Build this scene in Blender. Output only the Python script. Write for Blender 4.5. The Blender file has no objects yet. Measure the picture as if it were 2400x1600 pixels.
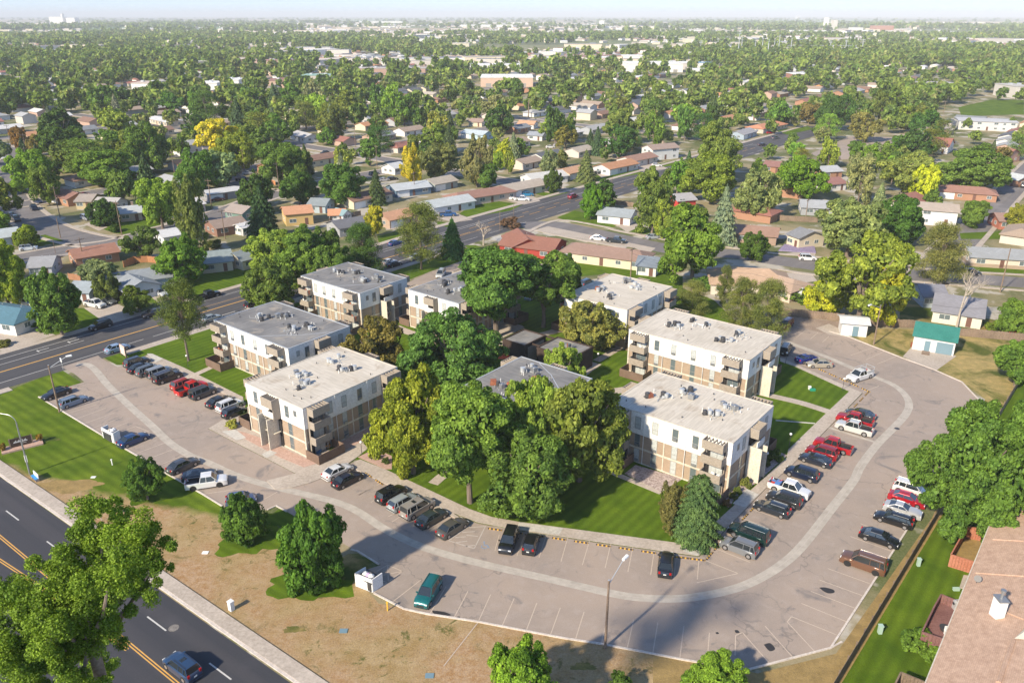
import bpy, bmesh, math, random
import numpy as np
from mathutils import Vector, Matrix
R = math.radians
sc = bpy.context.scene
# ------------------------------------------------------------------ camera, world, sun, exposure
FPX = 1867.0; PITCH = math.atan(765 / FPX); CAMH = 62.0
cam_d = bpy.data.cameras.new('camera'); cam = bpy.data.objects.new('camera', cam_d)
sc.collection.objects.link(cam); sc.camera = cam
cam_d.sensor_width = 36.0; cam_d.lens = FPX / 2400 * 36.0
cam_d.clip_start = 1.0; cam_d.clip_end = 80000.0
cam.location = (0, 0, CAMH); cam.rotation_euler = (math.pi / 2 - PITCH, 0, 0)
SUN_EL = R(34); SUN_AZ = R(227)          # direction towards the sun, measured from +X
w = bpy.data.worlds.new('World'); sc.world = w; w.use_nodes = True
nt = w.node_tree; bg = nt.nodes['Background']
sky = nt.nodes.new('ShaderNodeTexSky'); sky.sky_type = 'NISHITA'; sky.sun_disc = False
sky.sun_elevation = SUN_EL; sky.sun_rotation = math.pi / 2 - SUN_AZ
sky.altitude = 2500; sky.air_density = 0.75; sky.dust_density = 0.4; sky.ozone_density = 1.0
tc_ = nt.nodes.new('ShaderNodeTexCoord'); sp_ = nt.nodes.new('ShaderNodeSeparateXYZ'); nt.links.new(tc_.outputs['Generated'], sp_.inputs[0])
mr_ = nt.nodes.new('ShaderNodeMapRange'); mr_.inputs[1].default_value = 0.0; mr_.inputs[2].default_value = .30; mr_.inputs[3].default_value = .88; mr_.inputs[4].default_value = 0.0; nt.links.new(sp_.outputs[2], mr_.inputs[0])
mx_ = nt.nodes.new('ShaderNodeMix'); mx_.data_type = 'RGBA'; nt.links.new(mr_.outputs[0], mx_.inputs[0]); nt.links.new(sky.outputs[0], mx_.inputs[6]); mx_.inputs[7].default_value = (1.85, 2.32, 2.95, 1)   # pale blue summer haze low in the sky
nt.links.new(mx_.outputs[2], bg.inputs[0]); bg.inputs[1].default_value = 0.15
sun_d = bpy.data.lights.new('sun', 'SUN'); sun_d.energy = 3.6; sun_d.angle = R(2.4); sun_d.color = (1.0, 0.87, 0.67)
sun = bpy.data.objects.new('sun', sun_d); sc.collection.objects.link(sun)
sd = Vector((math.cos(SUN_AZ) * math.cos(SUN_EL), math.sin(SUN_AZ) * math.cos(SUN_EL), math.sin(SUN_EL)))
sun.rotation_euler = sd.to_track_quat('Z', 'Y').to_euler(); sun.location = sd * 200
sc.view_settings.view_transform = 'Standard'; sc.view_settings.look = 'None'
sc.view_settings.exposure = 1.06; sc.view_settings.gamma = 1.0
sc.cycles.max_bounces = 6; sc.cycles.diffuse_bounces = 3; sc.cycles.glossy_bounces = 2
sc.cycles.transmission_bounces = 3; sc.cycles.transparent_max_bounces = 4; sc.cycles.volume_bounces = 0

# ------------------------------------------------------------------ survey: photo point -> place on the ground
def G(u, v, z=0.0):
    x = (u - 1200) / FPX; y = -(v - 800) / FPX
    d = (x, math.cos(PITCH) + y * math.sin(PITCH), -math.sin(PITCH) + y * math.cos(PITCH))
    t = (z - CAMH) / d[2]
    return (d[0] * t, d[1] * t)
def PX(X, Y, Z):
    dz = Z - CAMH; dep = Y * math.cos(PITCH) - dz * math.sin(PITCH); up = Y * math.sin(PITCH) + dz * math.cos(PITCH)
    return (1200 + FPX * X / dep, 800 - FPX * up / dep)
CR = {'a': (0, 350, 2.851), 'b': (800, 350, 2.851), 'c': (1600, 350, 2.851), 'd': (0, 800, 3.92), 'e': (450, 600, 3.92),
      'g': (1000, 600, 3.92), 'h': (500, 950, 3.92), 'i': (1300, 850, 3.485), 'j': (1800, 700, 3.92), 'k': (0, 1150, 3.36),
      'l': (1900, 1000, 2.614), 'm': (300, 1000, 4), 'n': (800, 1200, 3), 'o': (1400, 1080, 3), 'p': (480, 800, 5.985),
      'q': (1400, 700, 4.8), 'r': (0, 560, 4), 's': (1240, 600, 5.985), 't': (0, 0, 2.94), 'u': (800, 0, 2.94),
      'v': (1600, 0, 2.94), 'w': (2100, 1200, 3.92), 'x': (900, 560, 5.985), 'F': (0, 0, .98)}
def SP(c, x, y):
    ox, oy, s = CR[c]; return ox + x / s, oy + y / s
def Q(c, x, y, z=0.0): return G(*SP(c, x, y), z)
def QL(c, pts, z=0.0): return [Q(c, x, y, z) for x, y in pts]
def hgt(X, Y, v):
    lo, hi = 0.0, 45.0
    for _ in range(40):
        m = (lo + hi) / 2
        if PX(X, Y, m)[1] > v: lo = m
        else: hi = m
    return lo
WA = R(-38.5); UA = R(51.5)
WV = (math.cos(WA), math.sin(WA)); UV = (math.cos(UA), math.sin(UA))
def add(p, *vs):
    x, y = p
    for (v, k) in vs: x += v[0] * k; y += v[1] * k
    return (x, y)

# ------------------------------------------------------------------ helpers
COL = sc.collection
def tag(o, label=None, cat=None, group=None, kind=None):
    if label: o['label'] = label
    if cat: o['category'] = cat
    if group: o['group'] = group
    if kind: o['kind'] = kind
    return o
def link(name, me, parent=None, mat=None):
    o = bpy.data.objects.new(name, me); COL.objects.link(o)
    if parent is not None: o.parent = parent
    if mat is not None and me is not None and not me.materials: me.materials.append(mat)
    return o
def empty(name, loc, rz=0.0):
    o = bpy.data.objects.new(name, None); COL.objects.link(o); o.empty_display_size = .5
    o.location = loc; o.rotation_euler = (0, 0, rz); return o
def copy_tree(o, parent=None, root=True):
    c = o.copy(); COL.objects.link(c)
    if not root: c.parent = parent
    for ch in KIDS.get(o.name, []): copy_kid(ch, c)
    return c
KIDS = {}
def copy_kid(o, parent):
    c = o.copy(); COL.objects.link(c); c.parent = parent
    for ch in KIDS.get(o.name, []): copy_kid(ch, c)
def register(root):
    for ch in root.children:
        KIDS.setdefault(root.name, []).append(ch); register(ch)
class MB:
    def __init__(s): s.v = []; s.f = []
    def box(s, x0, x1, y0, y1, z0, z1):
        b = len(s.v)
        s.v += [(x0, y0, z0), (x1, y0, z0), (x1, y1, z0), (x0, y1, z0), (x0, y0, z1), (x1, y0, z1), (x1, y1, z1), (x0, y1, z1)]
        s.f += [tuple(b + i for i in q) for q in ((3, 2, 1, 0), (4, 5, 6, 7), (0, 1, 5, 4), (1, 2, 6, 5), (2, 3, 7, 6), (3, 0, 4, 7))]
        return s
    def cbox(s, c, d): return s.box(c[0] - d[0] / 2, c[0] + d[0] / 2, c[1] - d[1] / 2, c[1] + d[1] / 2, c[2] - d[2] / 2, c[2] + d[2] / 2)
    def face(s, pts):
        b = len(s.v); s.v += [tuple(p) for p in pts]; s.f.append(tuple(range(b, b + len(pts)))); return s
    def tube(s, p0, p1, r0, r1=None, n=8, caps=True):
        r1 = r0 if r1 is None else r1
        p0 = Vector(p0); p1 = Vector(p1); d = (p1 - p0)
        if d.length < 1e-6: return s
        d.normalize(); a = d.orthogonal().normalized(); c = d.cross(a); b = len(s.v)
        for p, r in ((p0, r0), (p1, r1)):
            for i in range(n):
                t = 2 * math.pi * i / n; s.v.append(tuple(p + a * math.cos(t) * r + c * math.sin(t) * r))
        for i in range(n): j = (i + 1) % n; s.f.append((b + i, b + j, b + n + j, b + n + i))
        if caps: s.f.append(tuple(b + n + i for i in range(n))); s.f.append(tuple(b + n - 1 - i for i in range(n)))
        return s
    def prism(s, pts, z0, z1):
        n = len(pts); b = len(s.v)
        ar = sum(pts[i][0] * pts[(i + 1) % n][1] - pts[(i + 1) % n][0] * pts[i][1] for i in range(n))
        if ar < 0: pts = pts[::-1]
        s.v += [(p[0], p[1], z0) for p in pts] + [(p[0], p[1], z1) for p in pts]
        s.f.append(tuple(b + n + i for i in range(n)))
        for i in range(n): j = (i + 1) % n; s.f.append((b + i, b + j, b + n + j, b + n + i))
        return s
    def sheet(s, pts, z):
        n = len(pts)
        ar = sum(pts[i][0] * pts[(i + 1) % n][1] - pts[(i + 1) % n][0] * pts[i][1] for i in range(n))
        if ar < 0: pts = pts[::-1]
        return s.face([(p[0], p[1], z) for p in pts])
    def mesh(s, name, mat=None, smooth=False):
        me = bpy.data.meshes.new(name); me.from_pydata(s.v, [], s.f); me.update()
        if mat is not None: me.materials.append(mat)
        if smooth:
            me.polygons.foreach_set('use_smooth', [True] * len(me.polygons)); me.set_sharp_from_angle(angle=R(38))
        return me
    def build(s, name, mat=None, parent=None, smooth=False):
        o = link(name, s.mesh(name, mat, smooth), parent); return o
def offset_line(pts, d):
    out = []
    for i, p in enumerate(pts):
        a = pts[max(i - 1, 0)]; b = pts[min(i + 1, len(pts) - 1)]
        t = Vector((b[0] - a[0], b[1] - a[1])).normalized(); out.append((p[0] - t.y * d, p[1] + t.x * d))
    return out
def smooth_line(pts, n=5, closed=False):
    out = []; N = len(pts)
    for i in range(N - 1):
        p0 = pts[max(i - 1, 0)]; p1 = pts[i]; p2 = pts[i + 1]; p3 = pts[min(i + 2, N - 1)]
        for k in range(n):
            t = k / n
            out.append(tuple(.5 * (2 * p1[c] + (p2[c] - p0[c]) * t + (2 * p0[c] - 5 * p1[c] + 4 * p2[c] - p3[c]) * t * t + (3 * p1[c] - p0[c] - 3 * p2[c] + p3[c]) * t ** 3) for c in (0, 1)))
    out.append(pts[-1]); return out
def strip_mb(mb, pts, w, z):
    L = offset_line(pts, w / 2); Rr = offset_line(pts, -w / 2); b = len(mb.v)
    for l, r in zip(L, Rr): mb.v += [(l[0], l[1], z), (r[0], r[1], z)]
    for i in range(len(pts) - 1): k = b + 2 * i; mb.f.append((k, k + 1, k + 3, k + 2))
    return mb
def kerb_mb(mb, pts, w, h, z0=0.0):
    L = offset_line(pts, w / 2); Rr = offset_line(pts, -w / 2); b = len(mb.v)
    for l, r in zip(L, Rr): mb.v += [(l[0], l[1], z0), (l[0], l[1], h), (r[0], r[1], h), (r[0], r[1], z0)]
    for i in range(len(pts) - 1):
        k = b + 4 * i
        for q in range(3): mb.f.append((k + q, k + q + 1, k + 5 + q, k + 4 + q))
    mb.f.append((b, b + 3, b + 2, b + 1)); e = b + 4 * (len(pts) - 1); mb.f.append((e, e + 1, e + 2, e + 3))
    return mb
def struct(o, label, cat): return tag(o, label, cat, kind='structure')
def ptin(x, y, P):
    c = False; n = len(P); j = n - 1
    for i in range(n):
        if (P[i][1] > y) != (P[j][1] > y) and x < (P[j][0] - P[i][0]) * (y - P[i][1]) / (P[j][1] - P[i][1]) + P[i][0]: c = not c
        j = i
    return c

# ------------------------------------------------------------------ materials
def newmat(name):
    m = bpy.data.materials.new(name); m.use_nodes = True; n = m.node_tree.nodes; l = m.node_tree.links
    return m, n, l, n['Principled BSDF']
def mixc(n, l, fac, a, b, mode='MIX'):
    x = n.new('ShaderNodeMix'); x.data_type = 'RGBA'; x.blend_type = mode
    for sock, val in ((x.inputs[0], fac), (x.inputs[6], a), (x.inputs[7], b)):
        if hasattr(val, 'is_output') or isinstance(val, bpy.types.NodeSocket): l.new(val, sock)
        elif isinstance(val, (tuple, list)): sock.default_value = (*val[:3], 1)
        else: sock.default_value = val
    return x.outputs[2]
def noise(n, l, vec, scale, detail=4, rough=.55, dist=0.0):
    x = n.new('ShaderNodeTexNoise'); x.inputs['Scale'].default_value = scale; x.inputs['Detail'].default_value = detail
    x.inputs['Roughness'].default_value = rough; x.inputs['Distortion'].default_value = dist
    if vec is not None: l.new(vec, x.inputs['Vector'])
    return x.outputs['Fac']
def ramp(n, l, fac, lo, hi):
    x = n.new('ShaderNodeMapRange'); x.inputs[1].default_value = lo; x.inputs[2].default_value = hi; l.new(fac, x.inputs[0]); return x.outputs[0]
def math_(n, l, op, a, b=None):
    x = n.new('ShaderNodeMath'); x.operation = op
    for i, v in enumerate((a, b)):
        if v is None: continue
        if isinstance(v, bpy.types.NodeSocket): l.new(v, x.inputs[i])
        else: x.inputs[i].default_value = v
    return x.outputs[0]
def geo_pos(n): return n.new('ShaderNodeNewGeometry').outputs['Position']
def obj_co(n): return n.new('ShaderNodeTexCoord').outputs['Object']
def obj_col(n): return n.new('ShaderNodeObjectInfo').outputs['Color']
def surf(name, c1, c2, s1=.35, s2=6.0, rough=.85, bump=0.0, spec=.3, world=True, tint=False, lo=.35, hi=.65, met=0.0):
    m, n, l, b = newmat(name); vec = geo_pos(n) if world else obj_co(n)
    f = noise(n, l, vec, s1, 5); f2 = noise(n, l, vec, s2, 3)
    c = mixc(n, l, ramp(n, l, f, lo, hi), c1, c2)
    c = mixc(n, l, .35, c, mixc(n, l, ramp(n, l, f2, .3, .7), tuple(x * .62 for x in c1), tuple(min(1, x * 1.35) for x in c2)))
    if tint: c = mixc(n, l, 1.0, c, obj_col(n), 'MULTIPLY')
    l.new(c, b.inputs['Base Color']); b.inputs['Roughness'].default_value = rough; b.inputs['Specular IOR Level'].default_value = spec
    b.inputs['Metallic'].default_value = met
    if bump:
        bp = n.new('ShaderNodeBump'); bp.inputs['Strength'].default_value = bump; bp.inputs['Distance'].default_value = .05
        l.new(f2, bp.inputs['Height']); l.new(bp.outputs[0], b.inputs['Normal'])
    return m
def flat(name, c, rough=.5, met=0.0, spec=.5, tint=False):
    m, n, l, b = newmat(name); b.inputs['Base Color'].default_value = (*c, 1); b.inputs['Roughness'].default_value = rough
    b.inputs['Metallic'].default_value = met; b.inputs['Specular IOR Level'].default_value = spec
    if tint: l.new(obj_col(n), b.inputs['Base Color'])
    return m
M = {}
M['lot'] = None
def lot_mat():
    m, n, l, b = newmat('worn_asphalt'); p = geo_pos(n)
    c = mixc(n, l, ramp(n, l, noise(n, l, p, .055, 5, .6, .6), .40, .62), (.375, .298, .240), (.30, .248, .210))
    c = mixc(n, l, ramp(n, l, noise(n, l, p, .6, 6, .7), .5, .8), c, (.40, .335, .29))
    c = mixc(n, l, ramp(n, l, noise(n, l, p, .23, 4, .6, 1.5), .58, .72), c, (.17, .155, .15))
    c = mixc(n, l, ramp(n, l, noise(n, l, p, 5, 4, .7), .72, .85), c, (.09, .08, .08))
    v = n.new('ShaderNodeTexVoronoi'); v.feature = 'DISTANCE_TO_EDGE'; v.inputs['Scale'].default_value = .12
    d = n.new('ShaderNodeVectorMath'); d.operation = 'ADD'
    nz = n.new('ShaderNodeTexNoise'); nz.inputs['Scale'].default_value = .8; l.new(p, nz.inputs['Vector'])
    sc_ = n.new('ShaderNodeVectorMath'); sc_.operation = 'SCALE'; sc_.inputs[3].default_value = 2.2; l.new(nz.outputs['Color'], sc_.inputs[0])
    l.new(p, d.inputs[0]); l.new(sc_.outputs[0], d.inputs[1]); l.new(d.outputs[0], v.inputs['Vector'])
    c = mixc(n, l, math_(n, l, 'MULTIPLY', ramp(n, l, v.outputs['Distance'], .016, .003), math_(n, l, 'MULTIPLY', ramp(n, l, noise(n, l, p, .05, 3), .48, .62), .6)), c, (.11, .10, .095))
    c = mixc(n, l, .22, c, mixc(n, l, ramp(n, l, noise(n, l, p, 14, 2), .3, .7), (.12, .11, .10), (.40, .35, .32)))
    l.new(c, b.inputs['Base Color']); b.inputs['Roughness'].default_value = .92; b.inputs['Specular IOR Level'].default_value = .2
    return m
M['lot'] = lot_mat()
def road_mat(name, a, b_, ang, off):
    m, n, l, b = newmat(name); p = geo_pos(n)
    mp = n.new('ShaderNodeMapping'); mp.inputs['Rotation'].default_value = (0, 0, -ang); l.new(p, mp.inputs['Vector'])
    st = n.new('ShaderNodeMapping'); st.inputs['Scale'].default_value = (.012, .55, 1); l.new(mp.outputs[0], st.inputs['Vector'])
    c = mixc(n, l, ramp(n, l, noise(n, l, st.outputs[0], 1.0, 3), .35, .68), a, b_)
    c = mixc(n, l, ramp(n, l, noise(n, l, p, .09, 5), .55, .75), c, tuple(min(1, x * 1.35) for x in b_))
    c = mixc(n, l, .25, c, mixc(n, l, ramp(n, l, noise(n, l, p, 9, 2), .3, .7), tuple(x * .6 for x in a), tuple(x * 1.4 for x in b_)))
    l.new(c, b.inputs['Base Color']); b.inputs['Roughness'].default_value = .8; b.inputs['Specular IOR Level'].default_value = .3
    return m
AANG = R(51.2); BANG = R(-36.4)
M['roadB'] = road_mat('fresh_asphalt', (.040, .042, .050), (.062, .060, .066), BANG, 0)
M['roadA'] = road_mat('street_asphalt', (.055, .056, .064), (.10, .095, .095), AANG, 0)
M['road2'] = road_mat('grey_asphalt', (.14, .13, .13), (.20, .185, .18), AANG, 0)
M['conc'] = surf('pale_concrete', (.37, .315, .26), (.46, .40, .34), .25, 3.0, .9)
M['conc_new'] = surf('new_concrete', (.44, .42, .38), (.52, .50, .45), .3, 3.0, .9)
M['gutter'] = surf('gutter_concrete', (.385, .345, .295), (.43, .39, .335), .3, .9, .9)
M['kerb'] = surf('kerb_concrete', (.48, .42, .37), (.62, .56, .50), .6, 5.0, .9)
M['gravel'] = surf('pink_gravel', (.34, .215, .165), (.52, .36, .29), 2.5, 9.0, .95, lo=.3, hi=.7)
M['cobble'] = surf('mixed_stones', (.20, .15, .14), (.50, .42, .39), 3.2, 5.0, .95, lo=.4, hi=.6)
def grass_mat(name, dark, light, dry, dry_lo, dry_hi, stripe=None, gscale=.11):
    m, n, l, b = newmat(name); p = geo_pos(n)
    c = mixc(n, l, ramp(n, l, noise(n, l, p, .18, 5, .6, .5), .32, .68), dark, light)
    if stripe is not None:
        mp = n.new('ShaderNodeMapping'); mp.inputs['Rotation'].default_value = (0, 0, -stripe); l.new(p, mp.inputs['Vector'])
        wv = n.new('ShaderNodeTexWave'); wv.bands_direction = 'Y'; wv.inputs['Scale'].default_value = .22; wv.inputs['Distortion'].default_value = 1.2
        wv.inputs['Detail'].default_value = 3; l.new(mp.outputs[0], wv.inputs['Vector'])
        c = mixc(n, l, math_(n, l, 'MULTIPLY', wv.outputs['Fac'], .38), c, tuple(x * .55 for x in dark))
    f = noise(n, l, p, gscale, 8, .62, .8)
    c = mixc(n, l, ramp(n, l, f, dry_lo, dry_hi), c, mixc(n, l, ramp(n, l, noise(n, l, p, .7, 5, .7), .35, .65), dry, tuple(min(1, x * 1.45) for x in dry)))
    tf = noise(n, l, p, 4.5, 4, .7)
    c = mixc(n, l, .45, c, mixc(n, l, ramp(n, l, tf, .3, .7), tuple(x * .35 for x in dark), tuple(min(1, x * 1.5) for x in light)), 'OVERLAY')
    l.new(c, b.inputs['Base Color']); b.inputs['Roughness'].default_value = .95; b.inputs['Specular IOR Level'].default_value = .1
    bp = n.new('ShaderNodeBump'); bp.inputs['Strength'].default_value = .6; bp.inputs['Distance'].default_value = .12
    l.new(noise(n, l, p, 7, 4, .8), bp.inputs['Height']); l.new(bp.outputs[0], b.inputs['Normal'])
    return m
GD, GL = (.092, .158, .012), (.180, .255, .022)
DRY = (.36, .255, .12)
M['lawn'] = grass_mat('mown_lawn', GD, GL, (.24, .21, .07), .66, .80, BANG)
M['lawn2'] = grass_mat('courtyard_lawn', GD, GL, (.22, .19, .07), .68, .82, UA)
M['patchy'] = grass_mat('patchy_grass', (.055, .095, .016), (.13, .17, .035), DRY, .44, .60)
M['yard'] = grass_mat('weedy_yard', (.085, .115, .028), (.19, .20, .055), (.40, .31, .15), .38, .56, None, .16)
M['dryg'] = grass_mat('dry_grass', (.075, .095, .022), (.15, .145, .045), DRY, .24, .38, None, .09)
def verge_mat():
    # lawn that dries out eastwards, ragged border, green rings kept as noise
    m, n, l, b = newmat('verge_grass'); p = geo_pos(n)
    sp = n.new('ShaderNodeSeparateXYZ'); l.new(p, sp.inputs[0])
    # signed distance along the road direction
    a = math_(n, l, 'ADD', math_(n, l, 'MULTIPLY', sp.outputs[0], math.cos(BANG)), math_(n, l, 'MULTIPLY', sp.outputs[1], math.sin(BANG)))
    a0 = math.cos(BANG) * -42.3 + math.sin(BANG) * 78.4
    t = math_(n, l, 'SUBTRACT', a, a0)            # metres along road B from the kerb mark
    q = math_(n, l, 'SUBTRACT', math_(n, l, 'ADD', math_(n, l, 'MULTIPLY', sp.outputs[0], -math.sin(BANG)), math_(n, l, 'MULTIPLY', sp.outputs[1], math.cos(BANG))),
              -math.sin(BANG) * -42.3 + math.cos(BANG) * 78.4)   # metres away from the kerb
    k = math_(n, l, 'SUBTRACT', t, math_(n, l, 'MULTIPLY', q, 3.5))
    k = math_(n, l, 'ADD', k, math_(n, l, 'MULTIPLY', math_(n, l, 'SUBTRACT', noise(n, l, p, .16, 6, .6), .5), 22.0))
    f = ramp(n, l, k, -42.0, -36.0)
    st = n.new('ShaderNodeMapping'); st.inputs['Rotation'].default_value = (0, 0, -BANG); l.new(p, st.inputs['Vector'])
    wv = n.new('ShaderNodeTexWave'); wv.bands_direction = 'Y'; wv.inputs['Scale'].default_value = .2; wv.inputs['Distortion'].default_value = 1.5; l.new(st.outputs[0], wv.inputs['Vector'])
    g = mixc(n, l, ramp(n, l, noise(n, l, p, .2, 5), .35, .65), GD, GL)
    g = mixc(n, l, math_(n, l, 'MULTIPLY', wv.outputs['Fac'], .4), g, tuple(x * .55 for x in GD))
    d = mixc(n, l, ramp(n, l, noise(n, l, p, .45, 6, .7), .4, .62), (.37, .255, .125), (.48, .355, .215))
    d = mixc(n, l, ramp(n, l, noise(n, l, p, .5, 7, .75, .6), .545, .63), d, (.15, .145, .05))
    d = mixc(n, l, ramp(n, l, noise(n, l, p, .11, 4, .6), .42, .62), d, mixc(n, l, ramp(n, l, noise(n, l, p, 1.2, 6, .8), .4, .6), (.40, .235, .12), (.52, .37, .26)))
    c = mixc(n, l, f, g, d)
    c = mixc(n, l, .4, c, mixc(n, l, ramp(n, l, noise(n, l, p, 5, 4, .7), .3, .7), (.03, .03, .02), (.5, .5, .3)), 'OVERLAY')
    l.new(c, b.inputs['Base Color']); b.inputs['Roughness'].default_value = .95; b.inputs['Specular IOR Level'].default_value = .1
    bp = n.new('ShaderNodeBump'); bp.inputs['Strength'].default_value = .6; bp.inputs['Distance'].default_value = .12
    l.new(noise(n, l, p, 7, 4, .8), bp.inputs['Height']); l.new(bp.outputs[0], b.inputs['Normal'])
    return m
M['verge'] = verge_mat()
def ground_mat():
    m, n, l, b = newmat('town_ground'); p = geo_pos(n)
    sp = n.new('ShaderNodeSeparateXYZ'); l.new(p, sp.inputs[0])
    near = mixc(n, l, ramp(n, l, noise(n, l, p, .045, 7, .6, .5), .42, .58), (.075, .105, .025), (.32, .26, .155))
    near = mixc(n, l, ramp(n, l, noise(n, l, p, .09, 4, .6), .54, .60), near, (.50, .46, .41))
    near = mixc(n, l, .3, near, mixc(n, l, ramp(n, l, noise(n, l, p, 3.5, 4, .7), .3, .7), (.05, .06, .02), (.36, .33, .22)))
    v = n.new('ShaderNodeTexVoronoi'); v.inputs['Scale'].default_value = .0011
    mp = n.new('ShaderNodeMapping'); mp.inputs['Scale'].default_value = (1, .55, 1); mp.inputs['Rotation'].default_value = (0, 0, .15); l.new(p, mp.inputs['Vector']); l.new(mp.outputs[0], v.inputs['Vector'])
    sv = n.new('ShaderNodeSeparateColor'); l.new(v.outputs['Color'], sv.inputs[0])
    far = mixc(n, l, ramp(n, l, sv.outputs[0], .40, .44), (.17, .20, .085), (.40, .33, .22))
    far = mixc(n, l, ramp(n, l, sv.outputs[1], .70, .72), far, (.10, .15, .06))
    far = mixc(n, l, ramp(n, l, noise(n, l, p, .004, 6, .7), .52, .60), far, (.07, .10, .055))
    c = mixc(n, l, ramp(n, l, sp.outputs[1], 1500, 2100), near, far)
    l.new(c, b.inputs['Base Color']); b.inputs['Roughness'].default_value = .95; b.inputs['Specular IOR Level'].default_value = .1
    return m
M['ground'] = ground_mat()
def paint_line(name, c):
    m, n, l, b = newmat(name); p = geo_pos(n)
    f = ramp(n, l, noise(n, l, p, 6, 5, .7), .30, .60)
    c2 = mixc(n, l, math_(n, l, 'MULTIPLY', f, .45), c, tuple(x * .5 for x in c)); l.new(c2, b.inputs['Base Color']); b.inputs['Roughness'].default_value = .8
    return m
M['white_l'] = paint_line('white_line', (.58, .57, .54)); M['yellow_l'] = paint_line('yellow_line', (.72, .40, .09)); M['stall_l'] = paint_line('stall_line', (.56, .46, .37))
M['blue_l'] = paint_line('blue_line', (.22, .33, .5)); M['pale_l'] = paint_line('pale_line', (.52, .46, .41))
M['stucco'] = surf('white_stucco', (.70, .69, .66), (.76, .75, .72), .35, 4.0, .9, world=False)
def brick_mat():
    m, n, l, b = newmat('tan_brick'); tc = n.new('ShaderNodeTexCoord'); g = n.new('ShaderNodeNewGeometry')
    sp = n.new('ShaderNodeSeparateXYZ'); l.new(tc.outputs['Object'], sp.inputs[0])
    cb = n.new('ShaderNodeCombineXYZ'); l.new(math_(n, l, 'ADD', sp.outputs[0], sp.outputs[1]), cb.inputs[0]); l.new(sp.outputs[2], cb.inputs[1])
    br = n.new('ShaderNodeTexBrick'); br.inputs['Scale'].default_value = 1.0; br.inputs['Brick Width'].default_value = .4; br.inputs['Row Height'].default_value = .2
    br.inputs['Mortar Size'].default_value = .012; br.inputs['Color1'].default_value = (.33, .245, .175, 1); br.inputs['Color2'].default_value = (.40, .30, .215, 1); br.inputs['Mortar'].default_value = (.28, .23, .18, 1)
    l.new(cb.outputs[0], br.inputs['Vector'])
    c = mixc(n, l, .3, br.outputs['Color'], mixc(n, l, noise(n, l, tc.outputs['Object'], .8, 5), (.2, .14, .1), (.5, .38, .28)))
    l.new(c, b.inputs['Base Color']); b.inputs['Roughness'].default_value = .9
    return m
M['brick'] = brick_mat()
M['cream'] = surf('cream_concrete', (.52, .47, .38), (.62, .57, .47), .5, 4.0, .9, world=False)
M['taupe'] = surf('taupe_siding', (.30, .255, .205), (.35, .30, .245), .5, 5.0, .85, world=False)
M['brownfence'] = surf('brown_fence_wood', (.13, .085, .06), (.19, .13, .095), .8, 7.0, .85, world=False)
M['oldfence'] = surf('weathered_wood', (.15, .11, .08), (.27, .20, .145), .5, 6.0, .9)
M['redwood'] = surf('redwood_stain', (.34, .12, .07), (.45, .20, .13), .5, 6.0, .85)
M['plumwood'] = surf('plum_deck_wood', (.16, .075, .07), (.23, .12, .11), .8, 6.0, .8)
M['darkbrown'] = surf('dark_brown_siding', (.045, .030, .024), (.065, .045, .036), .8, 6.0, .8)
def roof_flat(name, a, b_, s):
    m, n, l, b = newmat(name); p = obj_co(n); oi = n.new('ShaderNodeObjectInfo')
    ad = n.new('ShaderNodeVectorMath'); ad.operation = 'ADD'; cx = n.new('ShaderNodeCombineXYZ'); l.new(math_(n, l, 'MULTIPLY', oi.outputs['Random'], 90.), cx.inputs[0]); l.new(p, ad.inputs[0]); l.new(cx.outputs[0], ad.inputs[1]); p = ad.outputs[0]
    c = mixc(n, l, ramp(n, l, noise(n, l, p, .16, 6, .6, .6), .35, .65), a, b_)
    c = mixc(n, l, ramp(n, l, noise(n, l, p, .3, 4, .55, 1.0), .57, .72), c, s)
    c = mixc(n, l, ramp(n, l, noise(n, l, p, 1.6, 5, .75), .62, .85), c, tuple(x * .7 for x in a))
    st = n.new('ShaderNodeMapping'); st.inputs['Scale'].default_value = (1, .08, 1); l.new(p, st.inputs['Vector'])
    c = mixc(n, l, .18, c, mixc(n, l, ramp(n, l, noise(n, l, st.outputs[0], 4, 3), .4, .6), tuple(x * .6 for x in a), tuple(min(1, x * 1.4) for x in b_)))
    l.new(c, b.inputs['Base Color']); b.inputs['Roughness'].default_value = .8
    return m
M['roof_white'] = roof_flat('white_roof_coating', (.50, .45, .37), (.585, .535, .455), (.38, .31, .23))
M['roof_grey'] = roof_flat('grey_rolled_roof', (.145, .143, .142), (.245, .238, .228), (.40, .34, .26))
M['glass'] = flat('window_glass', (.12, .15, .16), .1, 0, .8)
M['curtain'] = surf('pale_curtain', (.34, .37, .37), (.50, .52, .50), 2.0, 8.0, .8, world=False)
M['dark'] = flat('painted_recess_shade', (.02, .019, .02), .9)  # near-black colour standing in for shade in balcony and stair openings
M['wframe'] = flat('window_frame', (.30, .29, .27), .5)
M['white'] = surf('white_paint', (.72, .72, .70), (.80, .80, .78), .7, 5.0, .7, world=False)
M['metal'] = flat('grey_metal', (.35, .36, .37), .4, .6)
M['dmetal'] = flat('dark_metal', (.07, .07, .075), .5, .3)
M['lmetal'] = flat('light_metal', (.55, .57, .58), .45, .4)
M['rust'] = surf('rusty_metal', (.25, .07, .04), (.34, .14, .08), 1.5, 6, .8, world=False)
M['wood'] = surf('pole_wood', (.16, .11, .075), (.27, .20, .15), .8, 6.0, .9)
M['black'] = flat('black_rubber', (.014, .014, .015), .75)
M['orange'] = flat('orange_fabric', (.70, .10, .03), .7)
M['teal_roof'] = surf('teal_metal_roof', (.03, .155, .125), (.045, .20, .165), .5, 5, .5, world=False)
M['bluegrey'] = flat('blue_grey_door', (.16, .25, .30), .5)
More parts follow.
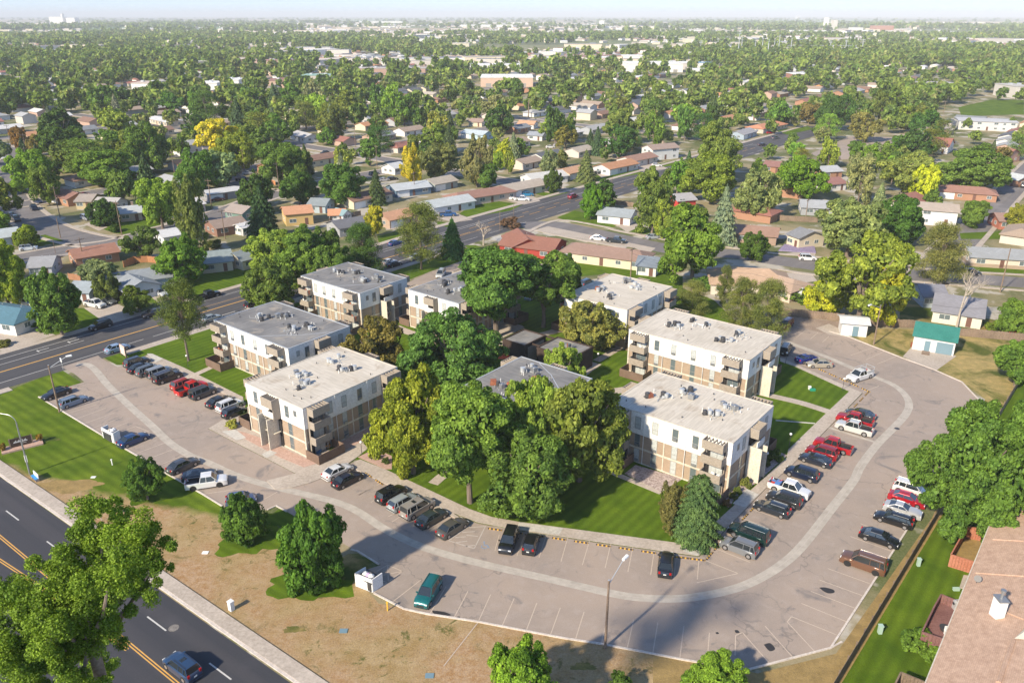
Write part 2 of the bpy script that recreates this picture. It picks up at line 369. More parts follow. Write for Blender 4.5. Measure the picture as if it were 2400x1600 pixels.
def shingle():
    m, n, l, b = newmat('shingles'); p = obj_co(n)
    st = n.new('ShaderNodeMapping'); st.inputs['Scale'].default_value = (.9, 4.5, 4.5); l.new(p, st.inputs['Vector'])
    c = mixc(n, l, ramp(n, l, noise(n, l, st.outputs[0], 1.3, 4, .6), .3, .7), (.68, .66, .64), (1.2, 1.2, 1.2))
    c = mixc(n, l, ramp(n, l, noise(n, l, p, .35, 5), .35, .7), c, (.85, .84, .82))
    c = mixc(n, l, 1.0, c, obj_col(n), 'MULTIPLY'); l.new(c, b.inputs['Base Color']); b.inputs['Roughness'].default_value = .9
    return m
M['shingle'] = shingle()
M['siding'] = surf('house_siding', (.92, .92, .92), (1, 1, 1), .5, 4, .85, world=False, tint=True)
M['roofm'] = surf('membrane_roof', (.85, .85, .85), (1, 1, 1), .3, 3, .8, world=False, tint=True)
def carpaint():
    m, n, l, b = newmat('car_paint'); l.new(obj_col(n), b.inputs['Base Color']); b.inputs['Roughness'].default_value = .28; b.inputs['Metallic'].default_value = .25
    b.inputs['Coat Weight'].default_value = .8; b.inputs['Coat Roughness'].default_value = .06
    return m
M['paint'] = carpaint()
M['cglass'] = flat('car_glass', (.018, .024, .028), .04, 0, 1.0)
M['rim'] = flat('alloy_rim', (.45, .45, .46), .3, .7)
M['tail'] = flat('tail_light', (.40, .012, .012), .2); M['head'] = flat('head_light', (.75, .77, .78), .1)
M['trim'] = flat('black_trim', (.025, .025, .027), .6); M['chrome'] = flat('chrome', (.6, .6, .6), .15, .9); M['plate'] = flat('licence_plate', (.6, .62, .6), .5)
def leafmat(name, tr=.25):
    m = bpy.data.materials.new(name); m.use_nodes = True; n = m.node_tree.nodes; l = m.node_tree.links; n.remove(n['Principled BSDF'])
    out = n['Material Output']; p = geo_pos(n); g = n.new('ShaderNodeNewGeometry')
    base = obj_col(n)
    c = mixc(n, l, ramp(n, l, noise(n, l, p, .35, 3), .35, .65), (1.15, 1.22, .95), (2.25, 2.05, 1.35)); c = mixc(n, l, 1.0, base, c, 'MULTIPLY')
    lr = g.outputs['Random Per Island']
    c = mixc(n, l, 1.0, c, mixc(n, l, lr, (.50, .54, .50), (1.62, 1.55, 1.40)), 'MULTIPLY')
    d = n.new('ShaderNodeBsdfDiffuse'); t = n.new('ShaderNodeBsdfTranslucent'); mx = n.new('ShaderNodeMixShader'); mx.inputs[0].default_value = tr
    gl = n.new('ShaderNodeBsdfGlossy'); gl.inputs['Roughness'].default_value = .5; gl.inputs['Color'].default_value = (.9, .95, .9, 1); m2 = n.new('ShaderNodeMixShader'); m2.inputs[0].default_value = .008
    l.new(c, d.inputs[0]); l.new(mixc(n, l, 1.0, c, (1.5, 1.45, .6), 'MULTIPLY'), t.inputs[0]); l.new(d.outputs[0], mx.inputs[1]); l.new(t.outputs[0], mx.inputs[2])
    l.new(mx.outputs[0], m2.inputs[1]); l.new(gl.outputs[0], m2.inputs[2]); l.new(m2.outputs[0], out.inputs[0])
    return m
M['leaf'] = leafmat('leaves'); M['needle'] = leafmat('needles', .1)
M['bark'] = surf('bark', (.12, .09, .07), (.26, .21, .17), 1.2, 8, .95, world=False)
M['paleb'] = surf('pale_bark', (.34, .28, .22), (.48, .42, .35), 1.2, 8, .95, world=False)
# ================================================================== SETTING
mb = MB()
Y = [-200, 60, 120, 200, 400, 800, 1600, 3200, 8000, 30000]
for i in range(len(Y) - 1):
    mb.face([(-max(600, Y[i + 1] * 1.3), Y[i], 0), (max(600, Y[i + 1] * 1.3), Y[i], 0), (max(600, Y[i + 1] * 1.3), Y[i + 1], 0), (-max(600, Y[i + 1] * 1.3), Y[i + 1], 0)])
struct(mb.build('ground', M['ground']), 'flat town ground of yards and dry earth stretching to the horizon', 'ground')
def sheet(name, pts, z, mat, label, cat):
    return struct(MB().sheet(pts, z).build(name, mat), label, cat)
def slab(name, pts, z1, mat, label, cat, z0=-.02):
    return struct(MB().prism(pts, z0, z1).build(name, mat), label, cat)

# --- street A (runs up to the right behind the complex) and street B (arterial at the bottom left)
AD = (math.cos(AANG), math.sin(AANG)); AN = (-AD[1], AD[0]); A0 = (-75.9, 160.0)
def SA(s, o): return (A0[0] + AD[0] * s + AN[0] * o, A0[1] + AD[1] * s + AN[1] * o)
BD = (math.cos(BANG), math.sin(BANG)); BN = (-BD[1], BD[0]); B0 = (-42.3, 78.4)
def SB(s, o): return (B0[0] + BD[0] * s + BN[0] * o, B0[1] + BD[1] * s + BN[1] * o)
sheet('main_street', [SA(-140, -8.2), SA(-40, -7.6), SA(20, -8.2), SA(90, -8.2), SA(130, -6.5), SA(420, -7.5), SA(420, 11.5), SA(200, 12.5), SA(100, 12.6), SA(40, 9.7), SA(-40, 9.3), SA(-140, 9.3)], .012, M['roadA'], 'dark asphalt street running diagonally behind the apartments', 'road')
sheet('arterial_road', [SB(-90, -1.9), SB(90, -2.2), SB(90, -24), SB(-90, -24)], .012, M['roadB'], 'wide fresh black arterial road in the lower left corner', 'road')
mk = MB()
def line(mb, p, q, w, z=.02): strip_mb(mb, [p, q], w, z)
for o, s0, s1 in ((7.3, -80, 330), (4.4, -80, -14), (-4.5, -80, -6), (-4.6, -4, 88), (6.2, 70, 120)):
    line(mk, SA(s0, o - .01 * s0 * (o == 6.2)), SA(s1, o), .16)
line(mk, SA(2, -4.5), SA(88, -4.7), .16, .022)
for s in (14, 20, 26, 32): line(mk, SA(s, -6.0), SA(s + 3, -6.0), .14)
for s in range(92, 320, 12): line(mk, SA(s, -4.4), SA(s + 7, -4.4), .14)
for o in range(6): line(mk, SA(100 + o * .9, -13.5), SA(100.2 + o * .9, -8.5), .45)
# turn arrow marks
for s0 in (-22.5, -16.5):
    line(mk, SA(s0, 5.9), SA(s0 + 2.2, 5.9), .22, .024); line(mk, SA(s0 + .1, 6.4), SA(s0 + .1, 5.3), .3, .026)
mk.build('white_markings', M['white_l']); struct(bpy.data.objects['white_markings'], 'white lane lines and arrows painted on the diagonal street', 'road marking')
mk = MB(); line(mk, SA(-80, .9), SA(88, .2), .32); line(mk, SA(88, .2), SA(120, 1.0), .14)
for s in range(96, 320, 9): line(mk, SA(s, 1.2), SA(s + 6, 1.2), .22); line(mk, SA(s, 4.2), SA(s + 3.4, 4.2), .18)
line(mk, SA(6, 3.4), SA(60, 3.0), .12)
struct(mk.build('yellow_markings', M['yellow_l']), 'yellow centre line painted on the diagonal street', 'road marking')
mk = MB()
for s in (-39.2, -28.5, -17.1, -5.5, 6.0, 17.6, 29.2): line(mk, SB(s, -5.35), SB(s + 3.7, -5.35), .17)
struct(mk.build('lane_dashes', M['white_l']), 'white dashed lane line on the black arterial road', 'road marking')
mk = MB()
for dx in (0, .28):
    strip_mb(mk, [SB(-60, -7.9 - dx), SB(-23, -8.3 - dx), SB(60, -9.2 - dx)], .13, .02)
    strip_mb(mk, [SB(-60, -13.2 - dx), SB(-30, -11.3 - dx), SB(-10, -9.95 - dx), SB(9, -9.25 - dx)], .13, .024)
struct(mk.build('double_yellow_lines', M['yellow_l']), 'double yellow centre lines merging on the black arterial road', 'road marking')
slab('sidewalk_arterial', [SB(-90, .1), SB(90, .1), SB(90, -1.55), SB(-90, -1.55)], .14, M['conc'], 'long pale concrete sidewalk beside the black arterial road', 'sidewalk')
slab('arterial_kerb', [SB(-90, -1.56), SB(90, -1.56), SB(90, -1.9), SB(-90, -1.9)], .10, M['kerb'], 'concrete kerb and gutter of the arterial road', 'kerb')
slab('sidewalk_street_far', [SA(-140, 9.3), SA(-40, 9.3), SA(40, 9.7), SA(100, 12.6), SA(200, 12.5), SA(420, 11.5), SA(420, 13.7), SA(200, 14.7), SA(100, 14.8), SA(40, 11.6), SA(-40, 11.2), SA(-140, 11.2)], .12, M['conc'], 'pale sidewalk on the far side of the diagonal street', 'sidewalk')
slab('sidewalk_street_near', [SA(-33, -7.7), SA(-95, -7.8), SA(-95, -9.6), SA(-33, -9.6)], .12, M['conc'], 'pale sidewalk left of the parking lot entrance', 'sidewalk')
slab('sidewalk_street_near', [SA(-12, -7.9), SA(88, -8.2), SA(88, -10.1), SA(-12, -10.1)], .12, M['conc'], 'pale sidewalk along the diagonal street beside the apartments', 'sidewalk')
# --- side street to the right and residential streets
def road(name, pts, w, label, z=.016, sw=True, mat=None, n=5):
    pts = smooth_line(pts, n)
    mb = MB(); strip_mb(mb, pts, w, z); struct(mb.build(name, mat or M['road2']), label, 'road')
    if sw:
        mb = MB()
        for s in (1, -1): kerb_mb(mb, offset_line(pts, s * (w / 2 + .75)), 1.5, .12, -.02)
        struct(mb.build('sidewalk', M['conc']), 'pale sidewalks along the ' + label, 'sidewalk')
    return pts
ROADS = []
ROADS.append((road('side_street', [SA(118, -6.5)] + QL('b', [(1400, 505), (1600, 540), (1900, 605), (2230, 672)]) + QL('c', [(300, 695), (650, 745), (1000, 790), (1500, 835), (2281, 890), (2600, 915)]), 9.0, 'grey side street curving right behind the white roofed apartments', sw=False), 9.0))
mb = MB(); kerb_mb(mb, smooth_line(QL('b', [(1300, 540), (1500, 585), (1900, 660)])), 1.5, .12); kerb_mb(mb, smooth_line([SA(112, -13)] + QL('b', [(1450, 475), (1760, 520), (1850, 545), (2281, 625)])), 1.5, .12)
kerb_mb(mb, smooth_line(QL('c', [(220, 640), (560, 690), (900, 720), (1500, 790), (2281, 840)])), 1.3, .12); kerb_mb(mb, smooth_line(QL('c', [(640, 800), (900, 840), (1500, 880), (2281, 945)])), 1.3, .12)
struct(mb.build('sidewalk', M['conc']), 'pale sidewalks along the grey side street on the right', 'sidewalk')
ROADS.append((road('back_street', QL('F', [(-40, 330), (30, 352), (18, 400), (22, 450), (60, 495), (120, 530), (200, 552), (262, 560)]), 10.5, 'winding grey street at the left edge'), 10.5))
ROADS.append((road('back_street', QL('F', [(-60, 610), (40, 595), (130, 578), (262, 560), (350, 535), (440, 512), (520, 485), (620, 450), (720, 425), (850, 400), (1000, 375)]), 9.0, 'grey residential street behind the first row of houses', .018), 9.0))
ROADS.append((road('back_street', QL('F', [(480, 330), (500, 365), (530, 405), (570, 430), (640, 448)]), 7.5, 'narrow street with parked cars between the trees', .014), 7.5))
for k, (o, s0, s1) in enumerate(((150, 20, 900), (235, -100, 1100), (330, -150, 1200), (-120, 130, 900), (-215, 170, 1000))):
    ROADS.append((road('back_street', [SA(s0, o), SA((s0 + s1) / 2, o + 5), SA(s1, o)], 9.0, ['grey street seen between trees ' + t for t in ('in the middle left', 'farther left', 'far left', 'on the right', 'farther right')][k], .014), 9.0))
for k, s in enumerate((170, 330, 520)):
    ROADS.append((road('back_street', [SA(s, 16), SA(s + 10, 200), SA(s, 420)], 8.5, 'cross street number among far houses'.replace('number ', ('near the yellow tree ', 'deep ', 'very deep ')[k]), .010), 8.5))
ROADS.append(([SA(-150, 1), SA(420, 1)], 20.0))
# --- parking lot
sheet('parking_lot', QL('d', [(560, 235), (900, 130), (940, 160), (1080, 235), (1300, 165), (1660, 300), (2260, 560)]) + QL('p', [(560, 960), (50, 1230)]) + QL('m', [(755, 20), (1575, 442), (1830, 480), (2110, 330)])
      + QL('n', [(780, 15), (960, 80), (1240, 130)]) + QL('o', [(0, 575), (715, 675), (1180, 200)]) + QL('j', [(300, 1450), (870, 870), (120, 545), (60, 400), (100, 300), (215, 240), (560, 300), (740, 350), (1220, 540), (1520, 650), (1780, 765), (1985, 980), (1750, 1300), (1500, 1568)])
      + QL('o', [(2300, 300), (2230, 400), (1980, 790), (1640, 1315), (1050, 1470), (620, 1400), (20, 1285)]) + QL('n', [(1560, 885), (960, 770), (600, 715), (440, 680), (230, 570), (95, 520), (105, 425), (280, 370)])
      + QL('m', [(2350, 1290), (2110, 1145), (1490, 795), (1390, 742), (1310, 780), (900, 770), (885, 745), (700, 632), (330, 420)]) + QL('d', [(1520, 1200), (1060, 935), (355, 510), (640, 412), (775, 372), (680, 295)]),
      .016, M['lot'], 'pinkish grey worn asphalt parking lot wrapping round the apartments', 'parking lot')
sheet('parking_lot', QL('F', [(1640, 690), (1800, 722), (1790, 840), (1450, 640), (1330, 615), (1240, 690), (1120, 680), (1050, 655), (960, 690), (925, 655), (985, 625), (1060, 600), (1200, 600), (1400, 600)]), .013, M['lot'], 'rear parking strip between the white roofed apartments and the houses', 'parking lot')
sheet('parking_lot', QL('v', [(880, 1060), (1150, 940), (1500, 945), (1560, 1000), (1350, 1080), (1000, 1110)]), .03, M['lot'], 'grey school parking lot in the distance on the right', 'parking lot')
kp = [QL('d', [(355, 510), (1060, 935), (1520, 1200)]) + QL('m', [(330, 420), (700, 632), (885, 745)]), QL('m', [(1310, 778), (1390, 742), (1490, 795)]), QL('m', [(2090, 1150), (2150, 1165), (2352, 1290)]),
      QL('n', [(230, 570), (440, 680), (600, 715), (960, 770), (1560, 885)]) + QL('o', [(20, 1285), (620, 1400), (1050, 1470), (1640, 1315), (1980, 790), (2230, 400)]),
      QL('j', [(1985, 980), (1780, 765), (1520, 650), (1220, 540), (740, 350), (560, 300)])]
mb = MB()
for k in kp: kerb_mb(mb, k, .22, .13)
kerb_mb(mb, QL('o', [(1640, 1315), (1720, 1270)]), .2, .1)
struct(mb.build('lot_kerb', M['kerb']), 'thin pale concrete kerb around the outside of the parking lot', 'kerb')
# lawns and verges
sheet('verge', [SB(-58, .1), SB(90, .1)] + QL('F', [(1900, 1640), (1990, 1568)]) + QL('F', [(2200, 1195), (2150, 1230), (1920, 1500), (1740, 1545), (1400, 1480), (870, 1385), (830, 1340), (640, 1210), (590, 1170), (390, 1060), (88, 910), (190, 880), (140, 848)]) + [SA(-36, -9.6), SA(-60, -9.6)], .004, M['verge'], 'grass verge beside the arterial road, green at left and dried out to the right', 'grass')
sheet('lot_strip', QL('F', [(2140, 1190), (1920, 1500), (1740, 1545), (1500, 1500), (1500, 1700), (1900, 1640), (2352, 860), (2352, 830), (2270, 900)]), .0055, M['dryg'], 'strip of dry yellow grass between the parking lot kerb and the fence', 'grass')
sheet('back_yard', QL('F', [(1985, 795), (2080, 830), (2150, 850), (2240, 900), (2300, 945), (2380, 830), (2420, 760), (2020, 755), (1960, 770)]), .0075, M['yard'], 'patchy grass and weeds round the green roofed garage', 'grass')
sheet('townhouse_lawn', QL('F', [(1890, 1640), (2160, 1190), (2360, 840), (2700, 900), (2700, 1700)]), .008, M['lawn2'], 'striped green lawn between the fence and the townhouse', 'grass')
LC = 'grass'
sheet('lawn', QL('a', [(690, 1390), (900, 1310), (1360, 1180), (1700, 1075), (1900, 1030), (1600, 1500), (1420, 1500), (1240, 1460), (980, 1370), (840, 1440), (780, 1440)]), .006, M['lawn'], 'mown lawn around the tall pine beside the parked cars', LC)
sheet('lawn', QL('b', [(310, 810), (420, 760), (560, 700), (800, 640), (900, 640), (1050, 700), (900, 900), (640, 800), (480, 860), (430, 880)]), .007, M['lawn'], 'green lawn under the big pine beside the diagonal street', LC)
for nm, P in (('lawn on the far side of the street behind the left driveways', [(820, 990), (900, 860), (1200, 870), (1380, 810), (1700, 790), (1700, 900), (1380, 960), (1090, 1040)]),
              ('lawn and low trees beside the street at the far left', [(300, 1250), (180, 1180), (440, 1060), (640, 1060), (720, 1120), (660, 1180)]),
              ('front lawn of the chimney house behind the hedge ball', [(600, 500), (1000, 460), (1100, 500), (860, 570), (760, 560)]),
              ('corner lawn with the round bush', [(80, 620), (300, 570), (430, 610), (250, 650)])):
    sheet('lawn', QL('a', P), .02, M['lawn'], nm, LC)
for nm, P in (('bright front lawn beside the blue pickup', [(790, 430), (900, 355), (1000, 340), (1210, 370), (1130, 410), (860, 455)]), ('lawn under the bushy dark tree across the street', [(1270, 290), (1400, 270), (1520, 288), (1390, 322)]),
              ('corner lawn round the small bright tree at the side street', [(1440, 455), (1560, 410), (1700, 440), (1840, 515), (1780, 532), (1540, 490)]), ('small lawn behind the corner lawn', [(1925, 550), (1990, 520), (2140, 550), (2100, 578)]),
              ('lawn behind the beige ranch house', [(1560, 740), (1900, 790), (2010, 770), (2281, 850), (2281, 950), (1780, 830), (1600, 850)]), ('small dry lawn below the orange carport house', [(240, 580), (390, 545), (400, 600), (250, 625)]),
              ('lawn strip beside the orange roofed row', [(1640, 190), (1980, 130), (2010, 160), (1690, 225)]), ('lawn strip in front of the far brown roofed house', [(2060, 110), (2281, 60), (2281, 100), (2140, 120)]), ('narrow lawn below the light grey house', [(640, 480), (780, 500), (700, 520), (640, 500)])):
    sheet('lawn', QL('b', P), .02, M['lawn'], nm, LC)
for nm, P in (('lawn of the long grey roofed house on the right', [(1900, 740), (2281, 800), (2281, 845), (1920, 810)]), ('back lawn beyond the long grey roofed house', [(1850, 560), (2281, 540), (2281, 600), (1860, 600)]), ('lawn behind the small brown roofed house', [(280, 600), (400, 570), (420, 640), (300, 650)]), ('weedy yard of the grey house beside the bare tree', [(1450, 1020), (2200, 1160), (2200, 1240), (1450, 1160)])):
    sheet('lawn', QL('c', P), .02, M['patchy'] if 'weedy' in nm else M['lawn'], nm, LC)
sheet('lawn', QL('v', [(1900, 740), (2120, 690), (2352, 690), (2352, 790), (1920, 800)]), .02, M['lawn'], 'bright park lawn in the distance at the right edge', LC)
sheet('lawn', QL('v', [(640, 900), (860, 870), (900, 890), (720, 930)]), .02, M['lawn'], 'far lawn in front of the orange roofed house', LC)
# island the apartments stand on: grass base, kerb height
ISL = QL('d', [(1350, 120), (1640, 300), (2260, 560)]) + QL('p', [(560, 960), (50, 1230)]) + QL('m', [(755, 20), (1575, 442), (1830, 400), (2130, 300)]) + QL('n', [(780, 5), (960, 75), (1240, 128)]) + QL('o', [(0, 572), (712, 672), (1180, 195)]) \
    + QL('j', [(295, 1450), (865, 868), (120, 548), (0, 500)]) + QL('F', [(1640, 690), (1450, 620), (1270, 690), (1080, 670), (940, 700), (900, 650)]) + [SA(25, -10.1), SA(-12, -10.1)]
slab('lawn_island', ISL, .10, M['lawn2'], 'raised green lawn island the apartment blocks stand on', LC)
def walk(pts, w, label, z=.14, c='F', sm=True, mat='conc'):
    p = QL(c, pts) if c else pts
    if sm and len(p) > 2: p = smooth_line(p, 4)
    mb = MB(); kerb_mb(mb, p, w, z, -.02); struct(mb.build('walkway', M[mat]), label, 'walkway')
slab('sidewalk_front', QL('h', [(1290, 520), (1350, 500), (1600, 600), (2352, 955)]) + QL('n', [(1060, 38), (1250, 72), (2352, 218)]) + QL('o', [(650, 598), (1110, 180), (1330, -20)]) + QL('j', [(185, 1390), (565, 1025), (745, 855), (245, 625), (110, 578), (110, 545), (865, 868), (200, 1550)])
     + QL('o', [(1180, 198), (712, 672), (0, 572)]) + QL('n', [(1240, 128), (960, 75), (780, 5)]) + QL('h', [(2352, 1100), (1290, 580)]), .135, M['conc'], 'pale sidewalk following the inner edge of the parking lot', 'sidewalk')
slab('sidewalk_left', QL('d', [(1380, 115), (1440, 135), (1690, 245), (2235, 515), (2235, 560), (1640, 300), (1290, 170)]), .135, M['conc'], 'pale sidewalk in front of the left row of parked cars', 'sidewalk')
slab('apron', QL('m', [(1575, 440), (1640, 400), (2130, 130), (2352, 40), (2352, 120), (2160, 280), (1990, 400), (1830, 478), (1700, 530), (1540, 572), (1380, 590), (1300, 508)]), .125, M['conc'], 'wide concrete walkway flaring into the lot beside the front corner block', 'walkway')
slab('corner_paving', QL('m', [(755, 20), (1575, 442), (1700, 400), (2000, 260), (1640, 150), (1200, -60), (980, -120), (820, -20)]), .12, M['conc'], 'concrete paving round the front corner block', 'walkway')
slab('gravel_bed', QL('m', [(1100, 60), (1250, 110), (1640, 290), (1770, 350), (1650, 385), (1420, 290), (1100, 120), (930, 60), (940, 20)]), .15, M['gravel'], 'pink gravel bed at the foot of the front corner block', 'gravel bed')
slab('gravel_bed', QL('h', [(1170, 300), (1500, 190), (1500, 270), (1200, 420)]), .15, M['gravel'], 'reddish gravel bed beside the patio fence of the front corner block', 'gravel bed')
slab('gravel_bed', QL('h', [(1330, 480), (1490, 400), (1640, 470), (1640, 590), (1580, 590)]), .15, M['gravel'], 'pink gravel bed with small shrubs under the golden tree', 'gravel bed')
slab('gravel_bed', QL('i', [(570, 910), (660, 840), (1050, 950), (900, 1040), (870, 1060)]), .15, M['cobble'], 'bed of mixed grey and pink stones in front of the right block', 'gravel bed')
slab('gravel_bed', QL('i', [(1380, 1060), (1420, 1190), (1480, 1100), (1640, 990), (1900, 760), (1850, 740), (1690, 870)]), .15, M['cobble'], 'stone bed with bushes beside the right block', 'gravel bed')
walk([(420, 880), (870, 1065)], 1.0, 'narrow concrete walk along the stone bed of the right block', c='i')
walk([(995, 1112), (1030, 1085), (1090, 1060)], 1.6, 'short walk crossing the lawn from the front sidewalk', c='F')
walk([(430, 885 - 15), (500, 838), (560, 800)], 1.3, 'short walk from the left sidewalk to the grey roofed block', c='F', sm=False)
walk([(565, 1045), (300, 960), (0, 890), (-160, 850)], 1.7, 'straight walk across the right hand lawns to the white roofed blocks', c='j')
walk([(70, 1122), (430, 1150)], .3, 'thin white edging across the lawn beside the right block', .16, 'j', mat='conc_new')
walk([(800, 690 + 30), (880, 740), (960, 770), (1050, 770), (1150, 790), (1280, 760)], 2.2, 'courtyard walk winding under the tall shade trees', c='F')
walk([(1370, 830), (1440, 790), (1560, 740)], 1.6, 'courtyard walk between the dark brown laundry building and the rear block', c='F', sm=False)
walk([(1370, 835), (1330, 870), (1380, 900), (1470, 890)], 2.2, 'paved court beside the rear patio fence', c='F')
walk([(1500 / 1, 800), (1400, 800)], .3, 'thin edging in the rear court', .13)
slab('court_paving', QL('x', [(20, 1060), (130, 960), (470, 1090), (430, 1200), (280, 1190)]), .16, M['conc'], 'paved court between the two grey roofed rear blocks', 'walkway')
slab('court_paving', QL('g', [(380, 560), (640, 590), (870, 640), (900, 660), (690, 760), (600, 740)]), .15, M['conc'], 'shaded paved court under the multi trunk tree', 'walkway')
mb = MB()
for c, P in (('m', [(880, 50), (1010, 30), (1110, 110), (1020, 135)]), ('m', [(1255, 265), (1330, 225), (1400, 250), (1300, 300)]), ('o', [(950, 305), (1050, 200), (1135, 240), (1040, 330)]), ('o', [(600, 640), (650, 600), (770, 610), (700, 672)]), ('n', [(1230, 125), (1250, 75), (1560, 118), (1530, 165)]), ('d', [(1350, 118), (1400, 118), (1500, 165), (1430, 200)])):
    mb.sheet(QL(c, P), .158)
struct(mb.build('concrete_patches', M['conc_new']), 'newer paler slabs let into the sidewalks', 'sidewalk')
# the curved concrete gutter in the lot
gp = QL('d', [(700, 215), (790, 210), (850, 240), (900, 290), (1000, 410), (1200, 600), (1400, 780), (1560, 930), (1750, 1050)]) + QL('m', [(760, 340), (950, 430), (1150, 500), (1400, 570), (1700, 640), (1950, 705), (2150, 790)]) + QL('n', [(300, 115), (500, 215), (700, 285), (1000, 365), (1400, 455), (1700, 525), (1900, 570)]) \
    + QL('o', [(250, 955), (450, 968), (650, 960), (900, 915), (1100, 845), (1300, 725), (1450, 585), (1650, 330), (1800, 140)]) + QL('j', [(850, 1540), (1000, 1340), (1150, 1190), (1265, 1060), (1295, 960), (1240, 860), (1130, 780), (980, 720), (780, 640), (600, 560), (450, 500), (150, 385), (60, 350)])
gl_ = smooth_line(gp, 5); mb = MB(); strip_mb(mb, gl_, 1.25, .024)
struct(mb.build('valley_gutter', M['gutter']), 'pale concrete gutter strip curving through the parking lot', 'gutter')
mb = MB(); strip_mb(mb, smooth_line(gp, 5), .07, .03); struct(mb.build('gutter_joint', M['pale_l']), 'joint line down the middle of the curved gutter', 'gutter')
mb = MB(); strip_mb(mb, QL('j', [(440, 1150), (620, 1200), (900, 1290), (1030, 1330)]), .55, .02); struct(mb.build('drain_strip', M['gutter']), 'narrow concrete drain strip crossing to the curved gutter', 'gutter')
# stall lines
mk = MB()
for c, L in (('n', [((360, 630), (560, 475)), ((625, 710), (735, 525)), ((790, 745), (890, 555)), ((960, 775), (1050, 578)), ((1130, 800), (1215, 605)), ((1300, 832), (1375, 637)), ((1470, 862), (1540, 670)), ((1647, 890), (1707, 700)), ((1828, 922), (1875, 730)), ((2010, 955), (2055, 755)), ((2190, 990), (2225, 775)),
                    ((230, 562), (430, 415)), ((430, 415), (325, 370)), ((325, 370), (250, 415)), ((325, 370), (332, 495)), ((250, 450), (430, 415)), ((250, 470), (330, 495)),
                    ((1285, 170), (1235, 305)), ((1440, 165), (1390, 320)), ((1592, 180), (1545, 345)), ((1745, 200), (1695, 370)), ((1895, 220), (1855, 392)), ((2050, 245), (2015, 418)), ((2200, 270), (2175, 440)), ((1110, 160), (1080, 270)), ((960, 775), (720, 1080)), ((770, 35), (605, 133)), ((490, -40), (330, 30))]),
             ('o', [((580, 1385), (608, 1160)), ((773, 1400), (788, 1205)), ((968, 1365), (972, 1225)), ((1210, 1420), (1020, 1205)), ((972, 1225), (1020, 1205)), ((1370, 1375), (1180, 1160)), ((1530, 1340), (1335, 1130)), ((1335, 1130), (1365, 1093)), ((1365, 1093), (1680, 1220)), ((1750, 1128), (1435, 1000)), ((1810, 1033), (1500, 915)), ((1862, 945), (1560, 835)), ((1917, 862), (1620, 755)), ((1985, 785), (1690, 680)), ((2060, 632), (1780, 530)), ((2130, 545), (1850, 440)), ((2180, 460), (1920, 370)),
                    ((558, 650), (537, 832)), ((715, 675), (703, 832)), ((750, 695), (990, 790)), ((990, 790), (700, 855)), ((790, 600), (1075, 712)), ((865, 530), (1100, 620)), ((1000, 395), (1180, 462)), ((1065, 330), (1260, 400))]),
             ('d', [((620, 662), (890, 580)), ((700, 712), (970, 612)), ((775, 755), (1050, 655)), ((850, 797), (1120, 697)), ((930, 838), (1190, 738)), ((1170, 980), (1460, 872)), ((1250, 1030), (1530, 925)), ((1370, 1075), (1620, 980)), ((1490, 1125), (1710, 1035)), ((500, 555), (760, 470)), ((1105, 830), (1250, 780)), ((1250, 780), (1370, 830)), ((2000, 620), (1880, 560)), ((1150, 240), (1100, 250)), ((1560, 400), (1480, 370)), ((1900, 590), (2060, 560)), ((1960, 470), (1870, 520))]),
             ('m', [((700, 632), (1075, 575)), ((590, 560), (760, 480)), ((480, 480), (640, 400)), ((1210, 715), (1400, 610)), ((2030, 575), (2250, 465)), ((2160, 640), (2352, 540))]),
             ('h', [((1205, 765), (1420, 655)), ((1330, 825), (1560, 700)), ((1445, 890), (1510, 850)), ((1970, 1150), (2215, 1000)), ((1640, 1070), (1730, 1010))]),
             ('j', [((260, 355), (345, 290)), ((390, 370), (460, 310)), ((500, 400), (560, 345)), ((760, 520), (960, 450)), ((900, 560), (1080, 480)), ((160, 300), (240, 240)), ((1000, 600), (1180, 530)), ((870, 860), (1020, 800))])):
    for a_, b_ in L: line(mk, Q(c, *a_), Q(c, *b_), .11, .028)
struct(mk.build('stall_lines', M['stall_l']), 'faded tan parking stall lines painted on the lot', 'road marking')
mk = MB()
for a_, b_ in (((930, 75), (755, 200)), ((755, 200), (935, 255)), ((935, 255), (1015, 95)), ((900, 108), (1010, 100)), ((850, 142), (940, 135)), ((800, 178), (875, 172)), ((800, 213), (885, 203)), ((870, 240), (945, 232)), ((880, 160), (960, 170))): line(mk, Q('n', *a_), Q('n', *b_), .15, .032)
struct(mk.build('hatched_bay', M['pale_l']), 'white hatched no parking bay beside the blue wheelchair mark', 'road marking')
mk = MB(); c0 = Q('n', 1008, 238)
for a_ in range(8):
    t0, t1 = a_ * math.pi / 5, (a_ + 1) * math.pi / 5; line(mk, (c0[0] + .42 * math.cos(t0 + 2.6), c0[1] - .1 + .42 * math.sin(t0 + 2.6)), (c0[0] + .42 * math.cos(t1 + 2.6), c0[1] - .1 + .42 * math.sin(t1 + 2.6)), .1, .032)
line(mk, (c0[0] - .1, c0[1] + .7), (c0[0] - .05, c0[1] + .1), .1, .034); line(mk, (c0[0] - .05, c0[1] + .1), (c0[0] + .4, c0[1] + .05), .1, .036); line(mk, (c0[0] + .4, c0[1] + .05), (c0[0] + .6, c0[1] - .45), .1, .034); mk.tube((c0[0] - .1, c0[1] + .85, .03), (c0[0] - .1, c0[1] + .85, .036), .12)
struct(mk.build('wheelchair_symbol', M['blue_l']), 'faded blue wheelchair symbol painted in a parking stall', 'road marking')
mk = MB()
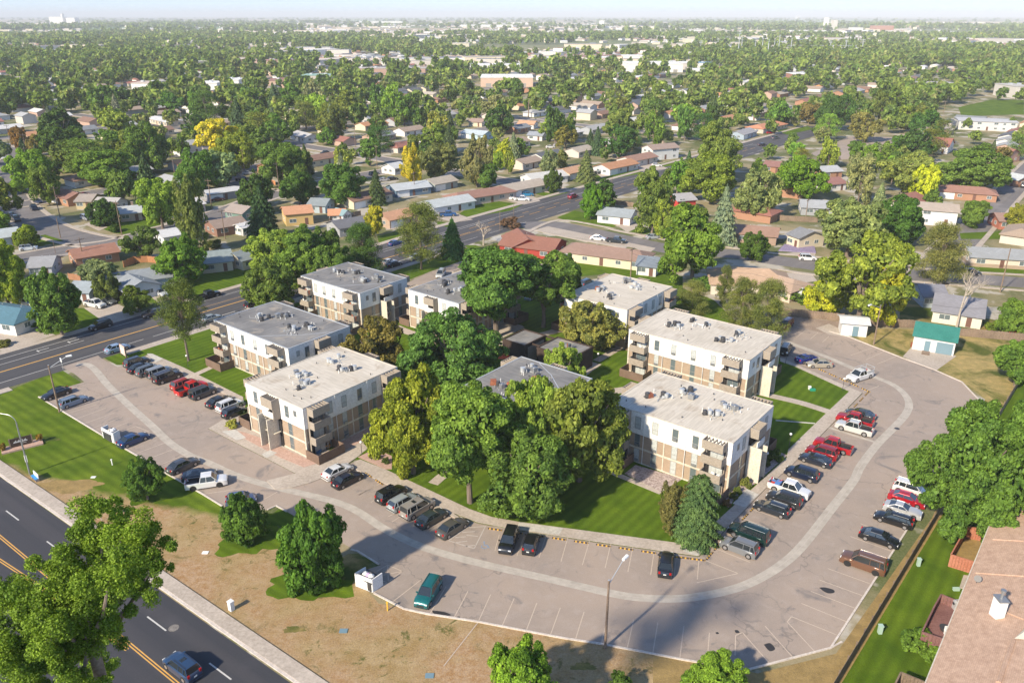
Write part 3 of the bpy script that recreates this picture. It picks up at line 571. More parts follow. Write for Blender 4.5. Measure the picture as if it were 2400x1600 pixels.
for c, pts in (('o', [(1560, 890), (1600, 888), (1660, 905), (1665, 925), (1625, 930), (1590, 915)]), ('o', [(1170, 1290), (1215, 1280), (1250, 1320), (1210, 1335)]), ('o', [(965, 1190), (985, 1188), (1000, 1205), (975, 1208)]), ('o', [(830, 1205), (845, 1202), (855, 1212), (838, 1216)]), ('n', [(640, 690), (720, 700), (770, 722), (720, 728), (650, 712)]), ('n', [(810, 735), (830, 732), (835, 745), (815, 748)])):
    mk.sheet(smooth_line(QL(c, pts + [pts[0]]), 4)[:-1], .034)
struct(mk.build('oil_stains', flat('oil_stain', (.03, .028, .028), .6)), 'dark oil stains on the empty parking stalls', 'stain')
# driveways
mk = MB()
for c, P in (('a', [(-20, 1180), (60, 1160), (200, 1170), (370, 1240), (60, 1340), (-20, 1350)]), ('a', [(560, 1060), (780, 1030), (930, 1100), (740, 1160), (690, 1150)]), ('a', [(1010, 985), (1100, 970), (1180, 1030), (1100, 1060), (1060, 1030)]), ('a', [(1560, 790), (1700, 750), (1760, 770), (1640, 800)]),
             ('a', [(560, 500), (620, 480), (720, 520), (660, 545)]), ('b', [(600, 440), (760, 420), (800, 440), (880, 470), (760, 490), (640, 460)]), ('b', [(1080, 320), (1260, 300), (1330, 345), (1220, 370), (1100, 340)]), ('b', [(280, 490), (390, 480), (400, 530), (300, 540)]), ('b', [(1940, 110), (2080, 90), (2190, 130), (2020, 150)]),
             ('b', [(1690, 150), (1780, 140), (1830, 165), (1740, 190)]), ('b', [(1830, 500), (1960, 480), (1990, 520), (1910, 555)]), ('b', [(1290, 540), (1380, 515), (2100, 660), (2050, 700), (1960, 660)]), ('b', [(1530, 690), (1930, 780), (1880, 790), (1530, 715)]), ('c', [(1470, 1385), (1530, 1320), (1830, 1380), (1690, 1480)]),
             ('j', [(440, 270), (560, 230), (690, 290), (780, 300), (735, 350), (560, 330)]), ('c', [(640, 820), (860, 830), (900, 880), (740, 900), (700, 850)]), ('c', [(600, 700), (760, 690), (890, 690), (880, 720), (640, 700)])):
    mk.sheet(QL(c, P), .026)
struct(mk.build('driveways', M['conc']), 'pale concrete driveways and pads in front of the houses', 'driveway')
sheet('dirt_yard', QL('j', [(90, 150), (690, 215), (700, 290), (560, 330), (215, 240)]), .022, surf('brown_dirt', (.22, .165, .13), (.34, .27, .22), .3, 3, .95), 'bare brown dirt behind the lot beside the white shed', 'dirt')
slab('lavender_bed', QL('c', [(640, 680), (680, 640), (880, 655), (890, 695)]), .35, surf('lavender', (.17, .14, .22), (.30, .25, .38), 2, 8, .9), 'bed of purple lavender beside the side street', 'flower bed')
for nm, c, P, m_, z in (('field of green crops far away at the left', 't', [(130, 212), (1500, 208), (1700, 180), (1100, 168), (60, 185)], (.14, .24, .09), .05), ('pale tan field in the left distance', 't', [(-50, 320), (740, 300), (780, 268), (-50, 262)], (.46, .36, .25), .05), ('tan strip of dry field far right', 'v', [(1200, 175), (2400, 195), (2400, 150), (1100, 152)], (.50, .40, .28), .06),
                        ('green strip of farmland in the right distance', 'v', [(0, 170), (1000, 160), (1500, 135), (0, 135)], (.17, .23, .10), .06), ('dry field in the middle distance at left', 't', [(1280, 270), (1740, 268), (1700, 245), (1240, 248)], (.46, .36, .25), .06), ('tan field crossing the far centre', 't', [(1700, 195), (2352, 200), (2352, 172), (1700, 175)], (.42, .34, .22), .06),
                        ('pale green field at the far horizon centre', 'u', [(0, 148), (900, 140), (900, 126), (0, 130)], (.20, .25, .13), .07), ('pale dirt yard of the substation', 'v', [(380, 395), (1260, 395), (1240, 345), (400, 350)], (.5, .46, .40), .05)):
    sheet('field', QL(c, P), z, surf('field_' + str(len(bpy.data.materials)), m_, tuple(x * 1.15 for x in m_), .01, .05, .95), nm, 'field')

def blob(c, x, y, rx, ry, seed, mat, label, z):
    rr = random.Random(seed); X, Y = Q(c, x, y); P = []
    for k in range(40):
        a = 2 * math.pi * k / 40; q = 1 + .16 * math.sin(3 * a + seed) + .10 * math.sin(7 * a + 2 * seed) + rr.uniform(-.09, .09); P.append((X + rx * q * math.cos(a), Y + ry * q * math.sin(a)))
    struct(MB().sheet(P, z).build('grass_ring', mat), label, 'grass')
blob('F', 345, 1130, 3.2, 2.8, 1, M['lawn'], 'green grass under the small dark verge tree', .010)
blob('F', 572, 1240, 4.0, 3.2, 2, M['lawn'], 'green grass ring under the round dark tree', .010)
blob('F', 720, 1335, 5.0, 3.4, 3, M['lawn'], 'green grass ring under the tall dense verge tree', .010)
blob('F', 640, 1190, 2.6, 2.0, 4, M['lawn'], 'green grass by the kerb nib between the verge trees', .011)
blob('F', 790, 1300, 3.6, 2.2, 5, M['patchy'], 'patchy grass beside the bottom dumpster enclosure', .011)
blob('F', 160, 1115, 4.2, 1.7, 6, M['dryg'], 'worn dry patch of grass beside the arterial sidewalk', .012)
blob('F', 80, 1010, 3.4, 1.5, 7, M['patchy'], 'worn patch of grass around the curved street lamp', .012)
for k, (x, y, a, b_) in enumerate(((530, 1195, 1.3, .6), (675, 1445, 1.2, .5), (1340, 1530, 1.3, .5))):
    blob('F', x, y, a, b_, 20 + k, M['patchy'], 'tuft of greener weeds in the dry verge ' + ('by the round tree', 'near the white cabinet', 'left of the bottom right tree')[k], .013)
# ================================================================== TREES
rng = np.random.default_rng(7)
def norm_(V, hz, cone=False):
    V = V.copy(); r = np.hypot(V[:, 0], V[:, 1])
    if cone: V[:, :2] /= np.percentile(r, 97.5); return V
    V[:, 0] -= (np.percentile(V[:, 0], 2) + np.percentile(V[:, 0], 98)) / 2; V[:, 1] -= (np.percentile(V[:, 1], 2) + np.percentile(V[:, 1], 98)) / 2
    V[:, :2] /= np.percentile(np.hypot(V[:, 0], V[:, 1]), 97); a, b = np.percentile(V[:, 2], 1), np.percentile(V[:, 2], 99); V[:, 2] = (V[:, 2] - (a + b) / 2) / ((b - a) / 2) * hz; return V
def quads_mesh(name, V, mat):
    n = len(V) // 4; me = bpy.data.meshes.new(name)
    me.vertices.add(len(V)); me.vertices.foreach_set('co', np.ascontiguousarray(V, dtype=np.float32).ravel())
    me.loops.add(4 * n); me.loops.foreach_set('vertex_index', np.arange(4 * n, dtype=np.int32))
    me.polygons.add(n); me.polygons.foreach_set('loop_start', np.arange(0, 4 * n, 4, dtype=np.int32))
    me.update(calc_edges=True); me.materials.append(mat); return me
def leaves(C, N, s, asp=.62):
    r = rng.normal(size=C.shape); T = np.cross(N, r); T /= np.linalg.norm(T, axis=1, keepdims=True) + 1e-9
    B = np.cross(N, T); B /= np.linalg.norm(B, axis=1, keepdims=True) + 1e-9; s = s[:, None]
    return np.stack([C + T * s, C + B * s * asp, C - T * s, C - B * s * asp], 1).reshape(-1, 3)
def unit(v): return v / (np.linalg.norm(v, axis=-1, keepdims=True) + 1e-9)
def crown_broad(n, K=18, ls=.05, open_=0.0, flat_=.80, seed=0, lob=.40, S=11):
    # uneven ellipsoid of lobes, each lobe a cluster of leafy clumps
    global rng; rng = np.random.default_rng(seed)
    D = unit(rng.normal(size=(K, 3)) + np.array([0, 0, .30])); rad = rng.uniform(.42, .80, K)
    L = D * rad[:, None] * np.array([1, 1, flat_]); L[:, 2] = np.where(L[:, 2] < 0, L[:, 2] * .8, L[:, 2]); Lr = rng.uniform(lob * .55, lob * 1.02, K); L[0] = (0, 0, 0); Lr[0] = .45; L[1] = (0, 0, .3); Lr[1] = .4
    sd = unit(rng.normal(size=(K, S, 3)) + np.array([0, 0, .25])); SP_ = L[:, None, :] + sd * (Lr[:, None] * rng.uniform(.55, 1.0, (K, S)))[..., None]; SR = Lr[:, None] * rng.uniform(.26, .50, (K, S))
    SPf = SP_.reshape(-1, 3); SRf = SR.reshape(-1); dist = np.sqrt(((SPf[:, None, :] - L[None]) ** 2).sum(2)) / Lr[None]; ok = (dist < .70).sum(1) == 0
    hole = rng.random(len(SPf)) < open_ * .5; ok &= ~hole; SPf = SPf[ok]; SRf = SRf[ok]
    nb = int(n * .16); k = rng.choice(len(SPf), n - nb, p=SRf ** 2 / np.sum(SRf ** 2)); d = unit(rng.normal(size=(n - nb, 3)) + np.array([0, 0, .35]))
    C = SPf[k] + d * (SRf[k] * (.55 + .55 * rng.random(n - nb) ** .7))[:, None] * np.array([1, 1, .72]); N = unit(d * .7 + unit(SPf[k]) * .3 + rng.normal(size=d.shape) * .5 + np.array([0, 0, .25]))
    k2 = rng.integers(0, K, nb); d2 = unit(rng.normal(size=(nb, 3))); C2 = L[k2] + d2 * (Lr[k2] * .72)[:, None]; C = np.concatenate([C, C2]); N = np.concatenate([N, unit(d2 + rng.normal(size=d2.shape) * .5)])
    s = ls * rng.uniform(.6, 1.35, n); s[n - nb:] *= 1.7
    return leaves(C, N, s)
def crown_dense(n, ls, seed):
    V = crown_broad(n, 40, ls, .04, 1.0, seed, .34).copy(); z = V[:, 2]; V[:, :2] *= (1.0 - .38 * np.clip(z, 0, 1.2) ** 1.6 + .06 * np.clip(-z, 0, 1))[:, None]; return V
def crown_cone(n, ls=.06, seed=0, tiers=13, power=.85, ragged=.22):
    global rng; rng = np.random.default_rng(seed)
    z = rng.random(n) ** 1.25; t = np.floor(z * tiers + rng.normal(size=n) * .18) / tiers
    frac = np.clip(z * tiers - t * tiers, 0, 1); R0 = (1 - t) ** power
    th = rng.random(n) * 2 * np.pi; nb = 9; lobe = .80 + .20 * np.cos(th * nb + t * 40) + ragged * np.sin(th * 3 + t * 13) * .6
    r = R0 * lobe * (.45 + .55 * rng.random(n) ** .45) * (1 - .30 * frac)
    C = np.stack([r * np.cos(th), r * np.sin(th), t * 1.0 + frac * .5 / tiers - .10 * r * R0 + .02], 1)
    N = unit(np.stack([np.cos(th) * .5, np.sin(th) * .5, np.full(n, .75)], 1) + rng.normal(size=(n, 3)) * .4)
    return leaves(C, N, ls * rng.uniform(.6, 1.3, n) * (1.1 - .5 * z), .4)
def crown_column(n, ls=.05, seed=0):
    V = crown_broad(n, 24, ls, .1, 1.0, seed, .42); return V
def crown_pine(n, ls=.045, seed=0):
    global rng; rng = np.random.default_rng(seed); K = 95
    z = rng.uniform(-.92, 1.0, K); R0 = np.sqrt(np.clip(1 - (z * .86) ** 2, 0, 1)) * rng.uniform(.25, .84, K) * (1.08 - .24 * z); th = rng.random(K) * 6.28
    L = np.stack([R0 * np.cos(th), R0 * np.sin(th), z], 1); Lr = rng.uniform(.17, .33, K)
    k = rng.choice(K, n, p=Lr ** 2 / np.sum(Lr ** 2)); d = unit(rng.normal(size=(n, 3)) + np.array([0, 0, .3])); wob = 1 + .25 * np.sin(d[:, 0] * 11 + k) * np.sin(d[:, 1] * 9 + 2 * k)
    p = L[k] + d * (Lr[k] * wob * (.5 + .55 * rng.random(n)))[:, None] * np.array([1, 1, .62])
    return leaves(p, unit(d * .6 + rng.normal(size=d.shape) * .6 + np.array([0, 0, .3])), ls * rng.uniform(.6, 1.3, n), .3)
def trunk_mesh(name, seed, spread=.55, r=.055, n=7, top=.82, mat='bark', fork=.34):
    random.seed(seed); mb = MB(); p = Vector((0, 0, 0)); z = fork
    mb.tube((0, 0, -.01), (0.01, .01, z * .5), r * 1.25, r, 9, False); mb.tube((0.01, .01, z * .5), (0, 0, z), r, r * .85, 9, False)
    for i in range(n):
        a = 6.283 * i / n + random.uniform(-.3, .3); k = random.uniform(.55, 1); m = Vector((math.cos(a) * spread * .45 * k, math.sin(a) * spread * .45 * k, z + (top - z) * .45))
        e = Vector((math.cos(a + .2) * spread * k, math.sin(a + .2) * spread * k, z + (top - z) * random.uniform(.75, 1)))
        mb.tube((0, 0, z - .03), m, r * .6, r * .38, 6, False); mb.tube(m, e, r * .38, r * .12, 5, False)
        e2 = m + Vector((math.cos(a - .8) * .3 * spread, math.sin(a - .8) * .3 * spread, .16)); mb.tube(m, e2, r * .25, r * .08, 5, False)
    mb.tube((0, 0, z - .02), (.02, -.02, top), r * .8, r * .15, 6, False)
    return mb.mesh(name, M[mat], True)
HI = {'broad': [quads_mesh('crown', norm_(crown_broad(42000, 24, .026, .1, .8, s, .38), .80), M['leaf']) for s in (1, 2, 3, 4)],
      'open': [quads_mesh('crown', norm_(crown_broad(30000, 26, .027, .6, .85, s, .32), .80), M['leaf']) for s in (11, 12, 13)],
      'column': [quads_mesh('crown', norm_(crown_column(22000, .032, s), 1.0), M['leaf']) for s in (21, 22)],
      'pine': [quads_mesh('crown', norm_(crown_pine(34000, .030, s), 1.0), M['needle']) for s in (31, 32)],
      'cone': [quads_mesh('crown', norm_(crown_cone(34000, .046, s), 0, True), M['needle']) for s in (41, 42)]}
HI['dense'] = [quads_mesh('crown', norm_(crown_dense(40000, .027, s), .90), M['leaf']) for s in (501, 502, 503)]
HI['fatcone'] = [quads_mesh('crown', norm_(crown_cone(60000, .034, 43, 17, .36, .16), 0, True), M['needle'])]
MID = {'broad': [quads_mesh('crown', norm_(crown_broad(7000, 18, .055, 0, .8, s), .80), M['leaf']) for s in (51, 52, 53, 54, 55)],
       'open': [quads_mesh('crown', norm_(crown_broad(5500, 20, .055, .5, .85, s, .34), .80), M['leaf']) for s in (61, 62)],
       'column': [quads_mesh('crown', norm_(crown_column(5000, .06, s), 1.0), M['leaf']) for s in (71,)],
       'pine': [quads_mesh('crown', norm_(crown_pine(6500, .058, s), 1.0), M['needle']) for s in (81,)],
       'cone': [quads_mesh('crown', norm_(crown_cone(6000, .085, s), 0, True), M['needle']) for s in (91,)]}
TRK = {k: [trunk_mesh('trunk', i * 3 + 1, **kw) for i in range(2)] for k, kw in (('broad', {}), ('open', dict(spread=.6, fork=.25)), ('column', dict(spread=.3, fork=.2)), ('pine', dict(spread=.35, r=.045, fork=.5, n=9, top=.9)), ('cone', dict(spread=.25, r=.06, fork=.1, n=5, top=.9)))}
TN = {'broad': ('shade_tree', 'tree'), 'open': ('open_crowned_tree', 'tree'), 'column': ('poplar_tree', 'tree'), 'pine': ('pine_tree', 'pine tree'), 'cone': ('spruce_tree', 'spruce tree')}
TRK['dense'] = TRK['broad']; TN['dense'] = TN['broad']; TRK['fatcone'] = TRK['cone']; TN['fatcone'] = TN['cone']
TREES = []; TC = [0]
HALF = {'dense': .90, 'broad': .80, 'open': .85, 'column': 1.0, 'pine': 1.0}
def tree(x, y, r, H, kind, col, label, hi=True, group=None, trunk=.12, rz=None, name=None, cat=None):
    TC[0] += 1; k = TC[0]; nm, ct = TN[kind]
    e = empty(name or nm, (x, y, 0), rz if rz is not None else (k * 2.399) % 6.28); tag(e, label, cat or ct, group)
    me = (HI if hi else MID)[kind]; cr = link('crown', me[k % len(me)], e)
    if 'cone' in kind: cr.location = (0, 0, H * trunk * .4); cr.scale = (r, r, (H * (1 - trunk * .4)) / 1.0)
    else:
        z0 = H * trunk; hh = (H - z0) / 2; cr.location = (0, 0, z0 + hh); cr.scale = (r, r, hh / (HALF[kind] * 1.04))
    cr.color = (*col, 1)
    t = link('trunk', TRK[kind][k % 2], e); t.scale = (r, r, H)
    TREES.append((x, y, r)); return e
# colours (real leaf colours)
cG = (.082, .142, .032); cM = (.068, .120, .030); cD = (.042, .085, .024); cO = (.100, .125, .035); cY = (.31, .28, .035); cYG = (.21, .26, .03); cS = (.135, .175, .115); cB = (.12, .10, .03); cP = (.062, .088, .026); cBl = (.13, .175, .155); cLG = (.14, .205, .045); cGo = (.185, .185, .025)
def ptree(c, xb, yb, yt, w, kind, col, label, trunk=.12, hi=True, name=None, cat=None, group=None):
    # trunk foot, crown top and crown width read from the photo
    X, Y = Q(c, xb, yb); v = SP(c, 0, yt)[1]; H = hgt(X, Y, v); s = CR[c][2]
    dep = Y * math.cos(PITCH) + (CAMH - H * .6) * math.sin(PITCH); r = (w / s) / 2 * dep / FPX
    H = min(H, 26); return tree(X, Y, r * 1.0, H, kind, col, label, hi, group, trunk, name=name, cat=cat)
T = ptree
T('F', 1080, 1155, 885, 225, 'broad', cG, 'large green shade tree with pale forked trunk on the front lawn near the sidewalk', .30)
T('F', 1207, 1185, 1000, 210, 'broad', cM, 'broad lower shade tree on the front lawn right of the forked trunk', .10)
T('F', 950, 1088, 855, 190, 'broad', (.135, .165, .025), 'golden green tree turning yellow beside the front corner block', .10)
T('F', 1330, 1105, 850, 222, 'open', (.092, .122, .030), 'tallest olive green tree hiding the left end of the right block', .12)
T('F', 1225, 1115, 872, 150, 'open', cLG, 'olive green tree standing in front of the hidden grey roof', .12)
T('F', 1290, 905, 798, 120, 'open', cLG, 'light green small tree in front of the dark brown laundry building', .1)
T('F', 935, 1010, 870, 110, 'open', (.30, .27, .02), 'yellow tipped tree leaning out beside the golden green tree', .1)
T('F', 1040, 905, 720, 235, 'dense', (.055, .115, .034), 'wide dark green tree in the centre courtyard with orange tinged tips', .08)
T('F', 1140, 775, 570, 215, 'broad', (.058, .118, .032), 'very tall multi trunk shade tree behind the courtyard', .32)
T('F', 1248, 752, 582, 165, 'open', cM, 'tall olive tinted tree just behind the multi trunk tree', .30)
T('F', 1300, 700, 588, 70, 'broad', cD, 'dark tree at the right shoulder of the tallest courtyard trees', .15)
T('F', 1360, 800, 690, 150, 'open', (.145, .155, .055), 'olive brown crabapple tree in front of the low rear block', .12)
T('F', 860, 878, 735, 145, 'open', (.105, .095, .035), 'bronze leaved round tree between the left blocks', .06)
T('r', 1770, 1145, 385, 440, 'pine', cP, 'tall lone pine beside the left row of parked cars', .33)
T('b', 535, 800, 360, 300, 'pine', (.080, .105, .032), 'big pine on the lawn beside the diagonal street', .16)
T('b', 745, 722, 462, 175, 'cone', (.040, .105, .035), 'dark green conical evergreen right of the big pine', .05)
T('a', 1830, 1080, 740, 370, 'dense', (.075, .115, .030), 'dense round tree at the left corner of the rear grey block', .08)
T('a', 1820, 800, 545, 330, 'broad', cLG, 'light green tree right of the cream house with green gable', .1)
T('F', 700, 655, 525, 130, 'broad', cG, 'bright green tree between the two street side pines', .1)
T('a', 2180, 835, 530, 270, 'broad', cM, 'leafy tree in the middle of the row behind the rear grey block', .1)
T('F', 838, 640, 515, 95, 'pine', cD, 'narrow dark pine beside the rear grey roof', .1)
T('F', 770, 668, 560, 100, 'broad', cM, 'low leafy tree directly behind the rear grey roof', .1)
T('b', 225, 590, 375, 135, 'open', (.24, .24, .03), 'small yellow green tree below the orange carport house', .12)
T('b', 480, 250, -25, 165, 'broad', cY, 'bright yellow tree standing beside a tall bare pole', .15)
T('F', 508, 368, 268, 105, 'open', (.34, .32, .04), 'large yellow tree deep in the upper left neighbourhood', .1)
T('F', 545, 395, 305, 100, 'broad', (.13, .17, .03), 'olive green tree just below the large yellow tree', .1)
T('F', 608, 548, 425, 78, 'cone', (.030, .062, .032), 'dark blue green spruce beside the yellow walled house', .05)
T('F', 572, 478, 413, 62, 'broad', (.032, .062, .020), 'dark round tree just behind the dark spruce', .05)
T('F', 375, 530, 412, 108, 'broad', (.115, .185, .035), 'light green tree left of the tall thin poplar', .15)
T('F', 452, 582, 405, 68, 'column', (.095, .125, .045), 'tall narrow olive poplar behind the green gabled house', .05)
T('F', 240, 518, 458, 66, 'dense', cD, 'dark compact tree in front of the brick chimney house', .04)
T('a', 780, 550, 502, 95, 'broad', (.045, .085, .02), 'clipped round hedge ball on the front lawn', .0, name='hedge_ball', cat='bush')
T('F', 422, 650, 543, 108, 'dense', (.075, .145, .025), 'round bright green tree above the grey L shaped roof', .12)
T('F', 330, 600, 522, 85, 'open', (.07, .11, .035), 'feathery tree right of the brown roofed brick house', .1)
T('F', 235, 665, 598, 95, 'open', cS, 'silvery pale tree above the small blue garage', .1)
T('F', 255, 690, 625, 62, 'open', (.09, .12, .045), 'green shrubby tree next to the small blue garage', .05)
T('F', 143, 770, 622, 122, 'dense', (.065, .12, .028), 'dark green street tree beside the white pickup driveway', .14)
T('F', 22, 705, 556, 110, 'broad', (.14, .19, .025), 'yellow green tree at the left edge above the blue roof', .1)
T('F', 68, 568, 515, 66, 'broad', (.12, .17, .025), 'low round bush tree beside the left corner house', .02)
T('F', 322, 718, 655, 78, 'open', (.075, .11, .025), 'low spreading tree beside the street right of the pickup driveway', .05)
T('F', 340, 1146, 1050, 92, 'dense', (.045, .095, .02), 'small dark tree on the verge nearest the blue sign', .08)
T('F', 566, 1240, 1138, 102, 'dense', (.055, .11, .022), 'round dark tree hiding the blue hatchback', .0)
T('F', 727, 1348, 1150, 150, 'dense', (.050, .110, .022), 'tall dense tree on the dry verge beside the dumpster enclosure', .02)
T('F', 1200, 1655, 1492, 190, 'broad', (.095, .175, .025), 'bright green tree top at the bottom edge left of the light pole', .1)
T('F', 1642, 1600, 1515, 150, 'broad', (.085, .155, .025), 'leafy tree top at the bottom edge under the lot corner', .05)
T('F', 1420, 1600, 1548, 60, 'broad', cG, 'small tree tip barely showing at the bottom edge', .05)
HI['huge'] = [quads_mesh('crown', norm_(crown_broad(110000, 44, .0165, .15, .8, 400, .30, 13), .80), M['leaf'])]; TRK['huge'] = TRK['broad']; TN['huge'] = TN['broad']; HALF['huge'] = .8
T('F', 2215, 1225, 935, 285, 'huge', (.062, .118, .028), 'huge green tree beside the fence and the townhouse roof', .10)
T('o', 520, 500, 140, 190, 'column', (.095, .095, .045), 'brownish columnar juniper in the lawn corner', .0, name='juniper_tree', cat='juniper')
T('o', 690, 545, 110, 345, 'fatcone', (.056, .100, .048), 'dense green conical spruce beside the brownish juniper', .0)
T('F', 2325, 770, 690, 75, 'broad', cG, 'green tree at the right edge above the red toy house', .1)
T('F', 2330, 885, 785, 105, 'broad', (.07, .13, .03), 'green tree at the right edge beside the fence corner', .1)
T('F', 1968, 745, 538, 205, 'open', (.125, .165, .035), 'big pale yellow green tree behind the white shed', .1)
T('F', 2020, 745, 600, 105, 'open', (.22, .235, .03), 'bright yellow lower tree leaning against the big pale tree', .08)
T('F', 1890, 722, 640, 90, 'open', (.24, .27, .03), 'yellow green tree left of the big pale tree', .08)
T('F', 2152, 648, 515, 112, 'pine', (.105, .115, .045), 'dull olive dense tree behind the grey roofed back house', .03)
T('F', 1945, 590, 458, 150, 'open', (.125, .165, .08), 'greyish green willow like tree in the right neighbourhood', .1)
T('F', 2058, 565, 455, 125, 'broad', (.042, .095, .022), 'dark green tree right of the greyish willow like tree', .05)
T('F', 1588, 655, 470, 170, 'open', (.085, .145, .028), 'big leafy tree beside the utility pole and side street', .1)
T('F', 1657, 560, 428, 68, 'cone', cBl, 'silver blue spruce in front of the brown ranch house', .02)
T('F', 1497, 535, 388, 92, 'column', (.085, .125, .035), 'tall dense tree right of the white corner house', .04)
T('F', 1525, 545, 455, 66, 'open', (.15, .2, .04), 'light green slim tree beside the tall dense tree', .05)
T('b', 1670, 470, 245, 145, 'dense', (.075, .165, .02), 'small vivid green tree on the corner lawn', .12)
T('F', 1345, 418, 345, 46, 'cone', (.095, .125, .06), 'pale conical evergreen between the orange roofed houses', .03)
T('b', 1415, 290, 135, 120, 'broad', (.045, .075, .022), 'dark bushy tree on the lawn across the street', .06)
T('F', 1632, 465, 355, 130, 'broad', (.105, .15, .03), 'broad green tree behind the red barn', .1)
T('F', 1735, 500, 388, 120, 'open', (.125, .16, .08), 'grey green elm left of the silver spruce', .08)
T('F', 1838, 460, 358, 110, 'broad', (.085, .16, .02), 'bright green tree in front of the solar panel roof', .08)
T('F', 2120, 462, 375, 58, 'open', (.28, .33, .03), 'vivid lime yellow tree in the right neighbourhood', .08)
T('F', 1970, 470, 350, 70, 'column', (.15, .17, .10), 'pale grey tree next to the lime coloured area', .05)
T('F', 2070, 450, 345, 120, 'open', (.135, .17, .06), 'pale green tree between the lime tree and the grey tree', .08)
T('F', 2225, 440, 335, 160, 'broad', (.080, .135, .035), 'large dark green grove tree at the upper right', .06)
T('F', 1700, 760, 640, 82, 'pine', (.095, .115, .038), 'left one of three olive pines behind the white roofed block', .05)
T('F', 1758, 778, 645, 92, 'pine', (.088, .110, .036), 'middle olive pine behind the white roofed block', .05)
T('F', 1660, 705, 610, 40, 'pine', (.07, .09, .03), 'slim dark pine beside the orange roofed hip house', .05)
T('F', 1588, 722, 645, 74, 'pine', (.10, .12, .045), 'small olive pine touching the low white roof', .03)
T('F', 1730, 598, 535, 72, 'broad', (.045, .085, .02), 'dark small tree beside the side street left of the lavender', .05)
T('F', 2232, 522, 460, 66, 'broad', (.085, .14, .035), 'round green tree beside the long tan roof', .05)
T('F', 2330, 530, 470, 55, 'broad', (.16, .17, .03), 'olive tree at the right edge beside the brick house', .05)
T('F', 1645, 420, 280, 105, 'column', (.10, .14, .04), 'tall olive green tree beyond the side street', .05)
T('F', 1900, 300, 225, 80, 'broad', cD, 'dark round tree on the left of the school parking lot', .05)
T('F', 1965, 370, 325, 46, 'broad', (.07, .13, .03), 'small round tree standing in the school parking lot', .1)
T('F', 1985, 325, 255, 74, 'open', (.14, .14, .06), 'olive brown tree at the back of the school parking lot', .05)
T('F', 1005, 412, 330, 92, 'open', (.11, .13, .06), 'olive tree right of the bright yellow tree', .08)
T('F', 1095, 430, 310, 75, 'open', (.125, .13, .075), 'half bare pale barked tree behind the beige house', .1)
T('b', 970, 260, 95, 170, 'broad', (.06, .115, .03), 'green tree behind the brown roofed house', .05)
T('b', 240, 370, 135, 130, 'cone', (.055, .085, .04), 'ragged evergreen left of the dark blue house', .03)
T('b', 1385, 160, 0, 130, 'open', cS, 'grey green tree above the light beige roof', .05)
T('F', 1420, 330, 245, 90, 'open', (.115, .155, .05), 'mid green tree behind the far orange roofs', .05)
T('F', 655, 425, 330, 120, 'broad', cM, 'green tree left of the blue spruce row behind the yellow house', .08)
T('F', 790, 470, 375, 105, 'broad', (.06, .12, .03), 'dark tree behind the grey shed roofs', .06)
T('F', 690, 470, 390, 90, 'broad', (.055, .11, .028), 'dark green tree above the small orange barn', .06)
T('F', 345, 395, 290, 110, 'broad', cM, 'dense tree above the brown roof at left', .06)
T('F', 240, 425, 345, 140, 'broad', (.085, .15, .03), 'wide bright tree above the tan roofed house', .08)
T('F', 75, 440, 345, 95, 'broad', (.10, .18, .03), 'bright tree on the corner of the winding street', .08)
T('F', 113, 470, 378, 65, 'open', (.095, .145, .035), 'slim tree beside the winding street', .1)
T('F', 455, 445, 345, 105, 'broad', (.07, .14, .03), 'rounded green tree left of the parked van street', .06)
T('F', 125, 325, 245, 42, 'cone', (.10, .13, .12), 'blue grey spruce in the far left neighbourhood', .02)
T('F', 50, 345, 290, 42, 'open', (.16, .10, .04), 'rusty orange small tree at the far left', .05)
T('b', 150, 850, 505, 150, 'pine', (.042, .062, .025), 'dark narrow pine touching the rear grey roof edge', .05)
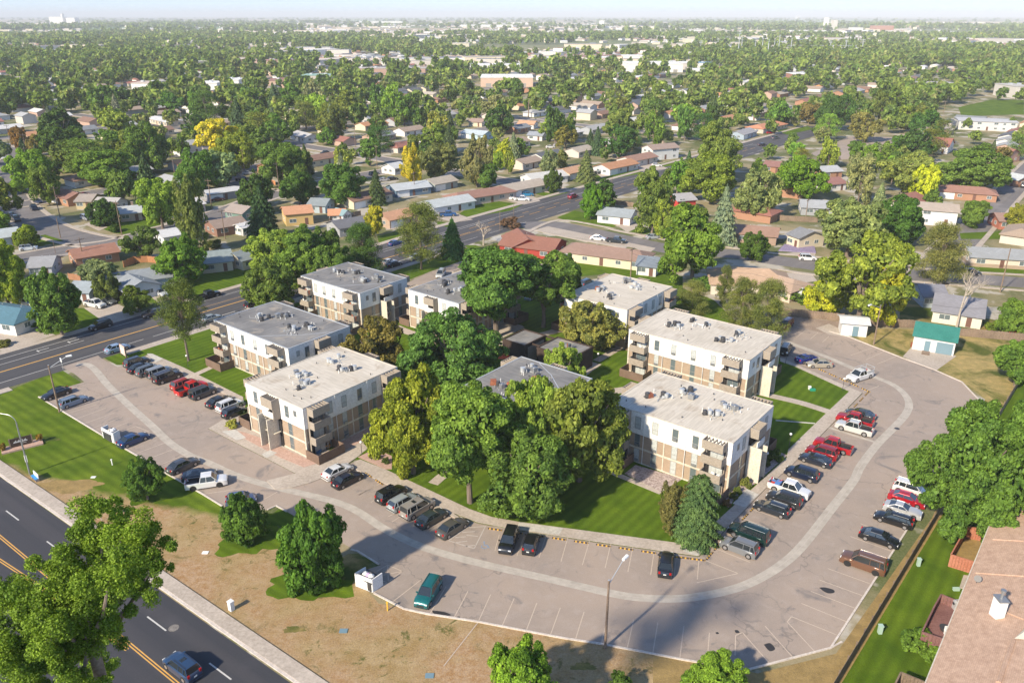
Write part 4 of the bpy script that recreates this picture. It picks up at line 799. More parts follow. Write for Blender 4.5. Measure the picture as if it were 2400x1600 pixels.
# giant cottonwood at the bottom left reaching up towards the camera
def bigtree():
    x, y = -18.0, 26.0; e = empty('cottonwood_tree', (x, y, 0), .4)
    tag(e, 'huge leafy cottonwood overhanging the arterial road at the bottom left corner', 'tree')
    global rng; rng = np.random.default_rng(77); V = []
    def wp(u, v, z): p = G(u, v, z); return (p[0] - x, p[1] - y, z)
    lob = [(240, 1235, 20, 3.1), (330, 1260, 19, 3.0), (170, 1330, 19, 3.4), (260, 1330, 20, 3.5), (345, 1350, 18.5, 2.4), (240, 1420, 18, 3.0), (60, 1420, 18, 3.4), (20, 1500, 18, 3.6), (120, 1460, 18.5, 3.4), (200, 1490, 17.5, 3.0), (60, 1580, 17, 3.6), (170, 1580, 16.5, 3.2), (240, 1560, 15, 2.2), (300, 1620, 14, 2.6), (-60, 1560, 17, 3.6), (270, 1200, 19.5, 1.7), (215, 1205, 19, 1.6), (370, 1310, 19, 1.8), (100, 1650, 15, 3.6), (300, 1290, 19, 3.2), (200, 1260, 19.5, 2.4), (130, 1400, 18.5, 3.2), (200, 1410, 18.5, 3.2), (60, 1500, 18, 3.4), (140, 1520, 17.5, 3.4), (20, 1400, 17.5, 2.6), (90, 1380, 18, 2.6), (230, 1500, 16.5, 2.8), (0, 1660, 15, 3.6), (-40, 1440, 16, 3.2)]
    ca, sa = math.cos(-.4), math.sin(-.4); LB = []
    for u, v, z, r in lob:
        if v > 1590 or u < -20: continue
        z *= 2.05; r *= .54
        c = wp(u, v, z); LB.append(((c[0] * ca - c[1] * sa, c[0] * sa + c[1] * ca, z), r * .80))
    for c, r in LB:
        n = int(4300 * r * r); K = 12
        sub = unit(rng.normal(size=(K, 3))) * r * rng.uniform(.3, 1.1, K)[:, None]; sr = rng.uniform(.22, .42, K) * r
        k = rng.integers(0, K, n); d = unit(rng.normal(size=(n, 3)) + np.array([0, 0, .2]))
        p = np.array(c) + sub[k] + d * (sr[k] * (.55 + .55 * rng.random(n)))[:, None]
        V.append(leaves(p, unit(d * .6 + rng.normal(size=d.shape) * .7 + np.array([0, 0, .3])), .056 * rng.uniform(.6, 1.3, n)))
    cr = link('crown', quads_mesh('crown', np.concatenate(V), M['leaf']), e); cr.color = (.088, .145, .026, 1)
    hub = sum((Vector(c) for c, r in LB), Vector()) / len(LB) - Vector((0, 0, 2.5)); mb = MB(); mb.tube((0, 0, 0), hub * .6, .6, .42, 12, False); mb.tube(hub * .6, hub, .42, .25, 10, False)
    for c, r in LB: m = hub.lerp(Vector(c), .5) - Vector((0, 0, .6)); mb.tube(hub, m, .15, .09, 7, False); mb.tube(m, c, .09, .03, 6, False)
    mb.build('trunk', M['bark'], e, True); TREES.append((x, y, 8))
bigtree()
def bare(c, xb, yb, yt, w, label):
    X, Y = Q(c, xb, yb); H = hgt(X, Y, SP(c, 0, yt)[1]); dep = math.hypot(Y, CAMH); r = (w / CR[c][2]) / 2 * dep / FPX
    random.seed(5 + xb); mb = MB()
    def br(p, d, L, rad, lv):
        q = p + d * L; mb.tube(p, q, rad, rad * .6, 6 if lv < 2 else 4, False)
        if lv > 4: return
        for i in range(3 if lv < 3 else 2):
            nd = (d + Vector((random.uniform(-1, 1), random.uniform(-1, 1), random.uniform(-.25, .5))) * .75).normalized(); br(q, nd, L * random.uniform(.6, .82), rad * .6, lv + 1)
    br(Vector((0, 0, 0)), Vector((0, 0, 1)), H * .30, .28, 0)
    o = mb.build('bare_tree', M['paleb'], None, True); o.location = (X, Y, 0); tag(o, label, 'bare tree'); TREES.append((X, Y, 3))
bare('c', 1830, 1190, 800, 380, 'large leafless pale tree in front of the low grey roofed house')
bare('b', 950, 640, 480, 90, 'small reddish bare tree on the verge beside the diagonal street')
# shrubs
def shrub(c, x, y, w, h, col, label, hi=False, group=None):
    X, Y = Q(c, x, y); dep = math.hypot(Y, CAMH); r = (w / CR[c][2]) / 2 * dep / FPX
    o = link('shrub', (MID['broad'])[int(x) % 5], None); o.location = (X, Y, h * .45); o.scale = (r, r, h / 1.7); o.color = (*col, 1); tag(o, label, 'bush', group)
shrub('d', 2135, 790, 120, 1.5, (.17, .19, .06), 'rounded pale green bush by the brown patio fence at the lot corner')
shrub('i', 1555, 1010, 100, 1.5, (.09, .11, .035), 'largest bush in the stone bed beside the stair fins')
shrub('i', 1490, 1070, 75, 1.2, (.07, .10, .03), 'dark green bush second from the stair fins'); shrub('i', 1455, 1110, 75, 1.2, (.085, .10, .035), 'dark olive bush third from the stair fins')
shrub('i', 1405, 1170, 75, 1.1, (.14, .09, .055), 'reddish brown bush beside the big conical spruce')
shrub('i', 1720, 840, 75, 1.4, (.06, .09, .03), 'bush beside the globe lamp near the stair fins'); shrub('i', 1800, 790, 130, 1.7, (.05, .08, .025), 'dark bush at the foot of the brown fence on the right block')
shrub('h', 1455, 440, 55, .8, (.07, .09, .03), 'small shrub in the pink gravel nearest the globe lamp'); shrub('h', 1520, 490, 55, .9, (.06, .09, .03), 'small shrub in the middle of the pink gravel'); shrub('h', 1585, 530, 80, 1.0, (.065, .09, .03), 'small shrub in the pink gravel against the lawn')
shrub('x', 1100, 270, 160, 2.2, (.035, .08, .02), 'low dark hedge beside the green conical evergreen')
shrub('b', 1130, 520, 150, 3.2, (.10, .065, .06), 'purplish brown bush left of the red house'); shrub('b', 1050, 660, 110, 1.6, (.09, .12, .05), 'weedy bush beside the bare reddish tree')
shrub('a', 1430, 650, 130, 2.0, (.06, .08, .03), 'dark bush behind the grey green gabled roof'); shrub('a', 860, 1030, 110, 1.6, (.07, .11, .03), 'hedge beside the left street with small sign post')
shrub('a', 330, 1180, 260, 1.8, (.055, .10, .025), 'low hedge line between the two left driveways'); shrub('a', 25, 1310, 110, 1.2, (.08, .09, .035), 'bush at the left edge beside the street')
shrub('w', 200, 1260, 330, 2.2, (.065, .12, .025), 'spiky green shrub below the plum coloured deck'); shrub('c', 2100, 1210, 170, 1.8, (.10, .14, .03), 'yellowish bush beside the red toy house')
shrub('c', 760, 1010, 200, 3.0, (.08, .13, .035), 'dense bushes behind the fence near the white round shed'); shrub('c', 120, 930, 160, 3.0, (.06, .12, .03), 'dense bush behind the olive pines')

# ================================================================== APARTMENT BLOCKS
def sh(mb, name, mat, smooth=False): return mb.mesh(name, M[mat], smooth)
def win_meshes():
    d = {}
    for k, (w_, h_) in {'tall': (.95, 1.95), 'door': (.95, 2.15), 'small': (.7, 1.0), 'slider': (2.0, 2.0), 'house': (1.5, 1.1), 'housew': (2.2, 1.2)}.items():
        f = MB(); t = .06
        f.box(-w_ / 2, w_ / 2, -.05, .02, 0, t); f.box(-w_ / 2, w_ / 2, -.05, .02, h_ - t, h_); f.box(-w_ / 2, -w_ / 2 + t, -.048, .02, t, h_ - t); f.box(w_ / 2 - t, w_ / 2, -.048, .02, t, h_ - t)
        if k in ('tall', 'door'): f.box(-w_ / 2 + t, w_ / 2 - t, -.045, .02, h_ * .34, h_ * .34 + .05)
        else: f.box(-.025, .025, -.045, .02, t, h_ - t)
        p = MB(); p.box(-w_ / 2 + t, w_ / 2 - t, -.015, .015, t, h_ - t)
        d[k] = (f.mesh('window_frame', M['wframe'] if k != 'house' and k != 'housew' else M['white']), p.mesh('pane', M['glass']), p.mesh('pane', M['curtain']), w_, h_)
    a = MB(); a.box(-.33, .33, -.22, .02, .08, .48); a.box(-.28, .28, -.235, -.22, .12, .44); d['ac'] = a.mesh('wall_air_conditioner', M['metal'])
    return d
WM = win_meshes()
def window(parent, x, y, z, rz, kind='tall', cur=False, ac=False):
    f, p, pc, w_, h_ = WM[kind]; o = link('window', f, parent); o.location = (x, y, z); o.rotation_euler = (0, 0, rz)
    q = link('pane', pc if cur else p, o)
    if ac: a = link('wall_air_conditioner', WM['ac'], parent); a.location = (x, y, z); a.rotation_euler = (0, 0, rz)
    return o
ACM = []
def ac_meshes():
    mb = MB(); mb.tube((0, 0, .12), (0, 0, .85), .40, .40, 14); mb.box(-.45, .45, -.45, .45, .02, .11); mb.tube((0, 0, .85), (0, 0, .90), .34, .30, 14); ACM.append(mb.mesh('rooftop_condenser', M['dmetal'], True))
    mb = MB(); mb.box(-.42, .42, -.42, .42, .1, .80); mb.box(-.47, .47, -.47, .47, .8, .85); mb.tube((0, 0, .85), (0, 0, .93), .3, .3, 12); ACM.append(mb.mesh('rooftop_condenser', M['metal'], False))
    mb = MB(); mb.tube((0, 0, .1), (0, 0, .8), .38, .38, 14); mb.tube((0, 0, .8), (0, 0, .86), .42, .2, 14); mb.box(-.5, -.1, -.6, -.5, .1, .5); ACM.append(mb.mesh('rooftop_condenser', M['lmetal'], True))
    mb = MB(); mb.box(-.45, .45, -.4, .4, .12, .75); mb.box(-.5, .5, -.45, .45, .04, .12); ACM.append(mb.mesh('rooftop_condenser', M['rust'], False))
ac_meshes()
VP = [MB().tube((0, 0, 0), (0, 0, .6), .06, n=7).mesh('vent_pipe', M['white']), MB().tube((0, 0, 0), (0, 0, .28), .07, n=6).mesh('roof_vent', M['dmetal'])]
def tower(parent, x0, yf, rz, wid=3.2, dep=1.5, fence=True, seed=0, H=8.4):
    # balcony stack: local frame, face looks to -Y, placed by empty-less transform
    c, s = math.cos(rz), math.sin(rz)
    def put(mb, name, mat, smooth=False):
        o = mb.build(name, M[mat], parent, smooth); o.location = (x0, yf, 0) if rz == 0 else (x0, yf, 0); o.rotation_euler = (0, 0, rz); return o
    t = .13; w2 = wid / 2
    mb = MB(); mb.box(-w2, w2, -dep, -dep + t, H - 1.28, H); mb.box(-w2, -w2 + t, -dep + t, 0, H - 1.28, H); mb.box(w2 - t, w2, -dep + t, 0, H - 1.28, H)
    for i in range(5): mb.box(-w2 + .45 + i * (wid - .9) / 4 - .05, -w2 + .45 + i * (wid - .9) / 4 + .05, -dep + t, 0, H - .28, H - .06)
    put(mb, 'pergola', 'taupe')
    for z in (5.02, 2.42):
        mb = MB(); mb.box(-w2, w2, -dep, -dep + t, z - .1, z + 1.15); mb.box(-w2, -w2 + t, -dep + t, 0, z - .1, z + 1.15); mb.box(w2 - t, w2, -dep + t, 0, z - .1, z + 1.15); mb.box(-w2 + t, w2 - t, -dep + t, 0, z - .1, z + .08)
        b = put(mb, 'balcony', 'taupe')
        random.seed(seed + int(z))
        if random.random() < .7:
            g = MB(); u = random.uniform(-1, .6); g.box(u, u + .5, -dep + .35, -dep + .85, .0, .55); g.box(u, u + .5, -dep + .35, -dep + .42, .5, 1.25); g.tube((u + 1, -dep + .5, 0), (u + 1, -dep + .5, 1.0), .2, .3, 8)
            o = g.build('patio_chair', random.choice([M['rust'], M['dmetal'], M['white']]), b); o.location = (0, 0, z + .09)
    for i, z in enumerate((5.12, 2.52, .15)):
        mb = MB(); mb.box(-w2 + .2, w2 - .2, -.03, .03, z, z + 2.1); o = put(mb, 'balcony_shade_panel', 'dark')  # flat panel, shade of the balcony opening painted as near-black
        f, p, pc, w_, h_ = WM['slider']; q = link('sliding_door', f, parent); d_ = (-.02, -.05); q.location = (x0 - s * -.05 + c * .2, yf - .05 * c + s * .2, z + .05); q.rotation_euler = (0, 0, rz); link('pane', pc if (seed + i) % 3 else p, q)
    mb = MB(); mb.box(-w2 - .02, -w2 + .10, -.35, 0, 0, H - 1.3); mb.box(w2 - .10, w2 + .02, -.35, 0, 0, H - 1.3); put(mb, 'tower_post', 'taupe')
    if fence:
        fw = w2 + .9; fd = dep + 1.5; mb = MB(); mb.box(-fw, fw, -fd, -fd + .08, .05, 1.65); mb.box(-fw, -fw + .08, -fd + .08, 0, .05, 1.65); mb.box(fw - .08, fw, -fd + .08, 0, .05, 1.65)
        put(mb, 'patio_fence', 'brownfence')
def stairs(parent, x0, yf, rz, H=8.4, wid=2.8):
    w2 = wid / 2
    def put(mb, name, mat):
        o = mb.build(name, M[mat], parent); o.location = (x0, yf, 0); o.rotation_euler = (0, 0, rz); return o
    mb = MB(); mb.box(-w2, w2, -1.35, -1.22, H - 1.5, H); mb.box(-w2, -w2 + .13, -1.22, 0, H - 1.5, H); mb.box(w2 - .13, w2, -1.22, 0, H - 1.5, H); mb.box(w2 - .13, w2, -1.22, 0, H - 3.4, H - 1.5)
    for i in range(5): mb.box(-w2 + .4 + i * (wid - .8) / 4 - .05, -w2 + .4 + i * (wid - .8) / 4 + .05, -1.22, 0, H - .3, H - .08)
    put(mb, 'stair_canopy', 'taupe')
    mb = MB(); mb.box(-w2, w2, -.05, .04, .1, H - 1.5); put(mb, 'stair_shade_panel', 'dark')  # no real hollow: flat near-black panel painted as the shaded stair opening
    for sx, z1 in ((-w2 - .1, 5.6), (w2 - .8, 5.2)):
        mb = MB(); mb.box(sx, sx + .16, -2.1, -.05, .05, z1); mb.box(sx - .004, sx + .164, -2.104, -.05, 2.78, 2.83); put(mb, 'stair_wall', 'cream')
    mb = MB()
    for fl in range(2):
        for k in range(10): mb.box(-w2 + .2 + (k if fl == 0 else 9 - k) * .17, -w2 + .37 + (k if fl == 0 else 9 - k) * .17, -1.2, -.1, fl * 2.6 + k * .26, fl * 2.6 + k * .26 + .12)
    mb.box(-w2 + .1, w2 - .2, -1.25, -.08, 2.62, 2.72); mb.box(-w2 + .1, w2 - .2, -1.25, -.08, 5.2, 5.32); put(mb, 'staircase', 'cream')
    mb = MB(); mb.box(-w2 + .1, w2 - .1, -1.3, -1.18, 5.4, 6.3); put(mb, 'landing_wall', 'stucco')
def apartment(cx, cy, L, W, ang, roof, label, sides='fblr', seed=0, name='apartment_block', H=8.4):
    # local x along the long side; front looks to local -Y
    e = empty(name, (cx, cy, 0), ang); tag(e, label, 'apartment building'); random.seed(seed); rs = random.Random(seed)
    hx, hy = L / 2, W / 2
    MB().box(-hx + .12, hx - .12, -hy + .12, hy - .12, -.05, 4.92).build('brick_wall', M['brick'], e)
    MB().box(-hx, hx, -hy, hy, 4.9, H).build('upper_wall', M['stucco'], e)
    mb = MB()     # cream base, floor band, pilasters
    for z0, z1, pr in ((-.02, .30, .10), (2.42, 2.74, .03)): mb.box(-hx + .12 - pr, hx - .12 + pr, -hy + .12 - pr, hy - .12 + pr, z0, z1)
    for sx in (-1, 1):
        for sy in (-1, 1): mb.cbox((sx * (hx - .13), sy * (hy - .13), 2.46), (.26, .26, 4.86))
    px_ = [-.335, -.05, .13, .30] 
    for p in (-.02,):
        for sy in (-1, 1): mb.cbox((p * L, sy * (hy - .10), 2.60), (.16, .12, 4.55))
    mb.build('concrete_band', M['cream'], e)
    mb = MB(); mb.sheet([(-hx + .2, -hy + .2), (hx - .2, -hy + .2), (hx - .2, hy - .2), (-hx + .2, hy - .2)], H + .03); mb.build('roof', M[roof], e)
    mb = MB()
    for a_ in ((-hx - .02, hx + .02, -hy - .02, -hy + .2), (-hx - .02, hx + .02, hy - .2, hy + .02), (-hx - .02, -hx + .2, -hy + .2, hy - .2), (hx - .2, hx + .02, -hy + .2, hy - .2)): mb.box(*a_, H - .02, H + .10)
    mb.build('parapet', M['roof_white' if roof == 'roof_white' else 'lmetal'], e)
    if roof == 'roof_grey':
        mb = MB(); strip_mb(mb, [(hx * .18, -hy + .3), (hx * .72, -hy * .12), (hx * .72, -hy * .1), (hx - .3, hy * .45)], .14, H + .04); mb.build('roof_seam', M['lmetal'], e)
    # windows
    xs = (-.245, -.10, .065, .225)
    for sgn, rz in ((-1, 0), (1, math.pi)):
        if ('f' if sgn < 0 else 'b') not in sides: continue
        for i, p in enumerate(xs):
            x = p * L * (1 if sgn < 0 else -1)
            window(e, x, sgn * (hy + .004), 5.75, rz, 'tall', rs.random() < .7, rs.random() < .5)
            for z in (2.75, .32): window(e, x, sgn * (hy - .115), z, rz, 'door', rs.random() < .6, rs.random() < .6)
        for i, p in enumerate((-.385, .385)):
            tower(e, p * L, sgn * hy, rz, 3.1, 1.5, True, seed * 7 + i * 3 + (sgn > 0))
        for p in (-.19, .15): mb = MB(); mb.tube((p * L, sgn * (hy + .06), .2), (p * L, sgn * (hy + .06), H), .05, n=6); mb.build('downpipe', M['white'], e)
    for sgn, rz in ((-1, -math.pi / 2), (1, math.pi / 2)):
        if ('l' if sgn < 0 else 'r') not in sides: continue
        stairs(e, sgn * hx, -.3 * sgn * 0, rz, H)
        for q, kd, z in ((-.36, 'small', 6.5), (-.22, 'tall', 5.75), (.33, 'tall', 5.75)):
            window(e, sgn * (hx + .004), q * W, z, rz, kd, rs.random() < .4)
        for z in (2.75, .32):
            for q in (-.24, .33): window(e, sgn * (hx - .115), q * W, z, rz, 'door', rs.random() < .6)
    # rooftop units
    for gx, gy in ((-.24, -.06), (-.12, .20), (.20, -.10), (.28, .16)):
        for k in range(4 if gx != .28 else 3):
            u = (gx * L + rs.uniform(-1.7, 1.7), gy * W + rs.uniform(-1.3, 1.3)); o = link('rooftop_condenser', ACM[rs.choice((0, 0, 0, 1, 2, 2, 1, 0, 2, 2, 1, 0, 0, 3))], e); o.location = (u[0], u[1], H + .03); o.rotation_euler = (0, 0, rs.uniform(0, 3)); s_ = rs.uniform(.75, 1.05); o.scale = (s_, s_, s_)
        mb = MB(); 
        for k in range(7):
            a_, r_ = rs.uniform(0, 6.28), rs.uniform(.5, 2.0); p0 = Vector((gx * L, gy * W, H + .12)); p1 = p0 + Vector((math.cos(a_) * r_, math.sin(a_) * r_, 0)); mb.tube(p0, p1, .03, n=5); mb.tube(p1, p1 + Vector((0, 0, .5)), .03, n=5)
        mb.build('refrigerant_pipes', M['lmetal'], e)
        for k in range(4): o = link('vent_pipe', VP[0], e); o.location = (gx * L + rs.uniform(-2, 2), gy * W + rs.uniform(-1.6, 1.6), H); o.scale = (1, 1, rs.uniform(.5, 1.2))
    for k in range(9): o = link('roof_vent', VP[1], e); o.location = (rs.uniform(-.45, .45) * L, rs.uniform(-.42, .42) * W, H + .03)
    return e
def acen(corner, L, W, ang, cxs, cys):
    a = (math.cos(ang), math.sin(ang)); b = (-a[1], a[0]); return (corner[0] - a[0] * cxs * L / 2 - b[0] * cys * W / 2, corner[1] - a[1] * cxs * L / 2 - b[1] * cys * W / 2)
AP = []
def ap(corner, cxs, cys, L, W, ang, roof, label, sides, seed):
    c = acen(corner, L, W, ang, cxs, cys); AP.append((c[0], c[1], max(L, W) / 2 + 1)); return apartment(c[0], c[1], L, W, ang, roof, label, sides, seed)
# corner given, then which corner it is in the block's own frame (+1/-1 along x, y)
ap((29.9, 94.4), 1, -1, 19.6, 14.3, WA, 'roof_white', 'white roofed apartment block at the right beside the brown juniper and the spruce', 'fblr', 1)
ap((39.8, 122.2), 1, -1, 23.3, 14.3, WA, 'roof_white', 'largest white roofed apartment block behind the right corner block', 'fblr', 2)
ap((-30.8, 104.6), -1, -1, 19.2, 14.3, UA, 'roof_white', 'white roofed apartment block at the front left with blue tub in its patio', 'fblr', 3)
ap((-38.8, 127.2), 1, -1, 22.8, 13.9, WA, 'roof_grey', 'grey roofed apartment block beside the tall lone pine and red pickups', 'fblr', 4)
ap((-31.6, 156.8), 1, -1, 19.5, 13.6, WA, 'roof_grey', 'grey roofed apartment block farthest back beside the diagonal street', 'fblr', 5)
ap((-21.9, 159.5), -1, 1, 19.0, 14.3, UA, 'roof_grey', 'grey roofed apartment block half hidden behind the tallest courtyard tree', 'fblr', 6)
ap((22.6, 146.9), -1, -1, 18.6, 15.0, UA, 'roof_white', 'low looking white roofed apartment block behind the olive crabapple', 'fblr', 7)
ap((1.6, 124.0), 1, 1, 19.0, 14.3, UA, 'roof_grey', 'grey roofed apartment block buried among the big front trees', 'fblr', 8)
# ---- dark brown laundry pavilions
def pavilion(cx, cy, L, W, label, seed):
    e = empty('laundry_building', (cx, cy, 0), WA); tag(e, label, 'small building'); hx, hy = L / 2, W / 2; H = 4.0
    MB().box(-hx, hx, -hy, hy, 0, H - .1).build('wall', M['darkbrown'], e)
    MB().sheet([(-hx + .25, -hy + .25), (hx - .25, -hy + .25), (hx - .25, hy - .25), (-hx + .25, hy - .25)], H - .06).build('roof', M['roof_grey'], e)
    mb = MB()
    for a_ in ((-hx - .06, hx + .06, -hy - .06, -hy + .25), (-hx - .06, hx + .06, hy - .25, hy + .06), (-hx - .06, -hx + .25, -hy + .25, hy - .25), (hx - .25, hx + .06, -hy + .25, hy - .25)): mb.box(*a_, H - .3, H + .12)
    mb.build('roof_edge', M['darkbrown'], e)
    if seed:
        MB().box(hx - .01, hx + .05, -hy * .7, hy * .8, .1, 3.4).build('tan_entrance_wall', M['taupe'], e)
    else:
        mb = MB(); mb.tube((hx * .3, -hy * .3, H), (hx * .3, -hy * .3, H + 1.3), .09, n=8); mb.tube((hx * .3, -hy * .3, H + 1.3), (hx * .3, -hy * .3, H + 1.45), .15, n=8); mb.build('flue', M['rust'], e)
        mb = MB(); mb.box(-.5, .6, .2, 1.2, H, H + .6); mb.tube((1.2, .8, H), (1.2, .8, H + .6), .3, n=10); mb.build('rooftop_fan', M['metal'], e)
pavilion(2.4, 143.6, 5.4, 6.8, 'smaller dark brown flat roofed laundry building on the left of the pair', 1)
pavilion(10.0, 138.6, 8.2, 6.8, 'larger dark brown flat roofed laundry building with rusty flue on its roof', 0)
mb = MB()
for k in (-1, 1): mb.box(-1.6, 1.6, k * 2.4 - .12, k * 2.4 + .12, 3.6, 3.9)
for k in (-1.2, 1.2): mb.box(k - .1, k + .1, -2.3, 2.3, 3.55, 3.8)
for sx in (-1.4, 1.4):
    for sy in (-2.4, 2.4): mb.box(sx - .1, sx + .1, sy - .1, sy + .1, 0, 3.6)
o = mb.build('timber_pergola', M['darkbrown']); o.location = (5.7, 142.6, 0); o.rotation_euler = (0, 0, WA); tag(o, 'dark timber pergola joining the two dark brown laundry buildings', 'pergola')
# ================================================================== HOUSES
HOUSES = []; LM = []
def hmesh(L, W, h, rh, ov=.5, hip=False):
    hx, hy = L / 2, W / 2; b = MB()
    b.box(-hx, hx, -hy, hy, -.02, h)
    if not hip:
        for sx in (-1, 1): b.face([(sx * hx, -hy, h), (sx * hx, hy, h), (sx * hx, 0, h + rh * .97)])
    wall = b.mesh('wall', M['siding'])
    r = MB(); ox, oy = hx + ov, hy + ov; k = rh / hy; ze = h - k * ov; t = .16
    if hip:
        i = hy * .95 if hip is True else hy * hip
        P = [(-ox, -oy, ze), (ox, -oy, ze), (ox, oy, ze), (-ox, oy, ze), (-hx + i, 0, h + rh), (hx - i, 0, h + rh)]
        r.v += [(x, y, z + t) for x, y, z in P] + [(x, y, z) for x, y, z in P[:4]]
        r.f += [(0, 1, 5, 4), (1, 2, 5), (2, 3, 4, 5), (3, 0, 4), (6, 7, 1, 0), (7, 8, 2, 1), (8, 9, 3, 2), (9, 6, 0, 3), (9, 8, 7, 6)]
    else:
        P = [(-ox, -oy, ze), (ox, -oy, ze), (ox, 0, h + rh), (-ox, 0, h + rh), (ox, oy, ze), (-ox, oy, ze)]
        r.v += [(x, y, z + t) for x, y, z in P] + list(P)
        r.f += [(0, 1, 2, 3), (3, 2, 4, 5), (7, 6, 9, 8), (8, 9, 11, 10), (6, 7, 1, 0), (10, 11, 5, 4), (7, 8, 2, 1), (8, 10, 4, 2), (9, 6, 0, 3), (11, 9, 3, 5)]
    roof = r.mesh('roof', M['shingle']); return wall, roof
FM = {'gd': MB().box(-2.4, 2.4, -.04, .04, 0, 2.2).mesh('garage_door', M['white']), 'd': MB().box(-.5, .5, -.05, .05, 0, 2.1).mesh('door', flat('door_paint', (.16, .08, .06), .5)),
      'ch': MB().box(-.35, .35, -.45, .45, 0, 1.9).box(-.42, .42, -.52, .52, 1.9, 2.0).mesh('chimney', M['brick']), 'v': MB().tube((0, 0, 0), (0, 0, .5), .1, n=6).mesh('vent', M['lmetal'])}
rH = random.Random(99)
def house_at(cx, cy, ang, L, W, roofc, wallc, label, h=2.7, rh=1.5, hip=False, parts=(), name='house', cat='house', group=None, meshes=None, detail=2):
    e = empty(name, (cx, cy, 0), ang); tag(e, label, cat, group); wall, roof = meshes or hmesh(L, W, h, rh, .5, hip)
    w_ = link('wall', wall, e); w_.color = (*wallc, 1); r = link('roof', roof, e); r.color = (*roofc, 1)
    HOUSES.append((cx, cy, L, W, ang)); LM.append((cx, cy, label)) if group is None and cat == 'house' else None; hx, hy = L / 2, W / 2
    if 'ch' in parts or (not parts and rH.random() < .3): c = link('chimney', FM['ch'], r); c.location = (hx * .3, hy * .25, h + rh * .4)
    if detail == 0: return e
    front = -1
    if parts and 'flip' in parts: front = 1
    for s in ((-1, 1) if detail > 1 else (-1,)):
        rz = 0 if s < 0 else math.pi; n = max(2, int(L / 4.2)); 
        for k in range(n):
            x = -hx + L * (k + .5) / n
            if s == front and k == n // 2: d = link('door', FM['d'], e); d.location = (x, s * (hy + .0), .1); d.rotation_euler = (0, 0, rz)
            elif s == front and k == 0 and 'nogd' not in parts and L > 11: d = link('garage_door', FM['gd'], e); d.location = (-hx + 2.9, s * hy, .05); d.rotation_euler = (0, 0, rz)
            else: window(e, x, s * (hy + .0), 1.0 if h < 4 else 3.4, rz, 'house' if k % 2 else 'housew', False)
            if h > 4 and k != n // 2: window(e, x, s * hy, .8, rz, 'house')
    if detail > 1:
        for sx in (-1, 1): window(e, sx * hx, -hy * .35, 1.0 if h < 4 else 3.4, sx * math.pi / 2, 'house'); window(e, sx * hx, hy * .4, 1.0 if h < 4 else 3.4, sx * math.pi / 2, 'house')
        for k in range(2): v = link('vent', FM['v'], r); v.location = (hx * (.4 - k * .7), hy * .35, h + rh * .6)
    if 'brick' in parts:
        mb = MB(); mb.box(-hx - .05, hx + .05, -hy - .05, hy + .05, 0, 1.0); mb.build('brick_skirt', M['brick'], e)
    return e
def hs(c, x1, y1, x2, y2, W, roofc, wallc, label, h=2.7, rh=1.5, hip=False, parts=('x',), **kw):
    z = h + rh; p = Q(c, x1, y1, z); q = Q(c, x2, y2, z); L = math.dist(p, q) + (W * .9 if hip else 0)
    L = max(5, min(L, 30)); return house_at((p[0] + q[0]) / 2, (p[1] + q[1]) / 2, math.atan2(q[1] - p[1], q[0] - p[0]), L, W, roofc, wallc, label, h, rh, hip, parts, **kw)
rGy = (.22, .24, .26); rLG = (.38, .39, .40); rDk = (.12, .13, .15); rBr = (.25, .15, .11); rTn = (.36, .28, .22); rOr = (.50, .26, .14); rBe = (.44, .39, .33); wW = (.72, .71, .69); wC = (.66, .58, .44); wBk = (.40, .22, .14); wGy = (.42, .44, .47); wBl = (.13, .20, .28); wY = (.62, .44, .18); wRd = (.36, .055, .04)
hs('a', -80, 545, 105, 520, 9, (.42, .47, .48), (.60, .66, .68), 'pale green roofed corner house at the left edge')
hs('a', 215, 720, 365, 712, 8.5, (.30, .31, .33), (.45, .46, .52), 'small grey house with lilac grey walls left of the brick house')
hs('a', 470, 670, 755, 625, 8.5, (.33, .17, .12), wBk, 'brown roofed orange brick house with white patio cover', parts=('nogd', 'flip'))
hs('a', 770, 825, 1070, 785, 9, (.25, .28, .31), (.62, .64, .66), 'long blue grey roofed house above the parked white pickup', hip=.5)
hs('a', 860, 835, 945, 880, 8, (.26, .29, .32), (.68, .69, .70), 'white gabled wing of the long blue grey house facing the street', parts=('nogd',), h=2.75, rh=1.6)
hs('a', 520, 880, 620, 885, 6, (.28, .33, .37), (.58, .64, .68), 'small pale blue garage behind the white pickup', cat='garage')
hs('a', -60, 1035, 110, 1060, 9, (.085, .19, .25), wW, 'turquoise roofed white house at the left edge', hip=.6)
hs('a', 1330, 690, 1530, 668, 9.5, (.24, .29, .30), wC, 'cream walled house with dark green gable trim', rh=1.8)
hs('a', 1560, 690, 1730, 650, 7.5, (.22, .26, .28), wC, 'lower right wing of the cream house with attached garage')
hs('a', 540, 300, 640, 300, 9, (.33, .29, .26), (.5, .42, .25), 'tan grey roofed house beside the winding street')
hs('a', 660, 320, 800, 325, 7.5, (.40, .39, .38), wW, 'pale roofed house right of the tan grey one')
hs('a', 790, 385, 935, 372, 8, (.43, .46, .47), (.52, .40, .30), 'light roofed house with big brick chimney', parts=('ch',))
hs('a', 400, 262, 520, 292, 8, (.26, .14, .11), wBk, 'brown red roofed house behind the winding street tree')
hs('a', 1360, 282, 1590, 250, 8, (.55, .56, .57), (.3, .3, .32), 'low white metal roofed carport house with dark cars beneath', rh=.5)
hs('a', 1555, 365, 1670, 382, 7, (.33, .28, .25), (.16, .26, .22), 'two storey house with dark green walls', h=5.0)
hs('a', 1400, 478, 1600, 445, 9, (.30, .23, .19), (.28, .16, .12), 'low brown roofed brick house right of the thin poplar')
